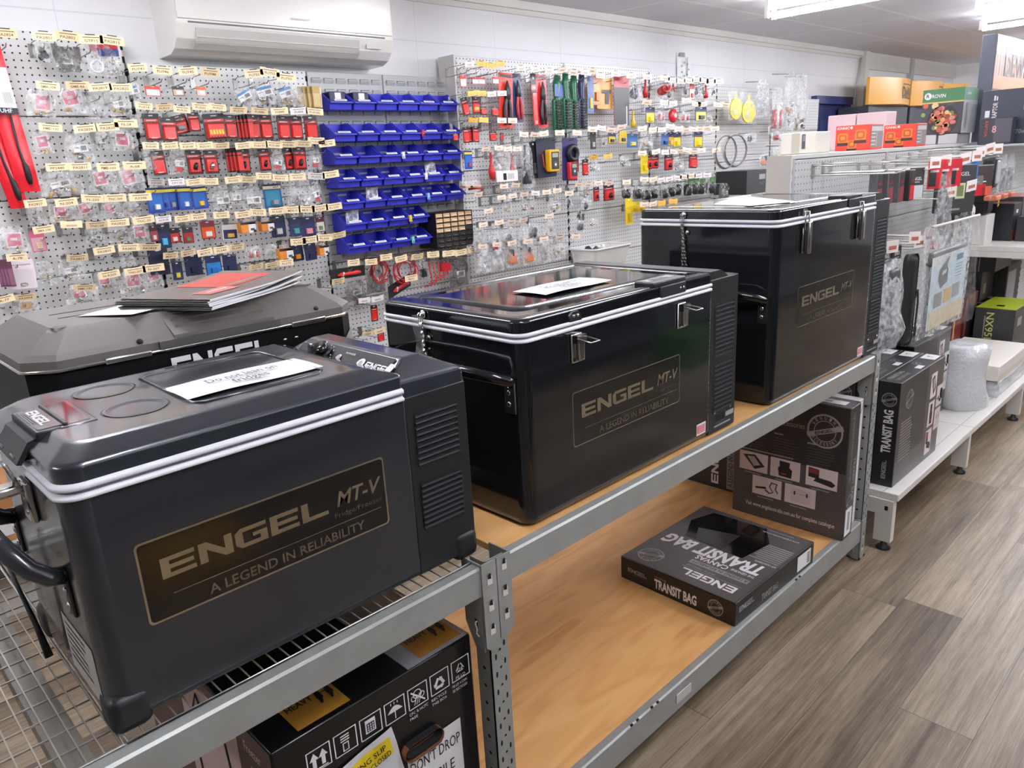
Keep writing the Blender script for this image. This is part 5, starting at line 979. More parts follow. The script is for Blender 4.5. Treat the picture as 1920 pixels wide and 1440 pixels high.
t, b = carton('transit_bag_carton', 'narrow black carton squeezed between the photo carton and the white carton', 2.530, 2.566, .945, 1.36, zb, zb+.478, M_CARTD, group='black accessory cartons')
G = front(2.530, .945, zb); b.text(G, 'ACCESSORY KIT', .012, .44, .02, M_GREYP, .2, rot=-1.5708); b.build('carton_body', t)
t, b = carton('white_carton', 'slim white carton against the right end post of the rack', 2.572, 2.618, .955, 1.36, zb, zb+.475, M_WHITE)
b.tube([(2.575, .9555, zb+.47), (2.595, .9545, zb+.425), (2.616, .9555, zb+.47)], .0015, M_GREYP, 4); b.build('carton_body', t)
b = MB(); b.box(2.590, 2.594, .9535, .956, zb+.15, zb+.33, M_GREYP); b.build('finger_slot', t)
t, b = carton('transit_bag_carton', 'black carton deep at the back of the lower shelf behind the photo carton', 2.56, 2.615, 1.40, 1.73, zb, zb+.40, M_CART, group='black accessory cartons')
F = left(2.56, 1.73, zb); logo(b, F, .247, .02, .22, .033, M_WHITE, .0012, 1.5708); b.rect(F, .284, .01, .316, .30, M_GREYP, .0008); b.text(F, 'A LEGEND IN RELIABILITY', .311, .02, .032, M_CARTD, .26, .012, off=.0013, rot=1.5708)
b.build('carton_body', t)
# large fridge carton under the wire deck
t = thing('fridge_carton', 'large black shipping carton with handling icons under the wire mesh shelf', 'carton', (.585, 1.3, 0))
b = MB().rbox(.375, .793, .985, 1.62, .004, .628, .004, mat('glossy_black_carton', (22, 21, 22), .22), 2)
Lf = left(.375, 1.62, 0); b.rect(Lf, .004, .008, .631, .624, hexm('5a3f36'), .0005)
b.rect(Lf, .24, .10, .50, .60, hexm('cdb3ae'), .001); b.tube([Lf[0]-Y_*y+Z_*z-X_*.002 for y, z in ((.28, .5), (.33, .58), (.38, .5), (.44, .55), (.47, .3), (.3, .2), (.28, .5))], .002, M_CARTD, 4)
b.text(Lf, 'Freezer', .53, .575, .03, M_WHITE, .06, rot=-.0); b.rect(Lf, .545, .44, .60, .55, M_WHITE, .001); b.rect(Lf, .55, .445, .595, .545, hexm('5a3f36'), .0014)
b.build('carton_body', t)
b = MB(); Ft = top(.375, .985, .628); b.rect(Ft, .27, .002, .416, .40, mat('silver_tape', (168, 170, 176), .28, .3), .0008); b.build('tape_strip', t)
def heavy(u, v):
    b = MB(); b.rect(Ft, u, v, u+.10, v+.105, M_OCHRE, .0012); b.rect(Ft, u, v+.088, u+.10, v+.105, M_CARTD, .0016); b.text(Ft, 'WARNING', u+.03, v+.0905, .015, M_OCHRE, .055, off=.002)
    b.text(Ft, '17 to 25kgs', u+.008, v+.072, .009, M_CARTD, .035, off=.0016); b.text(Ft, 'HEAVY', u+.008, v+.05, .022, M_CARTD, .05, .02, off=.0016); b.lines(Ft, u+.008, v+.042, .045, 4, .009, M_CARTD, .4)
    for du, s_ in ((.068, 1), (.088, 1.15)):
        b.disc(Ft, u+du, v+.07, .004*s_, M_CARTD, .0017, 10); b.pg(Ft, [(u+du-.006, v+.045), (u+du+.006, v+.043), (u+du+.005, v+.064), (u+du-.003, v+.066)], M_CARTD, .0016); b.pg(Ft, [(u+du-.006, v+.03), (u+du-.002, v+.03), (u+du+.004, v+.045), (u+du-.004, v+.047)], M_CARTD, .0017)
    b.rect(Ft, u+.07, v+.055, u+.09, v+.058, M_CARTD, .0017); b.build('weight_label', t)
heavy(.055, .012); heavy(.305, .012)
b = MB(); F = front(.375, .985, 0); s = .043
def frame(u, v): b.rect(F, u, v, u+s, v+.002, M_WHITE); b.rect(F, u, v+s, u+s+.002, v+s+.002, M_WHITE); b.rect(F, u, v, u+.002, v+s, M_WHITE); b.rect(F, u+s, v, u+s+.002, v+s, M_WHITE)
U = [.055+.0515*i for i in range(7)]; vz = .545
for u in U: frame(u, vz)
for du in (.010, .027): b.pg(F, [(U[0]+du, vz+.008), (U[0]+du+.007, vz+.008), (U[0]+du+.007, vz+.024), (U[0]+du+.012, vz+.024), (U[0]+du+.0035, vz+.038), (U[0]+du-.005, vz+.024), (U[0]+du, vz+.024)], M_WHITE)
b.rect(F, U[0]+.006, vz+.003, U[0]+.038, vz+.0055, M_WHITE)
for k in range(3): b.rect(F, U[1]+.013, vz+.025+.005*k, U[1]+.030, vz+.0275+.005*k, M_WHITE)
b.rect(F, U[1]+.016, vz+.005, U[1]+.028, vz+.022, M_WHITE); b.rect(F, U[1]+.018, vz+.007, U[1]+.026, vz+.020, M_CARTD, .001)
b.rect(F, U[2]+.011, vz+.010, U[2]+.032, vz+.037, M_WHITE); b.rect(F, U[2]+.0135, vz+.0125, U[2]+.0295, vz+.030, M_CARTD, .001)
for i in range(3):
    for j in range(3): b.rect(F, U[2]+.0155+.0048*i, vz+.0145+.005*j, U[2]+.018+.0048*i, vz+.018+.005*j, M_WHITE, .0014)
b.pg(F, [(U[3]+.006+.033*k/8, vz+.020+.012*math.sin(math.pi*k/8)) for k in range(9)], M_WHITE); b.rect(F, U[3]+.0215, vz+.005, U[3]+.0235, vz+.020, M_WHITE)
for i in range(3): b.rect(F, U[3]+.014+.007*i, vz+.035, U[3]+.0157+.007*i, vz+.040, M_WHITE)
for du, dv, r in ((.021, .027, .0095), (.013, .021, .0065), (.031, .021, .0065)): b.ring(F, U[4]+du, vz+dv, r-.0018, r, M_WHITE)
for i in range(3): b.pg(F, [(U[4]+.012+.005*i, vz+.006), (U[4]+.0138+.005*i, vz+.006), (U[4]+.0218+.005*i, vz+.026), (U[4]+.020+.005*i, vz+.026)], M_WHITE, .001)
b.pg(F, [(U[4]+.006, vz+.035), (U[4]+.008, vz+.037), (U[4]+.038, vz+.008), (U[4]+.036, vz+.006)], M_WHITE, .0012)
def recyc(cx, cy, r, th):
    for a in (90, 210, 330):
        A = math.radians(a); e = (math.cos(A), math.sin(A)); d_ = (-math.sin(A), math.cos(A))
        p = lambda q, h: (cx+e[0]*(r*.5+h)+d_[0]*q, cy+e[1]*(r*.5+h)+d_[1]*q)
        A2 = A+math.pi/3
        e = (math.cos(A2), math.sin(A2)); d_ = (-math.sin(A2), math.cos(A2))
        b.pg(F, [p(-r*.62, th), p(r*.3, th), p(r*.3, th*1.9), p(r*.72, 0), p(r*.3, -th*1.9), p(r*.3, -th), p(-r*.62, -th)], M_WHITE)
recyc(U[5]+.0215, vz+.0195, .015, .0028); recyc(U[6]+.0215, vz+.024, .013, .0009)
b.text(F, '04', U[6]+.0155, vz+.018, .012, M_WHITE, .012); b.text(F, 'PE-LD', U[6]+.010, vz+.003, .010, M_WHITE, .023)
for k_, (l1, l2) in {4: ('CFC & HCFC', 'FREE'), 5: ('RECYCLE', 'THIS BOX'), 6: ('PE-LD 4 CAN', 'BE RECYCLED')}.items():
    b.text(F, l1, U[k_], vz-.011, .0085, M_WHITE, .036 if k_ != 4 else .043); b.text(F, l2, U[k_], vz-.021, .0085, M_WHITE, .036 if k_ != 4 else .018)
b.build('handling_icons', t)
b = MB(); b.rbox(.375+.235, .375+.325, .9835, .987, .448, .484, .016, hexm('7a4a24', .7), 3); b.rbox(.375+.238, .375+.322, .9825, .985, .456, .485, .014, M_VOID, 3); b.build('hand_hole', t)
b = MB(); b.rect(F, .245, .34, .375, .462, M_PAPER, .0014); b.text(F, "DON'T DROP", .25, .41, .035, M_CARTD, .12, .0, off=.002); b.text(F, 'FRAGILE', .262, .36, .035, M_CARTD, .09, 0, off=.002); b.build('fragile_label', t)
b = MB(); o = V((.375+.10, .983, .375)); Fp = (o, V((.985, 0, .17)), V((-.17, 0, .985)))
b.sheet(Fp, 8, 8, lambda p, q: (p*.145, q*.145, .0015+.003*math.sin(9*p+3*q)*math.sin(6*q)), mat('invoice_pouch', (214, 216, 218), .2, coat=.3))
b.sheet(Fp, 8, 2, lambda p, q: (.012+p*.122, .092+q*.04, .0025+.003*math.sin(9*(.08+p*.84)+3*(.63+.27*q))*math.sin(6*(.63+.27*q))), M_YEL)
b.text(Fp, 'PACKING SLIP', .022, .115, .016, M_CARTD, .10, .01, off=.007); b.text(Fp, 'INVOICE ENCLOSED', .018, .097, .016, M_CARTD, .11, .01, off=.007); b.build('invoice_pouch', t)
# ---------------------------------------------------------------- gondola on the right
gx0, gx1, gf, gs, gb = 2.772, 8.2, .862, 1.352, 1.44
gond = t = thing('gondola_display', 'long cream gondola display with perforated back on short legs beyond the rack', 'gondola', (4.6, 1.35, 0))
bays = [2.80, 3.725, 4.655, 5.585, 6.515, 7.45]
for i in range(len(bays)-1):
    a, c = bays[i], bays[i+1]; zt = 1.452
    for k in range(4):
        z0, z1 = .25+.3*k, .25+.3*(k+1); MB().rbox(a+.004, c-.002, gs, gs+.018, z0+.001, min(z1, zt)-.001, .003, M_PEGG, 2).build('perforated_board', t)
    MB().box(a, c, gs-.004, gb+.004, zt, zt+.014, M_GOND).build('top_rail', t)
    b = MB(); b.rbox(a-.02, c-.024, gf, gs-.001, .205, .235, .004, M_GOND, 2); b.box(a-.018, c-.026, gf+.052, gf+.056, .2345, .2355, M_GONDG); b.build('base_deck', t)
    MB().box(a, c, gb-.018, gb, .25, zt, M_GONDG).build('rear_board', t)
for i, x in enumerate(bays):
    b = MB(); b.box(x-.002, x+.026, gs-.002, gb+.002, .06, 1.455, M_GONDG)
    for j in range(26): b.box(x-.001, x+.004, gs-.003, gs, .27+.045*j, .292+.045*j, M_VOID)
    b.build('upright', t)
    b = MB(); b.box(x-.03, x+.004, gf+.012, gf+.075, .035, .205, M_GOND); b.box(x-.03, x+.0, gf+.075, gs, .145, .205, M_GOND)
    b.box(x-.0315, x-.029, gf+.030, gf+.042, .165, .182, M_VOID); b.build('foot_bracket', t)
    b = MB(); b.tube([(x-.012, gf+.04, 0), (x-.012, gf+.04, .008), (x-.012, gf+.04, .018), (x-.012, gf+.04, .036)], [.026, .026, .012, .010], M_BLK, 16); b.build('levelling_foot', t)
MB().box(2.788, 2.799, gs-.004, gb+.006, .1, 1.467, M_GOND).build('end_panel', t)
def gcarton(x0, y0, label):
    t, b = carton('transit_bag_carton', label, x0, x0+.486, y0, y0+.078, .2355, .650, M_CARTG, group='black accessory cartons')
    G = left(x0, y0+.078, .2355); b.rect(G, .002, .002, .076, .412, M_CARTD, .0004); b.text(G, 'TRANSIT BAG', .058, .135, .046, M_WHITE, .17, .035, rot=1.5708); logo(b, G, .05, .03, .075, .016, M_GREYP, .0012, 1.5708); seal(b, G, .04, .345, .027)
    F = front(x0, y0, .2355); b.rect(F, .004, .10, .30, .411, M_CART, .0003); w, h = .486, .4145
    seal(b, F, .10, .33, .038); b.lines(F, .03, .25, .13, 14, .0115, M_GREYP, .35); b.lines(F, .19, .38, .12, 12, .012, M_DIMP, .35)
    for i, (u, v) in enumerate(((.335, .265), (.335, .145), (.335, .025), (.42, .21), (.42, .11))): photo(b, F, u, v, .068, .105 if i < 3 else .09, i)
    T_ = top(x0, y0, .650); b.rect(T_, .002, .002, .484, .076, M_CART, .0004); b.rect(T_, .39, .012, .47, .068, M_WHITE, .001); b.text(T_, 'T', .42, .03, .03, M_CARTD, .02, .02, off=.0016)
    b.rect(T_, .23, .012, .28, .036, M_WHITE, .001); seal(b, T_, .30, .05, .018); b.text(T_, 'TRANSIT BAG', .03, .045, .025, M_GREYP, .13, .02); b.text(T_, 'THE GENUINE', .03, .02, .02, M_GREYP, .12)
    b.build('carton_body', t)
gcarton(2.826, .903, 'front black carton on the cream gondola deck next to the rack')
gcarton(2.826, .985, 'second black carton on the gondola deck behind the front one')
gcarton(3.388, 1.045, 'front carton of the farther pair on the gondola deck')
gcarton(3.388, 1.127, 'rear carton of the farther pair on the gondola deck, partly hidden')
gcarton(2.826, 1.067, 'third black carton with a white top label behind the front two on the deck')
# ---------------------------------------------------------------- goods on the gondola
def gbox(name, label, x0, x1, y0, y1, z0, z1, mt, cat='box', group=None, r=.003):
    t = thing(name, label, cat, ((x0+x1)/2, (y0+y1)/2, z0), group)
    return t, MB().rbox(x0, x1, y0, y1, z0, z1, r, mt, 2)
def simple(name, label, x0, x1, y0, y1, z0, z1, mt, prints=(), cat='box', group=None, rz=0):
    # prints: (face, u0,v0,u1,v1, material) or (face,'text',u,v,size,material,width[,rot])
    b = MB().rbox(x0, x1, y0, y1, z0, z1, .003, mt, 2)
    FF = {'f': front(x0, y0, z0), 'l': left(x0, y1, z0), 't': top(x0, y0, z1)}
    for p in prints:
        F = FF[p[0]]
        if isinstance(p[1], str): b.text(F, p[1], p[2], p[3], p[4], p[5], p[6], .012, off=.0016, rot=p[7] if len(p) > 7 else 0)
        else: b.rect(F, p[1], p[2], p[3], p[4], p[5], .0008)
    o = b.build(name, None, ((x0+x1)/2, (y0+y1)/2, z0)); o.rotation_euler.z = math.radians(rz)
    return tag(o, label, cat, group)
def pegarm(x, z, y1=1.03, tagc='f2e4dc', tilt=0, lab='', both=True):
    t = thing('peg_hook', lab, 'hook', (x, gs, z), 'long hooks on the gondola')
    b = MB(); b.tube([(x, gs, z-.02), (x, gs-.02, z-.02), (x, y1+.02, z-.02), (x, y1, z-.012)], .0028, M_GALV, 6); b.tube([(x, gs, z+.012), (x, gs-.02, z+.016), (x, y1, z+.012)], .0022, M_GALV, 6)
    b.box(x-.012, x+.012, gs-.004, gs, z-.03, z+.022, M_GALV); b.build('wire', t)
    if tagc:
        b = MB(); F = (V((x-.015, y1+.013, z-.016)), V((.74, -.67, tilt)), Z_); b.prism([(0, 0), (.044, 0), (.044, .046), (0, .046)], F[0], F[1], F[2], .0015, hexm(tagc)); b.rect(F, .008, .012, .036, .026, hexm('b06a52'), .003); b.build('price_tag', t)
hk = [(2.98, 1.405, 1.02), (3.07, 1.41, 1.10), (3.14, 1.41, 1.06), (3.42, 1.40, 1.05), (3.55, 1.40, 1.05), (3.70, 1.40, 1.02), (3.86, 1.41, 1.02), (4.02, 1.42, 1.05), (4.16, 1.43, 1.05), (4.3, 1.43, 1.05),
      (3.62, 1.27, 1.04), (3.75, 1.285, 1.0), (3.2, 1.125, 1.03), (3.26, 1.10, 1.03), (3.36, 1.11, 1.03), (3.5, 1.08, 1.05), (3.0, 1.11, 1.04)]
for i, (x, z, y1) in enumerate(hk):
    rn = 'upper row' if i < 10 else ('middle pair' if i < 12 else 'lower row'); k = i if i < 10 else (i-10 if i < 12 else sorted(range(12, 17), key=lambda j: hk[j][0]).index(i))
    pegarm(x, z, y1, ('f2e4dc', 'f0ece8')[i % 2] if i > 2 else None, .1*(i % 3), 'long chrome hook on the gondola, %s from left in the %s' % (ordn(k), rn))
R_ = hexm('c8242c'); DK = hexm('2c2a2b'); GY = hexm('5a595a')
for i in range(4):
    simple('accessory_box', 'slim red and black box on a gondola hook, %s from left of four' % ordn(i), 3.02+.085*i, 3.08+.085*i, 1.12-.01*i, 1.15-.01*i, 1.265, 1.385, GY if i < 3 else DK,
           [('f', .008, .005, .054, .06, hexm('8a2a30') if i < 3 else R_), ('f', .008, .062, .054, .112, DK), ('f', 'ENGEL', .012, .075, .014, R_, .036)], 'box', 'slim boxes on the gondola')
simple('accessory_card', 'white and black card on the gondola beside the slim red boxes', 3.355, 3.43, 1.10, 1.108, 1.27, 1.39, hexm('3a3837'), [('f', 'ENGEL', .01, .07, .018, M_WHITE, .05), ('f', .0, .0, .07, .05, hexm('cfd0d2')), ('f', .01, .06, .05, .066, M_GREYP)], 'card', rz=-25)
for i in range(3):
    simple('accessory_card', 'red and black hang card, %s from left of the red trio on the gondola' % ordn(i), 3.44+.075*i, 3.51+.075*i, 1.06-.015*i, 1.066-.015*i, 1.30, 1.415, R_,
           [('f', .002, .01, .04, .075, DK), ('f', .008, .066, .052, .075, M_WHITE)], 'card', 'red hang cards on the gondola', rz=-28)
def bag3(label, x, y, z0, z1, w, d, mt, inner=None, name='plastic_bag', lean=0, seed=0):
    b = MB(); F = (V((x-w/2, y, z0)), X_, Z_); h = z1-z0; rr = random.Random(seed+int(x*1000))
    ph = [rr.random()*6 for _ in range(4)]
    def shp(a, q, s_):
        e = math.sin(math.pi*min(1, max(0, a)))**.6*(1-.75*q*q)*min(1, .35+q*3)
        wr = .10*d*math.sin(9*a+ph[0]+4*q)+.10*d*math.sin(13*q+ph[1]+3*a)
        k = 1-.25*max(0, q-.7)/.3
        return ((.5+(a-.5)*k)*w+lean*q, q*h+.006*math.sin(8*a+ph[2]), s_*(d/2*e+wr*e))
    b.sheet(F, 9, 12, lambda a, q: shp(a, q, 1), mt); b.sheet(F, 9, 12, lambda a, q: shp(a, q, -1), mt, True)
    if inner:
        t = thing(name, label, 'bag', (x, y, z0)); b.build('bag_skin', t); bb = MB(); inner(bb); bb.build('bag_contents', t); return t
    return tag(b.build(name, None, (x, y, z0)), label, 'bag')
def cable_in(bb):
    for k in range(4): bb.tube([(3.50+.012*k, 1.04, 1.28), (3.47+.01*k, 1.03, 1.2), (3.49+.015*k, 1.03, 1.12), (3.56, 1.03, 1.09+.01*k), (3.6+.008*k, 1.04, 1.16), (3.58+.006*k, 1.045, 1.25), (3.53+.01*k, 1.045, 1.29)], .009, hexm('4a4a4c'), 6)
    bb.rbox(3.455, 3.495, 1.02, 1.05, 1.055, 1.085, .006, R_, 2)
bag3('clear bag of grey cable with a red tip hanging on the gondola', 3.53, 1.035, 1.06, 1.36, .17, .06, M_CLEAR, cable_in)
simple('thermometer_box', 'tilted black box with a green display picture hanging on the gondola', 3.63, 3.80, 1.03, 1.075, 1.185, 1.385, hexm('3c3b3c'), [('f', .07, .06, .118, .125, hexm('c4cf9a')), ('f', .078, .07, .110, .115, hexm('5f7048')), ('f', 'ENGEL', .055, .155, .022, M_WHITE, .08), ('f', .05, .012, .10, .02, M_GREYP), ('f', .012, .02, .022, .08, M_DIMP)], rz=-32)
simple('accessory_card', 'bright blue topped card behind the black thermometer box', 3.83, 3.93, 1.05, 1.058, 1.20, 1.40, hexm('3e4650'), [('f', 0, .10, .1, .2, hexm('2a78c8')), ('f', .01, .17, .06, .187, hexm('d8e4f0')), ('f', .02, .15, .06, .156, hexm('9ac0e8'))], 'card', rz=-32)
simple('accessory_box', 'red fronted box hanging right of the blue card', 3.97, 4.13, 1.04, 1.10, 1.235, 1.37, hexm('4a3d3c'), [('f', 0, 0, .12, .05, R_), ('f', .02, .05, .10, .09, hexm('7a7268')), ('f', .1, .0, .16, .04, hexm('d8604a')), ('f', .06, .06, .12, .065, M_WHITE)], rz=-25)
bag3('grey smoky bag with a round white sticker on the gondola', 3.96, 1.06, 1.03, 1.22, .17, .05, M_SMOKE, lambda bb: (bb.disc(front(3.94, 1.028, 1.17), 0, 0, .026, M_WHITE), bb.rect(front(3.94, 1.027, 1.17), -.01, -.012, .012, -.002, M_GREYP), bb.rbox(3.90, 4.02, 1.045, 1.07, 1.06, 1.2, .01, hexm('8a8684'), 2)))
def lamp(x, y, z, label):
    t = thing('work_lamp', label, 'lamp', (x, y, z)); b = MB(); b.rbox(x, x+.09, y, y+.06, z, z+.15, .014, M_BLK, 3)
    for k in range(5): b.box(x-.004, x+.03, y+.005, y+.055, z+.02+.024*k, z+.028+.024*k, M_BLK)
    b.build('housing', t); b = MB(); b.rbox(x+.02, x+.085, y-.006, y+.002, z+.02, z+.135, .008, hexm('a9aaa8', .25), 2); b.build('lens', t)
lamp(4.42, 1.08, 1.245, 'black square work lamp hanging on the gondola')
for i in range(3):
    x = 4.60+.14*i
    bag3('clear shell with an orange base hanging on the gondola, %s from left' % ordn(i), x, 1.12, 1.17, 1.40, .10, .06, M_CLEAR, lambda bb: (bb.rbox(x-.045, x+.045, 1.09, 1.15, 1.175, 1.20, .006, hexm('c86f50'), 2), bb.rbox(x-.02, x+.03, 1.11, 1.13, 1.21, 1.33, .008, hexm('46464a'), 2)), 'clamshell_pack')
# long poly bag with the pale blue printed card
t = thing('printed_bag', 'big clear bag with a pale blue printed card hanging over the gondola deck', 'bag', (3.52, .97, .70))
b = MB(); F = (V((3.262, .99, .705)), V((1, -.03, .0)), Z_); h = .46; w = .55
b.sheet(F, 10, 12, lambda p, q: (p*w*(1-.0*q)+.0*q, q*(h-.06*(1-p)*0)+.07*(p-.5)*q*0, .02+.006*math.sin(7*p+5*q)+.004*math.sin(11*q)), M_FILM)
b.sheet(F, 10, 12, lambda p, q: (p*w, q*h, -.02+.006*math.sin(6*p+4*q)), M_MILKY, True); b.build('bag_skin', t)
b = MB(); F = (V((3.30, .985, .74)), X_, Z_); b.rect(F, 0, 0, .46, .26, hexm('c4d4da'), .0); b.rect(F, 0, .26, .46, .30, hexm('cfd6d6'), .0)
b.rect(F, .02, .0, .46, .075, hexm('cfc4a4'), .001); b.rect(F, .06, .085, .16, .145, hexm('8a8c8c'), .001); b.rect(F, .18, .09, .27, .15, hexm('c8a468'), .001); b.rect(F, .29, .095, .39, .155, hexm('9aa0a2'), .001)
b.pg(F, [(.09, .20), (.13, .16), (.21, .18), (.21, .235), (.19, .25), (.10, .235)], hexm('6e716f'), .001); b.pg(F, [(.09, .235), (.19, .25), (.22, .285), (.20, .285)], hexm('7c807e'), .0014); b.pg(F, [(.13, .215), (.18, .22), (.19, .235), (.14, .232)], hexm('d2d6d6'), .0018)
b.rect(F, .31, .255, .40, .28, hexm('6a88a8'), .001); b.lines(F, .31, .24, .11, 5, .013, hexm('7c98b0')); b.build('printed_card', t)
b = MB(); b.rbox(3.33, 3.78, .99, 1.02, 1.0, 1.06, .01, hexm('77736f'), 2); b.build('folded_liner', t)
b = MB(); b.tube([(3.262, .985, 1.168), (3.812, .97, 1.168)], .006, hexm('ddd6cc'), 6); b.build('hanger_rail', t)
# bubble wrapped bag, long black case
bag3('bubble wrapped black pouch hanging beside the tallest fridge', 3.06, 1.06, .70, 1.06, .30, .10, M_BUBBLE, lambda bb: (bb.rbox(2.98, 3.12, 1.04, 1.09, .72, .93, .02, hexm('565656'), 2), bb.rbox(3.0, 3.10, 1.03, 1.07, .97, 1.03, .012, hexm('4a4a4a'), 2)), 'bubble_wrap_pouch')
b = MB(); b.rbox(3.30, 3.40, 1.06, 1.10, .66, 1.05, .035, hexm('3c3b3b'), 4); b.tube([(3.325, 1.05, .70), (3.325, 1.048, .85), (3.36, 1.048, .9), (3.375, 1.048, .85), (3.375, 1.05, .70)], .004, hexm('6a6866'), 6)
tag(b.build('carry_case', None, (3.35, 1.08, .66)), 'long dark zipped case hanging between the bubble pouch and the printed bag', 'case')
for i, (x, c_) in enumerate(((3.02, '2a2829'), (3.13, '302e2e'))):
    simple('accessory_box', 'small black box with white lettering on the low gondola hooks, %s' % ('left' if i == 0 else 'right'), x, x+.095, 1.08, 1.10, 1.045, 1.10, hexm(c_), [('f', 'ENGEL', .02, .02, .022, M_WHITE, .055), ('f', .02, .008, .07, .013, M_GREYP)], 'box')
# white box and parcels on the deck
b = MB(); rr = random.Random(4); R0 = []
for k_, (s_, z) in enumerate(((.98, .2358), (1.06, .27), (1.0, .33), (.96, .40), (.98, .47), (.90, .52), (.6, .545), (.2, .535))):
    R0.append(([(4.02+s_*(.135*math.cos(a*.349)+.012*math.sin(3*a*.349+k_)+rr.uniform(-.006, .006)), 1.02+s_*(.115*math.sin(a*.349)+.012*math.cos(2*a*.349+k_)+rr.uniform(-.006, .006))) for a in range(18)], z))
loft(b, R0, mat('bubble_sheet', (204, 205, 206), .22, coat=.3)); tag(b.build('bubble_wrap_parcel', None, (4.02, 1.02, .2355)), 'upright bubble wrapped parcel standing on the gondola deck', 'parcel')
def rough(name, label, x0, x1, y0, y1, z0, z1, mt):
    bm = bmesh.new(); bmesh.ops.create_cube(bm, size=1); bmesh.ops.subdivide_edges(bm, edges=bm.edges[:], cuts=6, use_grid_fill=True); rr = random.Random(3)
    for v in bm.verts:
        c = v.co.copy(); v.co = V((x0+(c.x+.5)*(x1-x0), y0+(c.y+.5)*(y1-y0), z0+(c.z+.5)*(z1-z0)))
        if c.z > -.45: v.co += V((rr.uniform(-1, 1), rr.uniform(-1, 1), rr.uniform(-1, 1)))*.006
    return MB().bm(bm, mt, True)
b = rough('', '', 4.22, 4.74, .90, 1.2, .2355, .315, mat('bubble_sheet'))
tag(b.build('bubble_wrap_parcel', None, (4.48, 1.05, .2355)), 'flat bubble wrapped parcel under the white box on the gondola deck', 'parcel')
b = MB().rbox(4.20, 4.78, .90, 1.22, .321, .40, .004, mat('cream_box', (230, 224, 214), .5), 2); F = front(4.20, .90, .321); b.rect(F, .0, .0, .58, .03, hexm('d6cec0')); b.rect(F, .52, .03, .535, .05, M_GREYP, .001)
b.tube([(4.70, .8995, .325), (4.74, .8985, .36), (4.775, .8995, .398)], .001, M_GREYP, 4)
tag(b.build('white_box', None, (4.49, 1.06, .321)), 'flat cream white box on top of the bubble wrapped parcel', 'box')
b = MB(); 
for k in range(5): b.tube([(4.78+.01*k, .92+.02*k, .24), (4.80, .90+.03*k, .27+.01*k), (4.84+.01*k, .95, .25+.012*k), (4.80, 1.0, .245)], .006, M_BLK, 6)
tag(b.build('cable_bundle', None, (4.8, .95, .2355)), 'black cable bundle by the end of the white box', 'cable')
b = MB().rbox(4.93, 5.2, .89, .995, .2355, .29, .004, hexm('c0a06a'), 2); tag(b.build('open_carton', None, (5.06, .94, .2355)), 'low brown carton at the right edge on the gondola deck', 'box')
# goods at the third bay: shelf with boxes above, boxes on the deck
for z, yy in ((.925, .94), (1.452, 1.03)):
    x0 = 4.72 if z < 1 else 4.79
    b = MB().rbox(x0, 8.0, yy, gs-.001, z-(.028 if z < 1 else .012), z, .003, M_GOND if z < 1 else M_GONDG, 2); t = b.build('front_shelf', gond)
    MB().box(x0-.004, x0, yy+.02 if z < 1 else gs-.1, gs-.001, z-.06, z-.028, M_GOND).build('shelf_bracket', t)
simple('white_carton', 'tall white carton behind the printed bag on the third bay shelf', 4.75, 4.90, 1.17, 1.33, .9255, 1.085, hexm('dcd9d4'), [('l', .02, .02, .03, .12, M_GREYP)])
b = MB().rbox(4.72, 4.86, 1.17, 1.32, 1.087, 1.25, .025, M_BLK, 3); 
for u in (.02, .12): b.ball((4.717, 1.32-u, 1.23), .005, M_GREYP, seg=8)
b.box(4.7165, 4.72, 1.19, 1.30, 1.15, 1.153, M_VOID)
tag(b.build('speaker_box', None, (4.79, 1.245, 1.087)), 'black rounded speaker box on top of the white carton', 'speaker')
b = MB().prism([(0, 0), (.03, .01), (.022, .05), (-.006, .042)], (4.88, 1.16, 1.12), X_, Z_, .002, M_YEL); b.rect(front(4.885, 1.158, 1.13), 0, .005, .012, .016, M_CARTD, .002); tag(b.build('hang_tag', None, (4.89, 1.16, 1.12)), 'small yellow tag hanging right of the black speaker box', 'tag')
simple('accessory_box', 'black box with a red side on the third bay shelf', 4.98, 5.14, 1.10, 1.25, .9255, 1.13, hexm('1f2026'), [('f', 0, 0, .09, .06, hexm('a8453a')), ('f', .02, .06, .06, .12, hexm('4a4b55')), ('l', .01, .05, .02, .15, hexm('8a8a94')), ('t', 0, 0, .16, .15, hexm('6a4038')), ('f', .05, .15, .09, .17, M_WHITE)])
simple('white_carton', 'tall pale carton behind the clear orange shells, left of two', 4.9, 5.03, 1.27, 1.345, 1.10, 1.29, hexm('c9c6c2'), [('f', .03, .16, .1, .168, M_GREYP)])
simple('white_carton', 'tall pale carton behind the clear orange shells, right of two', 5.06, 5.22, 1.27, 1.345, 1.10, 1.29, hexm('c4c1be'), [('f', .03, .16, .1, .168, M_GREYP)])
simple('accessory_box', 'dark carton with a pink edge at the right border on the third bay shelf', 5.25, 5.6, 1.12, 1.3, 1.03, 1.15, hexm('3c3a3b'), [('t', 0, 0, .35, .18, hexm('d9a09a'))])
simple('accessory_box', 'dark carton with a green emblem under the pink edged carton', 5.25, 5.6, 1.12, 1.3, .9255, 1.028, hexm('2e2f31'), [('f', .01, .06, .06, .09, hexm('5d7a48')), ('l', .02, .05, .05, .09, hexm('5d7a48'))])
simple('accessory_box', 'black carton with an orange stripe cut by the right border', 4.98, 5.3, .97, 1.08, .9255, 1.06, hexm('343436'), [('f', .005, .012, .32, .022, hexm('e09050')), ('f', .03, .10, .10, .104, M_WHITE), ('f', .03, .05, .10, .054, M_WHITE), ('f', .01, .045, .022, .058, hexm('e8c070'))])
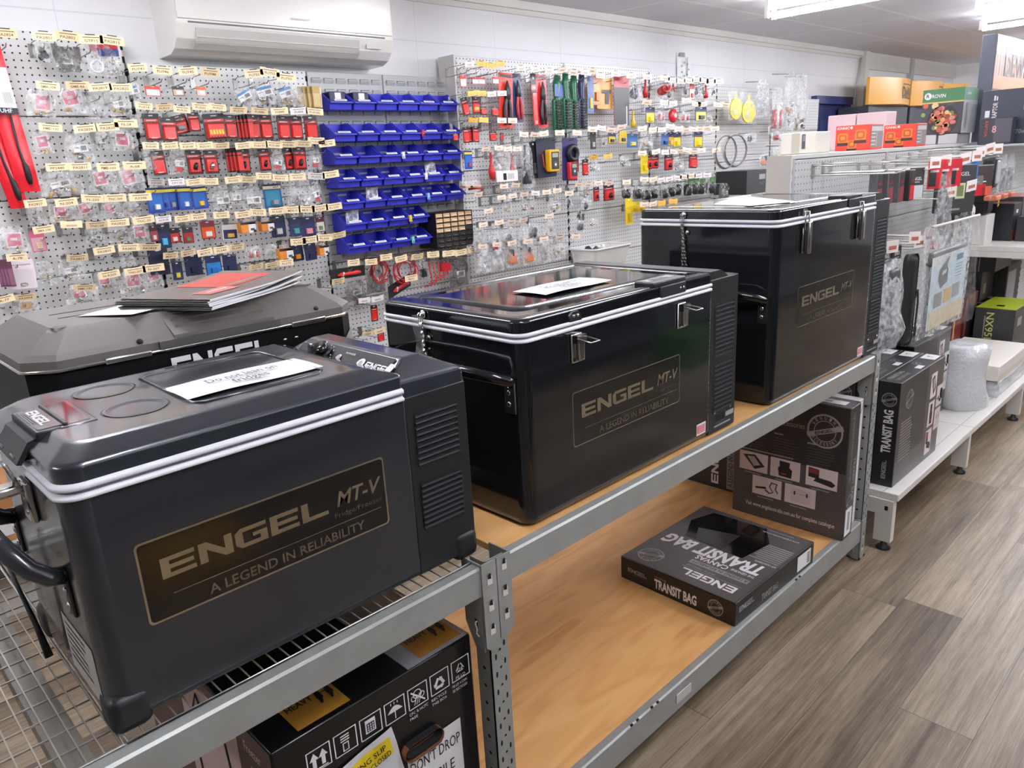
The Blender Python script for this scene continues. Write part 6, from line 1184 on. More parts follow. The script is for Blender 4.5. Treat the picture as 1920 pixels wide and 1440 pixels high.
simple('battery_carton', 'black carton with a lime green top on the gondola deck', 4.86, 5.24, 1.0, 1.2, .2355, .56, hexm('383837'), [('t', 0, 0, .38, .2, hexm('9aa81e')), ('t', .08, .08, .12, .12, hexm('cfd48a')), ('l', 'NX95L', .06, .30, .055, hexm('c8d070'), .17, -1.5708), ('l', .05, .1, .055, .28, M_GREYP), ('f', .06, .22, .15, .27, M_GREYP)], 'box')
simple('accessory_box', 'red and black carton on the gondola deck behind the printed bag', 4.55, 4.72, 1.225, 1.345, .2355, .62, hexm('6e2420'), [('l', .02, .05, .12, .38, hexm('1c1c22')), ('l', .03, .30, .05, .33, M_GREYP), ('f', .02, .05, .04, .35, hexm('c89a5a'))])
simple('accessory_box', 'second red and black carton right of the first on the gondola deck', 4.76, 4.96, 1.22, 1.345, .2355, .64, hexm('5c2320'), [('l', .02, .05, .10, .38, hexm('1c1c22')), ('f', .03, .05, .15, .34, hexm('1c1c22'))])
simple('accessory_box', 'black box with a round pale picture on the middle of the dark stack', 5.0, 5.25, 1.22, 1.345, .565, .74, hexm('1c1a1c'), [('l', .02, .11, .10, .14, hexm('3e3c3c')), ('f', .05, .04, .10, .10, hexm('8a7a74'))])
simple('accessory_box', 'black box with vertical grey lettering on top of the dark stack', 5.0, 5.35, 1.16, 1.345, .742, .86, hexm('1e1d20'), [('l', 'SONIC', .06, .10, .03, M_DIMP, .08, -1.5708), ('l', .1, .0, .105, .11, M_GREYP), ('t', 0, 0, .35, .18, hexm('3a393b'))])
simple('accessory_box', 'black box with white side print at the right border under the shelf', 5.30, 5.6, 1.16, 1.345, .25, .74, hexm('242325'), [('l', .03, .25, .12, .26, M_GREYP), ('l', .03, .29, .12, .30, M_GREYP), ('l', .03, .33, .11, .337, M_GREYP), ('f', .02, .2, .2, .45, hexm('8a8788'))])
# on top of the spine
def beacon(x, y0, label):
    t = thing('beacon_box', label, 'box', (x+.08, y0+.08, 1.4665), 'red beacon boxes on the gondola top'); b = MB().rbox(x, x+.15, y0, y0+.158, 1.4665, 1.578, .003, hexm('dc3c28'), 2); F = left(x, y0+.158, 1.4665)
    b.text(F, 'IONNIC', .008, .094, .016, M_WHITE, .055, .012); b.disc(F, .072, .1, .006, M_WHITE)
    for u, v, r in ((.035, .048, .028), (.115, .058, .030), (.078, .02, .025)):
        b.pg(F, rpoly(u-r*.85, u+r*.85, v-r*.5, v+r*1.05, .010), hexm('f0702c'), .001); b.pg(F, rpoly(u-r*.62, u+r*.62, v-r*.3, v+r*.85, .008), hexm('a8521c'), .0014); b.pg(F, rpoly(u-r*.35, u+r*.35, v, v+r*.6, .005), hexm('d87a34'), .0018); b.rect(F, u-r*.9, v-r*.9, u+r*.9, v-r*.45, hexm('3a2420'), .0014)
    G = front(x, y0, 1.4665); b.rect(G, .006, .01, .144, .105, hexm('8e8684')); b.rect(G, .01, .08, .14, .1, hexm('cfc8c4'), .001); b.rect(G, .07, .015, .075, .075, hexm('cfc8c4'), .001)
    for k in range(4): b.rect(G, .012, .02+.016*k, .06, .024+.016*k, M_WHITE, .001)
    b.build('carton_body', t)
beacon(3.665, 1.405, 'left red box with amber beacons on the gondola top'); beacon(4.25, 1.405, 'right red box with amber beacons on the gondola top')
b = MB(); b.box(3.15, 5.26, 1.4405, 1.61, 1.44, 1.4655, M_GONDG); b.box(4.45, 5.26, 1.61, 2.1, 1.44, 1.4655, M_GONDG); b.build('rear_shelf', gond)
t = thing('bracket_box', 'beige moulded switch box on the gondola top at its left end', 'box', (3.26, 1.48, 1.466)); b = MB(); BG = mat('beige_plastic', (214, 208, 196), .5)
b.rbox(3.20, 3.34, 1.445, 1.60, 1.4665, 1.553, .004, BG, 2); b.build('box_body', t); b = MB(); F = left(3.20, 1.60, 1.4665); b.rect(F, .05, .004, .085, .084, hexm('b8b0a0')); b.rect(F, .095, .02, .11, .078, hexm('4a4e52'), .001); b.rect(F, .1, .05, .108, .074, hexm('8a9298'), .0014); b.build('front_recess', t)
for i in range(2): simple('pink_carton', 'plain pale pink carton behind the red beacon boxes, %s of two' % ('left' if i == 0 else 'right'), 4.62, 4.78, 1.86-.165*i, 2.02-.165*i, 1.4665, 1.66, hexm('e6c9cc'), (), 'box', 'pale pink cartons')
for i in range(2): simple('white_carton', 'pale grey carton under the green topped cookware box, %s of two' % ('left' if i == 0 else 'right'), 4.96, 5.2, 1.53-.11*i, 1.63-.11*i, 1.4665, 1.522, hexm('c9c9c9'), (), 'box', 'grey cartons under the cookware box')
t = thing('cookware_box', 'big box with a green band and a food photo on the gondola top', 'box', (5.08, 1.5, 1.523)); x, y0, y1, z0, z1 = 4.955, 1.405, 1.62, 1.523, 1.768
b = MB().rbox(x, x+.26, y0, y1, z0, z1, .003, hexm('3c3d42'), 2); F = left(x, y1, z0); w, h = .215, .245
b.rect(F, 0, h*.72, w, h, hexm('3f7a4c')); b.rect(F, 0, h*.69, w, h*.72, hexm('d8b06a')); b.text(F, 'ROVIN', .05, h*.81, .028, M_WHITE, .07, .015); b.disc(F, .028, h*.855, .019, M_WHITE, .001); b.text(F, 'R', .02, h*.82, .028, hexm('2a4a34'), .016, .02, off=.0018)
b.disc(F, .115, .075, .082, hexm('2a2628'), .001, 28); rr = random.Random(5)
for k in range(60):
    a = rr.random()*6.28; r = .066*math.sqrt(rr.random()); b.disc(F, .115+r*math.cos(a), .075+r*math.sin(a), (.008+.007*rr.random()), hexm(rr.choice(('b5483a', 'd08a50', 'c9706a', '8a3a2c', 'd9b070', 'a8552e', '6f7a40'))), .0013+.0003*(k % 5), 8)
b.disc(F, .07, .155, .018, hexm('e0c48a'), .001); b.disc(F, .02, .158, .014, hexm('c8603a'), .001); b.tube([F[0]-Y_*u+Z_*v-X_*.002 for u, v in ((.12, .14), (.14, .155), (.165, .165))], .002, hexm('5a7a4a'), 4); b.disc(F, .01, .11, .012, hexm('7a9a50'), .001)
G = front(x, y0, z0); b.rect(G, .0, .0, .26, h*.72, mat('silver_photo', (206, 208, 210), .2, .3)); b.rect(G, 0, h*.72, .26, h, hexm('47745a')); b.text(G, 'ROVIN', .06, h*.84, .02, M_PAPER, .06); b.rect(G, .05, .03, .09, h*.66, hexm('9a9ca0'), .001); b.build('carton_body', t)
# dark tool display header panel and its poster
t = thing('header_panel', 'tall dark panel with a tool workshop poster rising over the third gondola bay', 'display panel', (5.9, 1.38, 1.454)); b = MB().rbox(5.26, 6.6, 1.355, 1.43, 1.4665, 2.055, .004, hexm('4a4e5a'), 2); b.build('panel_body', t)
b = MB(); F = front(5.27, 1.354, 1.76); b.rect(F, 0, .0, 1.3, .29, hexm('c98a6a'), .0006); b.rect(F, 0, .0, 1.3, .055, hexm('d88a5c'), .001)
for k in range(46): b.rect(F, .03+.028*k, .075, .046+.028*k, .25, hexm(('8a7a74', 'b9b4b2', '6a5a58', 'd9a888')[k % 4]), .0012)
b.rect(F, 0, .185, 1.3, .20, hexm('5a4038'), .0016); b.text(F, 'DEWALT', .2, .08, .17, hexm('2c2622'), .8, .02, off=.003); b.build('poster', t)
simple('audio_carton', 'large dark blue carton with white lettering on the upper third bay shelf', 4.90, 5.22, 1.02, 1.30, 1.4535, 1.732, hexm('3a3e4c'), [('l', 'RAPTOR', .078, .135, .032, M_WHITE, .08, 1.5708), ('l', .058, .225, .066, .25, M_WHITE), ('l', .07, .225, .076, .245, M_WHITE), ('l', .022, .14, .044, .175, M_WHITE), ('l', '70w', .175, .05, .03, M_GREYP, .05), ('l', 'RAPT', .20, .17, .04, M_GREYP, .08)])
simple('audio_carton', 'small dark carton with pink figures in front of the large blue carton', 4.80, 4.88, 1.12, 1.27, 1.4535, 1.588, hexm('33333c'), [('l', 'RAPTOR', .025, .12, .02, hexm('c05048'), .08, -1.5708), ('l', '8', .06, .06, .05, hexm('e0a8a8'), .02), ('l', .07, .01, .15, .13, hexm('55525a'))])
# stand with the curved yellow headers at the far wall
YH = mat('yellow_header', (226, 164, 60), .3)
for i, (x0, x1) in enumerate(((8.28, 9.42), (9.46, 10.46), (10.5, 11.5))):
    t = thing('curved_header_stand', ('left', 'middle', 'right')[i]+' tool stand with a curved yellow header at the far wall', 'display stand', ((x0+x1)/2, 3.3, 0), 'tool stands with curved headers')
    MB().rbox(x0+.02, x1-.02, 3.22, 3.53, 0, 1.86, .005, hexm('33353c'), 2).build('cabinet', t)
    b = MB(); n_ = 14; vs = []; ph = lambda k: (x0+(x1-x0)*k/n_, 3.22-.12*math.sin(math.pi*k/n_))
    for k in range(n_+1):
        p = ph(k); vs += [(p[0], p[1], 1.87), (p[0], p[1], 2.13)]
    b.add(vs, [(2*k, 2*k+2, 2*k+3, 2*k+1) for k in range(n_)], YH, True); b.add([(ph(k)[0], ph(k)[1], 2.13) for k in range(n_+1)], [list(range(n_+1))], YH); b.add([(ph(k)[0], ph(k)[1], 1.87) for k in range(n_+1)], [list(range(n_+1))[::-1]], YH)
    b.box(x0, x1, 3.22, 3.25, 1.87, 2.13, YH); b.build('curved_header', t)
    b = MB(); K = hexm('2e2a24'); F = front(0, 0, 0); tm = MB(); tm.text(F, 'DeWALT', 0, 0, .15, K, .62, .02)
    def wrap(v, off): 
        k = .50+.48*(v.x/.62)*.98; xx = x0+(x1-x0)*k; return V((xx, 3.22-.12*math.sin(math.pi*k)-off, 1.94+v.z))
    b.add([wrap(v, .004) for v in tm.v], tm.f, K)
    for z in (-.012, .125): b.add([wrap(V((.62*q/12, 0, z+s_)), .004) for q in range(13) for s_ in (0, .01)], [(2*q, 2*q+2, 2*q+3, 2*q+1) for q in range(12)], K)
    b.build('header_lettering', t)

# unseen shelving and cartons added across the aisle for reflections in the fridge fronts
t = thing('reflection_shelving', 'added dark shelving across the aisle, unseen but mirrored in the glossy fridge fronts', 'shelving', (4.0, -1.5, 0)); b = MB()
b.box(.6, 8.0, -1.9, -1.86, 0, 1.7, hexm('3a3c40'))
for z in (.12, .6, 1.08): b.box(.6, 8.0, -1.86, -1.45, z, z+.03, hexm('55575a'))
b.build('frame', t)
rr = random.Random(9); x = .7; i = 0
while x < 7.6:
    for z in (.151, .631, 1.111):
        w_, h_ = rr.uniform(.6, 1.3), rr.uniform(.2, .4)
        simple('reflection_carton', 'added carton on the shelving across the aisle, mirrored in the fridges', x, x+w_*.9, -1.8, -1.5, z, z+h_, hexm(rr.choice(('2a2a2c', '2c4a30', '5a5c60', '8a8886', '26282c', '303236', '1c1c20'))), (), 'carton', 'added cartons across the aisle')
    x += 1.4

for x0, x1, y0, y1, h_, c_, nm in ((.72, 1.10, -.95, -.85, .15, 'f0ac08', 'added unseen yellow carton on the floor across the aisle, mirrored in the nearest badge'), (4.5, 4.9, -1.25, -.95, .24, '3c6a30', 'added unseen green carton on the floor across the aisle, mirrored in the middle fridge')):
    simple('reflection_carton', nm, x0, x1, y0, y1, .001, h_, hexm(c_), (), 'carton')  # unseen cartons added to tint foil and gloss by reflection
# ---------------------------------------------------------------- peg hooks with price tags
TAGC = {'c': ('f6e2b8', 'cream'), 'w': ('ece9ea', 'white'), 'y': ('f2bd4a', 'yellow'), 'g': ('cfcdca', 'grey')}
M_INK = mat('tag_ink', (120, 78, 50), .6); M_HOOK = mat('hook_wire', (150, 150, 148), .3, .8)
wires = {}
def wire_mesh(ln):
    if ln in wires: return wires[ln]
    b = MB(); r = .0022
    b.tube([(0, 0, -.042), (0, -.012, -.045), (0, -ln+.035, -.040), (0, -ln+.02, -.030)], r, M_HOOK, 5)
    b.tube([(0, 0, -.008), (0, -.02, .002), (0, -ln+.003, .004)], r*.8, M_HOOK, 5)
    b.box(-.011, .011, -.003, 0, -.05, 0, M_HOOK)
    o = b.build('wire', None); wires[ln] = o.data; bpy.data.objects.remove(o); return wires[ln]
rr = random.Random(11)
for desc, board, ln, row in HOOKS:
    for i, (x, z, w, h, c, txt) in enumerate(row):
        hx, nm = TAGC[c]
        if board < 3.45 and c == 'c': hx = 'f4e2cf'
        lab = 'wire hook with %s tag%s, %s from left, %s' % (nm, ' reading '+txt if txt else '', ordn(i), desc)
        t = thing('peg_hook', lab, 'hook', (x, board, z), 'peg hooks with price tags')
        o = bpy.data.objects.new('wire', wire_mesh(ln)); COL.objects.link(o); o.parent = t
        b = MB(); ti = rr.uniform(-.10, .10); lean = rr.choice((0, 0, 0, .35)) if c != 'w' else 0
        u = V((math.cos(ti), 0, math.sin(ti))); v = V((-math.sin(ti)*math.cos(lean), -math.sin(lean), math.cos(ti)*math.cos(lean)))
        h = min(h, .034); F = (V((x, board-ln, z))-u*(w/2)-v*(h*.5), u, v)
        b.prism([(0, 0), (w, 0), (w, h), (0, h)], F[0], u, v, .0012, hexm(hx))
        b.rect(F, w*.3, h*.97, w*.7, h*1.07, M_BLK, .002)
        if txt:
            b.text(F, txt, w*.5, h*.20, h*.42, M_INK, min(w*.62, h*.30*len(txt)), .01, al='C', off=.0018)
            b.rect(F, w*.16, h*.68, w*.86, h*.76, M_INK, .0016)
        else:
            b.rect(F, w*.25, h*.22, w*.75, h*.48, hexm('c9a58c'), .0016)
        b.build('price_tag', t)
# ---------------------------------------------------------------- hanging goods
M_RCARD = mat('red_card', (216, 40, 34), .3, coat=.2); M_CARDK = mat('card_black', (44, 34, 34), .35)
def sheetbag(b, F, w, h, d, mt, seed, back=True, peak=True):
    r = random.Random(seed); p = [r.random()*6.28 for _ in range(6)]; tw = r.uniform(-.08, .08)
    def fn(s):
        def f(a, q):
            e = (math.sin(math.pi*a)**.7)*(1-q**3*.8)*(.35+.65*min(1, q*4))
            k = 1-(.35*max(0, (q-.72)/.28) if peak else 0)
            ru = d*.16*(math.sin(11*a+p[0]+5*q)+math.sin(9*q+p[1]+4*a)*.8+.6*math.sin(17*a-13*q+p[2]))
            edge = .03*w*math.sin(8*q+p[3]+(3 if a > .5 else 0))
            return (w*(.5+(a-.5)*k)+edge*(2*a-1)+tw*h*(1-q), h*q-.03*h*math.sin(5*a+p[4])*(1-q), s*d*.5*e+ru*(.4+.6*e))
        return f
    b.sheet(F, 9, 10, fn(1), mt)
    if back: b.sheet(F, 9, 10, fn(-1), mt, True)
def crumbs(b, F, w, h, d, n_, mats, seed, lo=.12, hi=.6):
    r = random.Random(seed)
    for _ in range(n_):
        c = F[0]+F[1]*(w*r.uniform(.2, .8))+F[2]*(h*r.uniform(lo, hi))+F[1].cross(F[2])*(d*r.uniform(-.25, .2)); L = w*r.uniform(.05, .12); a = V((r.uniform(-1, 1), r.uniform(-.4, .4), r.uniform(-1, 1))).normalized()
        b.tube([c-a*L, c+a*L], w*r.uniform(.035, .075), r.choice(mats), 6)
def blist(b, F, w, h, u0, v0, u1, v1, d, mt):
    o, u, v = F; n_ = u.cross(v); U0, U1, V0, V1 = u0*w, u1*w, v0*h, v1*h; i = min(U1-U0, V1-V0)*.1
    A = [o+u*a+v*c+n_*.001 for a, c in ((U0, V0), (U1, V0), (U1, V1), (U0, V1))]; B = [o+u*a+v*c+n_*d for a, c in ((U0+i, V0+i), (U1-i, V0+i), (U1-i, V1-i), (U0+i, V1-i))]
    b.add(A+B, [(4, 5, 6, 7), (0, 1, 5, 4), (1, 2, 6, 5), (2, 3, 7, 6), (3, 0, 4, 7)], mt)
NAMES = {}
PINK = [hexm('d0637e', .35), hexm('d98a9c', .35), hexm('e0a3b0', .35)]
METAL = [M_CHROME, hexm('8c8880', .3), hexm('c9a45a', .35)]
def item(kind, x, z, w, h, d, Yd, label, grp, seed):
    k, _, arg = kind.partition(':'); r = random.Random(seed)
    sx = X_; ti = r.uniform(-.05, .05)
    if 'tilted' in label: ti = .22
    u = V((math.cos(ti), 0, math.sin(ti))); v = V((-math.sin(ti), 0, math.cos(ti)))
    F = (V((x, Yd, z))-u*(w/2)-v*(h/2), u, v); o = F[0]; n_ = u.cross(v)
    cols = arg.split(',') if arg else []
    at = (x, Yd, z-h/2)
    def mk(name, cat): return thing(name, label, cat, at, grp)
    def fin(b, name, cat): return tag(b.build(name, None, at), label, cat, grp)
    if k.startswith('bag') or k == 'hdrbag':
        t = mk('parts_bag', 'bag'); b = MB(); sk = k[4:] if k.startswith('bag_') else ''
        skin = {'dark': M_CLEAR, 'grey': M_SMOKE, 'tan': M_CLEAR, 'white': M_MILKY}.get(sk, M_CLEAR if sk != 'pink' else M_CLEAR)
        dd = min(w, h)*.35
        sheetbag(b, F, w, h, dd, skin, seed); b.build('bag_skin', t)
        c = MB()
        if sk == 'pink':
            a = r.uniform(-.15, .25); uu = u*math.cos(a)+v*math.sin(a); vv = v*math.cos(a)-u*math.sin(a); s_ = min(w, h)*.62
            F2 = (o+u*w*.2+v*h*.24, uu, vv); pm = PINK[1] if 'faded' in label or 'pale' in label or 'soft' in label else PINK[0]
            c.sheet(F2, 4, 4, lambda p, q: (p*s_, q*s_, .004*math.sin(5*p+3*q+seed)), M_PAPER); c.sheet(F2, 4, 4, lambda p, q: (s_*(.1+p*.8), s_*(.1+q*.82), .001+.004*math.sin(5*(.1+p*.8)+3*(.1+q*.82)+seed)), pm)
            c.sheet(F2, 2, 1, lambda p, q: (s_*(.3+p*.4), s_*(.45+q*.2), .0025+.004*math.sin(5*(.3+p*.4)+3*(.45+q*.2)+seed)), hexm('f0d8dc'))
            crumbs(c, F, w, h, dd, 4, METAL, seed, .06, .25)
        elif sk in ('bar', 'lab', 'blue'):
            lw, lh = w*(.5 if sk == 'bar' else .72), h*(.26 if sk == 'bar' else .30); a = r.uniform(-.3, .3) if sk == 'bar' else (.25 if sk == 'blue' else .03); uu = u*math.cos(a)+v*math.sin(a); vv = v*math.cos(a)-u*math.sin(a)
            F2 = (o+u*(w-lw)*.5+v*h*(.3 if sk != 'lab' else .22)+n_*dd*.34, uu, vv); c.rect(F2, 0, 0, lw, lh, M_PAPER, 0)
            for i in range(9): c.rect(F2, lw*(.5+.045*i), lh*.2, lw*(.5+.045*i+.024*(1+i % 2)*.7), lh*.8, M_CARTD, .0008)
            c.rect(F2, lw*.06, lh*.55, lw*.4, lh*.7, M_GREYP, .0008)
            if sk == 'blue': c.rect(F2, 0, lh, lw, lh*1.4, hexm('4a86c0'), .0004)
            if 'red' in label: c.rect(F2, 0, -lh*.8, lw*.8, -lh*.1, hexm('b8343a'), .0004)
            crumbs(c, F, w, h, dd, 7, METAL+[hexm('4a4a4c')], seed, .06, .45)
        elif sk == 'dark':
            m = hexm('2a2a2e', .3)
            if h < w*1.6:
                for _ in range(5): c.ball(o+u*w*r.uniform(.3, .7)+v*h*r.uniform(.2, .6), min(w, h)*.17, m, (1, .6, 1.2), 8)
            else: c.tube([o+u*w*.5+v*h*.95, o+u*w*.4+v*h*.6, o+u*w*.5+v*h*.4], w*.08, m, 6); c.rbox(x-w*.3, x+w*.3, Yd-.012, Yd+.012, z-h*.42, z+h*.05, .005, m, 2)
        elif sk == 'red':
            m = hexm('c23a34', .3)
            if 'coil' in label: c.tube([o+u*(w*.5+w*.3*math.cos(a_*.6))+v*(h*.3+h*.14*math.sin(a_*.6)+h*.004*a_)+n_*.002*a_ for a_ in range(34)], w*.07, m, 5)
            else:
                for i in range(3): c.tube([o+u*w*(.3+.2*i)+v*h*.15, o+u*w*(.32+.2*i)+v*h*(.55+.1*(i % 2))], w*.09, m if i != 1 else M_PAPER, 6)
        elif sk == 'green': crumbs(c, F, w, h, dd, 9, [hexm('4a8a58'), hexm('5c9a68'), hexm('c9c4b8')], seed)
        elif sk == 'orange': c.rbox(x-w*.28, x+w*.28, Yd-.014, Yd+.012, z-h*.35, z+h*.08, .006, hexm('d8783c'), 2); c.tube([(x, Yd, z+.0), (x, Yd, z+h*.3)], w*.14, hexm('3c3a3a'), 8)
        elif sk == 'tan': c.rect(F, w*.25, h*.15, w*.75, h*.6, hexm('c09a62'), 0)
        elif sk == 'white': crumbs(c, F, w, h, dd, 8, [hexm('dedcda'), hexm('c4c2c0'), hexm('8a8886')], seed)
        elif sk == 'ring':
            c.tube([o+u*(w*.5+w*.42*math.cos(a_*.52))+v*(h*.22+w*.42*math.sin(a_*.52)) for a_ in range(12)], w*.08, M_PAPER, 6, True); c.rect(F, w*.2, h*.62, w*.7, h*.9, PINK[1], 0)
        elif sk == 'ydark': c.rbox(x-w*.3, x+w*.3, Yd-.01, Yd+.012, z-h*.4, z-h*.02, .008, hexm('3a3a38'), 2); c.rect(F, w*.08, h*.62, w*.92, h*.98, hexm('33322e'), .004)
        elif k == 'hdrbag': c.rect(F, 0, h*.60, w, h*1.0, hexm(cols[1]), dd*.2); c.rect(F, 0, h*.82, w, h*1.0, hexm(cols[0]), dd*.22); crumbs(c, F, w, h, dd, 14, [M_PAPER, M_CHROME, hexm('b8b4b0')], seed, .06, .5)
        elif sk == 'grey': c.rect(F, w*.3, h*.3, w*.75, h*.55, M_PAPER, dd*.3); c.rect(F, w*.4, h*.35, w*.65, h*.5, M_GREYP, dd*.32); crumbs(c, F, w, h, dd, 5, [hexm('77757a')], seed)
        else: crumbs(c, F, w, h, dd, 8, METAL+[M_PAPER], seed, .06, .5)
        if Yd < 3.28: c.tube([(x, Yd, z+h*.46), (x, 3.4195, z+h*.5)], .003, M_HOOK, 5)
        c.build('bag_contents', t)
    elif k == 'rcard':
        t = mk('blister_card', 'card'); b = MB(); b.prism(rpoly(0, w, 0, h, w*.06, 2), o, u, v, .0016, M_CARDK); b.rect(F, w*.06, h*.70, w*.94, h*.80, M_RCARD, .002)
        b.rect(F, w*.38, h*.90, w*.62, h*.94, M_PAPER, .002); b.rect(F, w*.2, h*.73, w*.8, h*.77, hexm('e8c9c4'), .0024); b.build('backing_card', t)
        b = MB(); blist(b, F, w, h, .07, .05, .93, .66, w*.16 if arg != 'grey' else w*.1, M_RCARD)
        if arg == 'yellow':
            for i in range(5): b.rect(F, w*(.18+.13*i), h*.22, w*(.28+.13*i), h*.40, hexm('e0c23a'), w*.165); b.disc(F, w*(.23+.13*i), h*.14, w*.035, M_CARDK, w*.165, 8)
        elif arg in ('plug', 'grey'):
            m = M_BLK if arg == 'plug' else hexm('8a8884'); q = V((.35, 0, .9)) if arg == 'plug' else V((1, 0, .15)); c0 = o+u*w*.5+v*h*.34+n_*w*.2; L = h*.15 if arg == 'plug' else w*.2
            b.tube([c0-q*L, c0+q*L*.2, c0+q*L], [w*.13, w*.15, w*.07], m if 'usb' not in label else M_CHROME, 8)
        else: b.rect(F, w*.3, h*.09, w*.7, h*.14, hexm('e8a49a'), w*.165)
        b.build('blister', t)
        if (Yd > 3.36 and z < 1.0) or x < 2.85 and Yd < 3.32: MB().tube([(x, Yd, z+h*.46), (x, 3.5045 if z < 1 else 3.499, z+h*.5)], .002, M_HOOK, 5).build('hanger_wire', t)
    elif k in ('bcard', 'tcard'):
        t = mk('blister_card', 'card'); b = MB(); B1 = hexm('1f3a9a' if k == 'bcard' else '1d5a8a', .3); b.prism(rpoly(0, w, 0, h, w*.05, 2), o, u, v, .0016, B1)
        b.rect(F, 0, h*.80, w, h*.92, hexm('e0d040' if k == 'bcard' else 'd8cfa8'), .002); b.rect(F, w*.1, h*.1, w*.9, h*.74, hexm('2264b8' if k == 'bcard' else '3488a8', .3), .002); b.rect(F, 0, h*.93, w, h, hexm('16224a'), .002); b.build('backing_card', t)
        b = MB(); cc = {'white': 'e6e6e8', 'grey': '8a8c90', 'yellow': 'e0b040', 'edge': '2a3a8a'}; m = hexm(next((cc[q] for q in cc if q in label), 'b03a40')); blist(b, F, w, h, .4, .14, .72, .36, w*.2, m); b.build('blister', t)
    elif k in ('card', 'scard', 'ycard', 'brushc'):
        t = mk('hang_card', 'card'); b = MB(); cs = cols or ['e8cc24', 'dcbc20', 'b89a18']; b.prism(rpoly(0, w, 0, h, min(w, h)*.06, 2), o, u, v, .002, hexm(cs[0], .35))
        b.rect(F, w*.06, h*.05, w*.94, h*.66, hexm(cs[1], .3), .0024); b.rect(F, w*.4, h*.9, w*.6, h*.95, M_PAPER, .0026)
        if k != 'scard':
            b.lines(F, w*.12, h*.80, w*.6, 2, h*.05, hexm('d8d4d2' if cs[0] < 'a' else '8a8482'))
            if 'drill' in label: b.pg(F, [(w*.3, h*.5), (w*.9, h*.5), (w*.9, h*.62), (w*.3, h*.62)], hexm(cs[2]), .006); b.pg(F, [(w*.5, h*.15), (w*.75, h*.15), (w*.8, h*.5), (w*.55, h*.5)], hexm(cs[2]), .006)
            elif 'accessory card' in label: b.text(F, 'GENUINE ACCESSORY', w*.08, h*.80, h*.06, M_CARTD, w*.8, .01, off=.003); b.tube([o+u*(w*.5+w*.14*math.cos(a_*.7))+v*(h*.15+h*.05*math.sin(a_*.7))+n_*.004 for a_ in range(9)], .0018, M_CHROME, 5, True)
            elif 'red top' in label: b.rect(F, 0, h*.8, w, h, hexm(cs[0], .35), .003); b.rect(F, 0, 0, w, h*.78, hexm(cs[1], .35), .003); b.lines(F, w*.15, h*.6, w*.6, 7, h*.05, hexm(cs[2])); b.rect(F, w*.8, 0, w*.86, h*.4, M_PAPER, .004)
            elif len(cs) > 2: blist(b, F, w, h, .3, .12, .74, .42, min(w, h)*.16, hexm(cs[2], .3))
        else: b.rect(F, w*.3, h*.15, w*.8, h*.55, hexm('f0eeec'), .003)
        b.build('backing_card', t)
    elif k == 'stackr' or k == 'stackc':
        nst = 4; cw = w/nst
        for i in range(nst):
            t = thing('blister_card' if k == 'stackr' else 'backing_card_pack', '%s, %s' % (label.split(',')[0], ordn(i)) + ' of four,' + label.split(',', 1)[1], 'card', (x, Yd, z-h/2), label); b = MB(); xx = x-w/2+cw*i; yy = Yd+.012-.012*i
            m0 = M_CARDK if k == 'stackr' else hexm(cols[0]); m1 = M_RCARD if k == 'stackr' else hexm(cols[1])
            b.rbox(xx, xx+cw*2.2, yy, yy+.0016, z-h/2, z+h/2, .0005, m0, 1); b.rect(front(xx, yy, z-h/2), cw*.1, h*.06, cw*2.1, h*.66, m1, .001)
            if k == 'stackr': b.rect(front(xx, yy, z-h/2), cw*.1, h*.70, cw*2.1, h*.80, M_RCARD, .001)
            b.build('backing_card', t)
    elif k == 'obox':
        b = MB(); b.rbox(x-w/2, x+w/2, Yd-.03, Yd+.01, z-h/2, z+h/2, .002, hexm('e08a34', .35), 2); G = front(x-w/2, Yd-.03, z-h/2); b.rect(G, w*.5, 0, w, h*.9, M_PAPER); b.rect(G, 0, h*.78, w, h, hexm('2a2626')); b.rect(G, w*.62, h*.2, w*.9, h*.4, hexm('4a4644'), .001); b.rect(G, w*.8, -.0, w, h*.25, hexm('2a2626'), .0012)
        b.box(x-w*.3, x+w*.3, Yd-.006, Yd-.004, z+h/2, z+h*.8, M_CLEAR); fin(b, 'fuse_box', 'box')
    elif k == 'boxp':
        t = mk('clear_pack', 'pack'); b = MB(); b.rbox(x-w/2, x+w/2, Yd-.03, Yd+.02, z-h/2, z+h/2, .004, M_CLEAR, 2); b.build('shell', t); b = MB(); m = hexm(cols[0]); b.rbox(x-w/2, x+w/2, Yd-.035, Yd+.02, z-h/2, z-h/2+h*.36, .003, m, 2)
        G = front(x-w/2, Yd-.035, z-h/2); b.rect(G, w*.3, h*.06, w*.45, h*.28, M_CARTD); [b.rect(G, w*(.52+.05*i), h*.08, w*(.545+.05*i), h*.27, M_GREYP) for i in range(6)]; b.build('label_end', t)
        if m.name.endswith('efe9e6'): b = MB(); crumbs(b, (F[0]+v*h*.4, u, v), w, h*.6, .04, 8, [M_PAPER, hexm('b0aca8')], seed, .1, .9); b.build('contents', t)
    elif k in ('plier', 'sp_longred'):
        t = mk('tool_pack' if k == 'plier' else 'antenna_packet', 'tool' if k == 'plier' else 'packet'); b = MB()
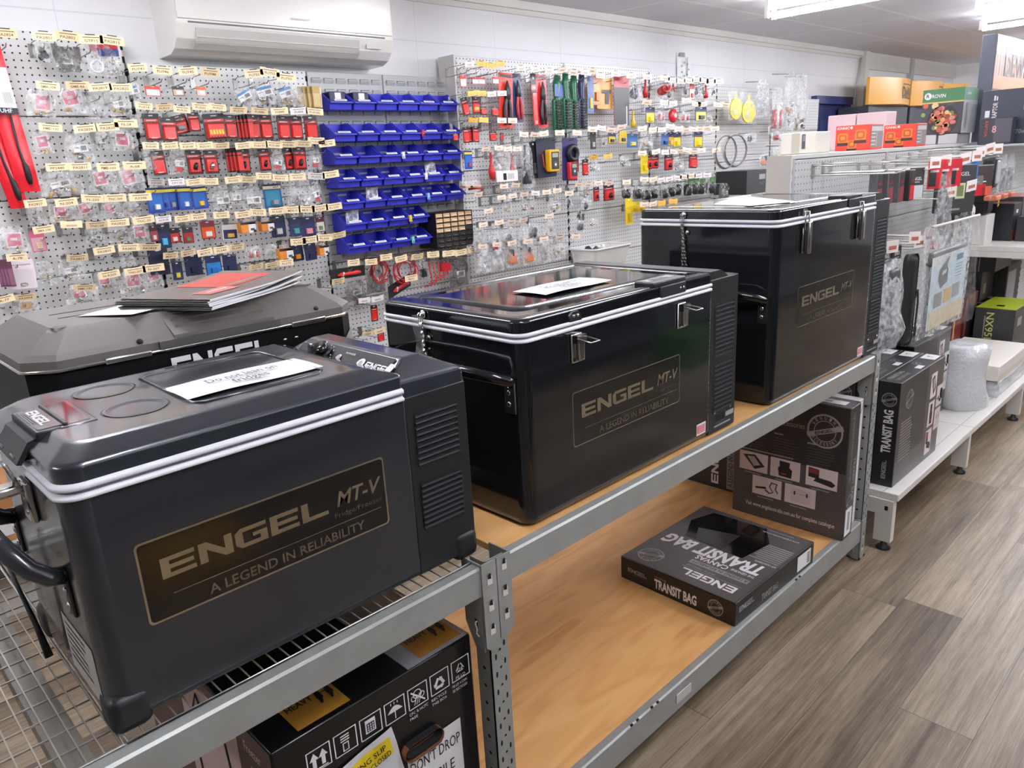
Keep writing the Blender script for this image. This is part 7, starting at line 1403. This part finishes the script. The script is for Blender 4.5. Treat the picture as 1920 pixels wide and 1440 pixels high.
        if k == 'plier':
            m, tc = hexm(cols[0], .3), hexm(cols[1], .35); b.prism(rpoly(0, w, 0, h, w*.08, 2), o, u, v, .003, m); b.rect(F, w*.08, h*.92, w*.92, h*.97, M_CARDK, .004); b.build('backing_card', t); b = MB()
            for s_ in (-1, 1): P = [(0, .60), (s_*.10, .5), (s_*.2, .36), (s_*.2, .2), (s_*.14, .06)]; b.tube([o+u*w*(.5+p[0])+v*h*p[1]+n_*.016 for p in P], [w*.07, w*.1, w*.12, w*.12, w*.08], tc, 8)
            P = [(0, .52), (0, .62), (.02, .72), (.0, .86)]; b.tube([o+u*w*(.5+p[0])+v*h*p[1]+n_*.016 for p in P], [w*.16, w*.2, w*.14, w*.04], hexm('3a3a3c', .3), 8); b.build('hand_tool', t)
        else:
            m = hexm('d8222e', .25); L = .20; F3 = (o+u*w*.0, (u), (v+X_*-.09).normalized())
            b.sheet(F3, 3, 10, lambda p, q: (p*w, q*h, .006*math.sin(9*q)+.008*math.sin(3.1*p)), m); b.sheet(F3, 3, 10, lambda p, q: (p*w, q*h, -.004), m, True); b.build('packet_skin', t)
            b = MB(); b.rect(F3, w*.05, h*.55, w*.95, h*.82, M_PAPER, .016); b.rect(F3, w*.05, h*.52, w*.95, h*.56, hexm('2a2c38'), .017); b.text(F3, 'UHF', w*.2, h*.528, .02, M_PAPER, w*.5, .01, off=.018); [b.rect(F3, w*(.5+.06*i), h*.59, w*(.53+.06*i), h*.66, M_GREYP, .017) for i in range(6)]; b.rect(F3, w*.1, h*.77, w*.6, h*.80, hexm('d8222e'), .0175); b.build('paper_insert', t)
            b = MB(); q3 = lambda a, c: F3[0]+F3[1]*w*a+F3[2]*h*c+n_*.02; b.tube([q3(.55, .52), q3(.5, .3), q3(.55, .2), q3(.6, .17), q3(.6, .09), q3(.6, .05)], [.004, .004, .005, .010, .011, .006], M_BLK, 8); b.build('antenna_whip', t)
    elif k == 'brush':
        m = hexm(cols[0], .35); b = MB(); b.tube([o+u*w*.55+v*h*.98, o+u*w*.45+v*h*.8, o+u*w*.5+v*h*.58, o+u*w*.5+v*h*.5], [w*.22, w*.26, w*.2, w*.36], m, 8); b.rbox(x-w*.42, x+w*.42, Yd-.012, Yd+.010, z-h*.5, z+h*.05, .005, m, 2); t = mk('wire_brush', 'brush'); b.build('brush_handle', t)
        b = MB(); [b.box(x-w*.3+w*.15*(j % 4), x-w*.3+w*.15*(j % 4)+w*.07, Yd-.030, Yd-.011, z-h*.47+h*.05*(j//4), z-h*.47+h*.05*(j//4)+h*.03, hexm('3a3c38')) for j in range(40)]; b.build('bristles', t)
        if 'blue tag' in label: b = MB(); b.rect(F, w*.05, h*.60, w*.95, h*.82, hexm('3a5a9a'), .02); b.build('sleeve_tag', t)
    elif k == 'meter':
        t = mk('meter_pack', 'meter'); b = MB(); b.prism(rpoly(0, w, 0, h, w*.06, 2), o, u, v, .003, hexm(cols[0], .3)); b.lines(F, w*.15, h*.94, w*.6, 3, h*.04, M_GREYP); b.build('backing_card', t); m = hexm(cols[1], .35); b = MB(); cl = 'clamp' in label
        if cl:
            b.rbox(x-w*.28, x+w*.22, Yd-.04, Yd-.004, z-h*.48, z-h*.06, .01, m, 2); b.tube([V((x+.004+w*.28*math.cos(a_*.5), Yd-.025, z+h*.14+w*.28*math.sin(a_*.5))) for a_ in range(13)], w*.12, M_BLK, 8, True); G = front(x-w*.22, Yd-.0405, z-h*.42)
        else: b.rbox(x-w*.1, x+w*.42, Yd-.05, Yd-.004, z-h*.36, z+h*.20, .008, m, 2); b.tube([o+u*w*.2+v*h*.6+n_*.02, o+u*w*.25+v*h*.3+n_*.02, o+u*w*.4+v*h*.15+n_*.02], .004, hexm('b0302c'), 6); G = front(x-w*.04, Yd-.0505, z-h*.32)
        ww = w*.4; b.rect(G, 0, h*.02, ww, h*(.34 if cl else .46), M_BLK); b.rect(G, ww*.12, h*(.22 if cl else .32), ww*.88, h*(.31 if cl else .43), hexm('9aa090'), .001); b.disc(G, ww*.5, h*.14, ww*.3, hexm('4a4a4c'), .002, 16); b.disc(G, ww*.5, h*.14, ww*.12, M_PAPER, .003, 10); b.build('meter_body', t)
    elif k in ('coil', 'coil2'):
        b = MB(); R1 = hexm('c4222a', .3); n1 = 5
        for j in range(n1):
            m = R1 if (j != 2 or 'tangle' in label) else M_BLK; cx_, cz_ = r.uniform(-.12, .12)*w, r.uniform(-.1, .1)*h; rw, rh = w*r.uniform(.25, .45), h*r.uniform(.3, .48); ph = r.random()*6
            if k == 'coil': b.tube([V((x+cx_+rw*math.cos(a_*.42+ph), Yd-.006*j+.006*math.sin(a_*1.3+ph), z+cz_+rh*math.sin(a_*.42+ph)*(1+.15*math.sin(3*a_*.42)))) for a_ in range(15)], .0032, m, 5, True)
            else: xx = x-w*.4+w*.17*j; b.tube([(xx, Yd, z+h*.5), (xx+.003, Yd-.01, z), (xx+.006, Yd-.01, z-h*.4+.01*j), (xx-.05, Yd-.012, z-h*.42+.012*j)], .004, R1, 5)
        if k == 'coil2': b.rbox(x+w*.05, x+w*.42, Yd-.02, Yd+.01, z+h*.05, z+h*.38, .004, R1, 2)
        fin(b, 'cable_coil', 'cable')
    elif k == 'kit':
        t = mk('tool_pack', 'tool'); b = MB(); sl = .35 if 'slanted' in label else 0; U2 = V((1, 0, sl)).normalized(); G = (V((x-w*.5, Yd, z-h*.5-sl*w*.4)), U2, Z_); b.prism([(0, 0), (w, 0), (w, h), (0, h)], G[0], U2, Z_, .003, hexm('221f20')); b.build('backing_card', t); b = MB(); b.tube([G[0]+U2*w*(.18+.11*i)+Z_*h*(.42+.04*(i % 2))-Y_*.012 for i in range(7)], [.004, .010, .008, .010, .009, .011, .006], hexm('e02a22', .3), 8)
        b.tube([G[0]+U2*w*.30+Z_*h*.30-Y_*.016, G[0]+U2*w*.36+Z_*h*.62-Y_*.016], .006, M_PAPER, 6); b.build('hand_tool', t)
    elif k in ('redtool', 'ytool', 'redknob'):
        m = hexm('c8282c' if k != 'ytool' else 'e6bc1c', .3); b = MB()
        if k == 'redknob': b.ball((x, Yd, z), w*.45, m, (1, .5, 1), 14); b.ball((x, Yd-.02, z), w*.16, M_PAPER, (1, .4, 1), 10)
        elif h < w: b.tube([(x-w*.5, Yd, z), (x, Yd, z+.003), (x+w*.5, Yd, z)], h*.4, m, 6)
        else: b.tube([(x, Yd, z+h*.5), (x, Yd, z+h*.1), (x, Yd, z-h*.2), (x+w*.1, Yd, z-h*.5)], [w*.14, w*.16, w*.4, w*.32], m, 8)
        b.tube([(x, Yd, z+h*.45), (x, Yd+.01, z+h*.5+.012), (x, 3.4195, z+h*.5+.012)], .0018, M_HOOK, 5); fin(b, 'hanging_tool', 'tool')
    elif k in ('bottle', 'gbottle'):
        t = mk('plug_pack', 'pack'); b = MB(); b.tube([(x, Yd, z-h*.48), (x, Yd, z-h*.3), (x, Yd, z+h*.1), (x, Yd, z+h*.22)], [w*.36, w*.42, w*.42, w*.25], hexm('262628' if k == 'bottle' else '2f332c', .25), 10); b.build('plug', t); b = MB(); sheetbag(b, F, w*1.15, h*1.25, w*.7, M_CLEAR, seed); b.build('bag_skin', t)
        if k == 'gbottle': b = MB(); b.rect(F, 0, h*.72, w, h*1.05, hexm('4a7a3a'), .02); b.build('header_card', t)
    elif k == 'disc':
        t = mk('disc_pack', 'pack'); b = MB(); b.prism([(w*.5+w*.42*math.cos(a_*.21), h*.42+h*.38*math.sin(a_*.21)) for a_ in range(30)], o, u, v, .012, mat('yellow_clear_disc', (206, 194, 52), .2, coat=.3)); b.rect(F, w*.42, h*.75, w*.58, h*.98, hexm('d8cc60'), .008); b.build('disc', t); b = MB(); sheetbag(b, F, w, h*1.05, .03, M_CLEAR, seed, False, False); b.build('bag_skin', t)
    elif k == 'ring':
        b = MB(); [b.tube([V((x+(w*.46-.006*j)*math.cos(a_*.35), Yd-.01*j, z+(h*.48-.006*j)*math.sin(a_*.35))) for a_ in range(18)], .006, hexm('77777a' if j else 'c9b8ae'), 6, True) for j in range(2)]; fin(b, 'hose_loop', 'hose')
GRP = {'rcard': 'red blister cards', 'bag_pink': 'clear bags with pink cards', 'bag_clear': 'clear bags of small parts', 'bottle': 'black capped plugs', 'gbottle': 'plugs with green headers'}
sd = 0
for name, Yd, row in ITEMS:
    for i, (kind, x, z, w, h, d) in enumerate(row):
        sd += 1; k0 = kind.split(':')[0]
        item(kind, x, z, w, h, 0, Yd+((i % 3)-1)*.009, '%s, %s in %s' % (d, ordn(i), name), GRP.get(k0), sd)
# picture sheet on the wall, small extras
t = MB(); F = front(5.375, RY1-.004, 2.05); t.sheet(F, 4, 6, lambda p, q: (p*.205, q*.225, .003+.004*math.sin(5*q+2*p)), M_PAPER); t.rect(F, .03, .17, .10, .20, M_GREYP, .012); 
for k in range(7): a = k*.9; t.rect(F, .10+.05*math.cos(a), .075+.05*math.sin(a), .112+.05*math.cos(a), .085+.05*math.sin(a), M_CARTD, .012)
t.rect(F, .13, .03, .14, .17, M_GREYP, .012); tag(t.build('picture_sheet', None, F[0]), 'clear sheet with black line drawings stuck above the far pegboards', 'sheet')
t = thing('storage_tub', 'white open plastic tub on the pegboard behind the middle fridge', 'tub', (3.98, 3.28, .80)); b = MB(); TB = mat('tub_plastic', (226, 224, 220), .45)
loft(b, [(rpoly(3.86, 4.23, 3.20, 3.38, .03), .80), (rpoly(3.84, 4.25, 3.17, 3.40, .04), .915)], TB, True, False); loft(b, [(rpoly(3.845, 4.245, 3.175, 3.395, .04), .915), (rpoly(3.865, 4.225, 3.205, 3.375, .03), .806)], TB, True, False)
b.box(3.87, 4.22, 3.21, 3.37, .80, .806, TB); b.build('tub_body', t)
MB().tube([(p[0], p[1], .918) for p in rpoly(3.838, 4.252, 3.168, 3.402, .04)], .007, TB, 8, True).build('tub_rim', t)
b = MB(); crumbs(b, (V((3.88, 3.29, .82)), X_, Z_), .32, .16, .1, 14, [M_PAPER, hexm('8a8884'), hexm('3c3c3e')], 5, .1, .6); b.build('loose_contents', t)
simple('display_case', 'black display box with grey stickers low at the far end of the wall', 5.70, 6.05, 3.12, 3.40, 1.15, 1.335, hexm('2a2a2c'), [('f', .2, .11, .3, .15, M_GREYP), ('f', .21, .07, .29, .09, M_DIMP)])
t = thing('display_shelf', 'small steel shelf carrying the black display box at the far end', 'shelf', (5.9, 3.3, 1.13)); MB().box(5.66, 6.4, 3.10, 3.419, 1.13, 1.149, M_GOND).build('shelf_plate', t)
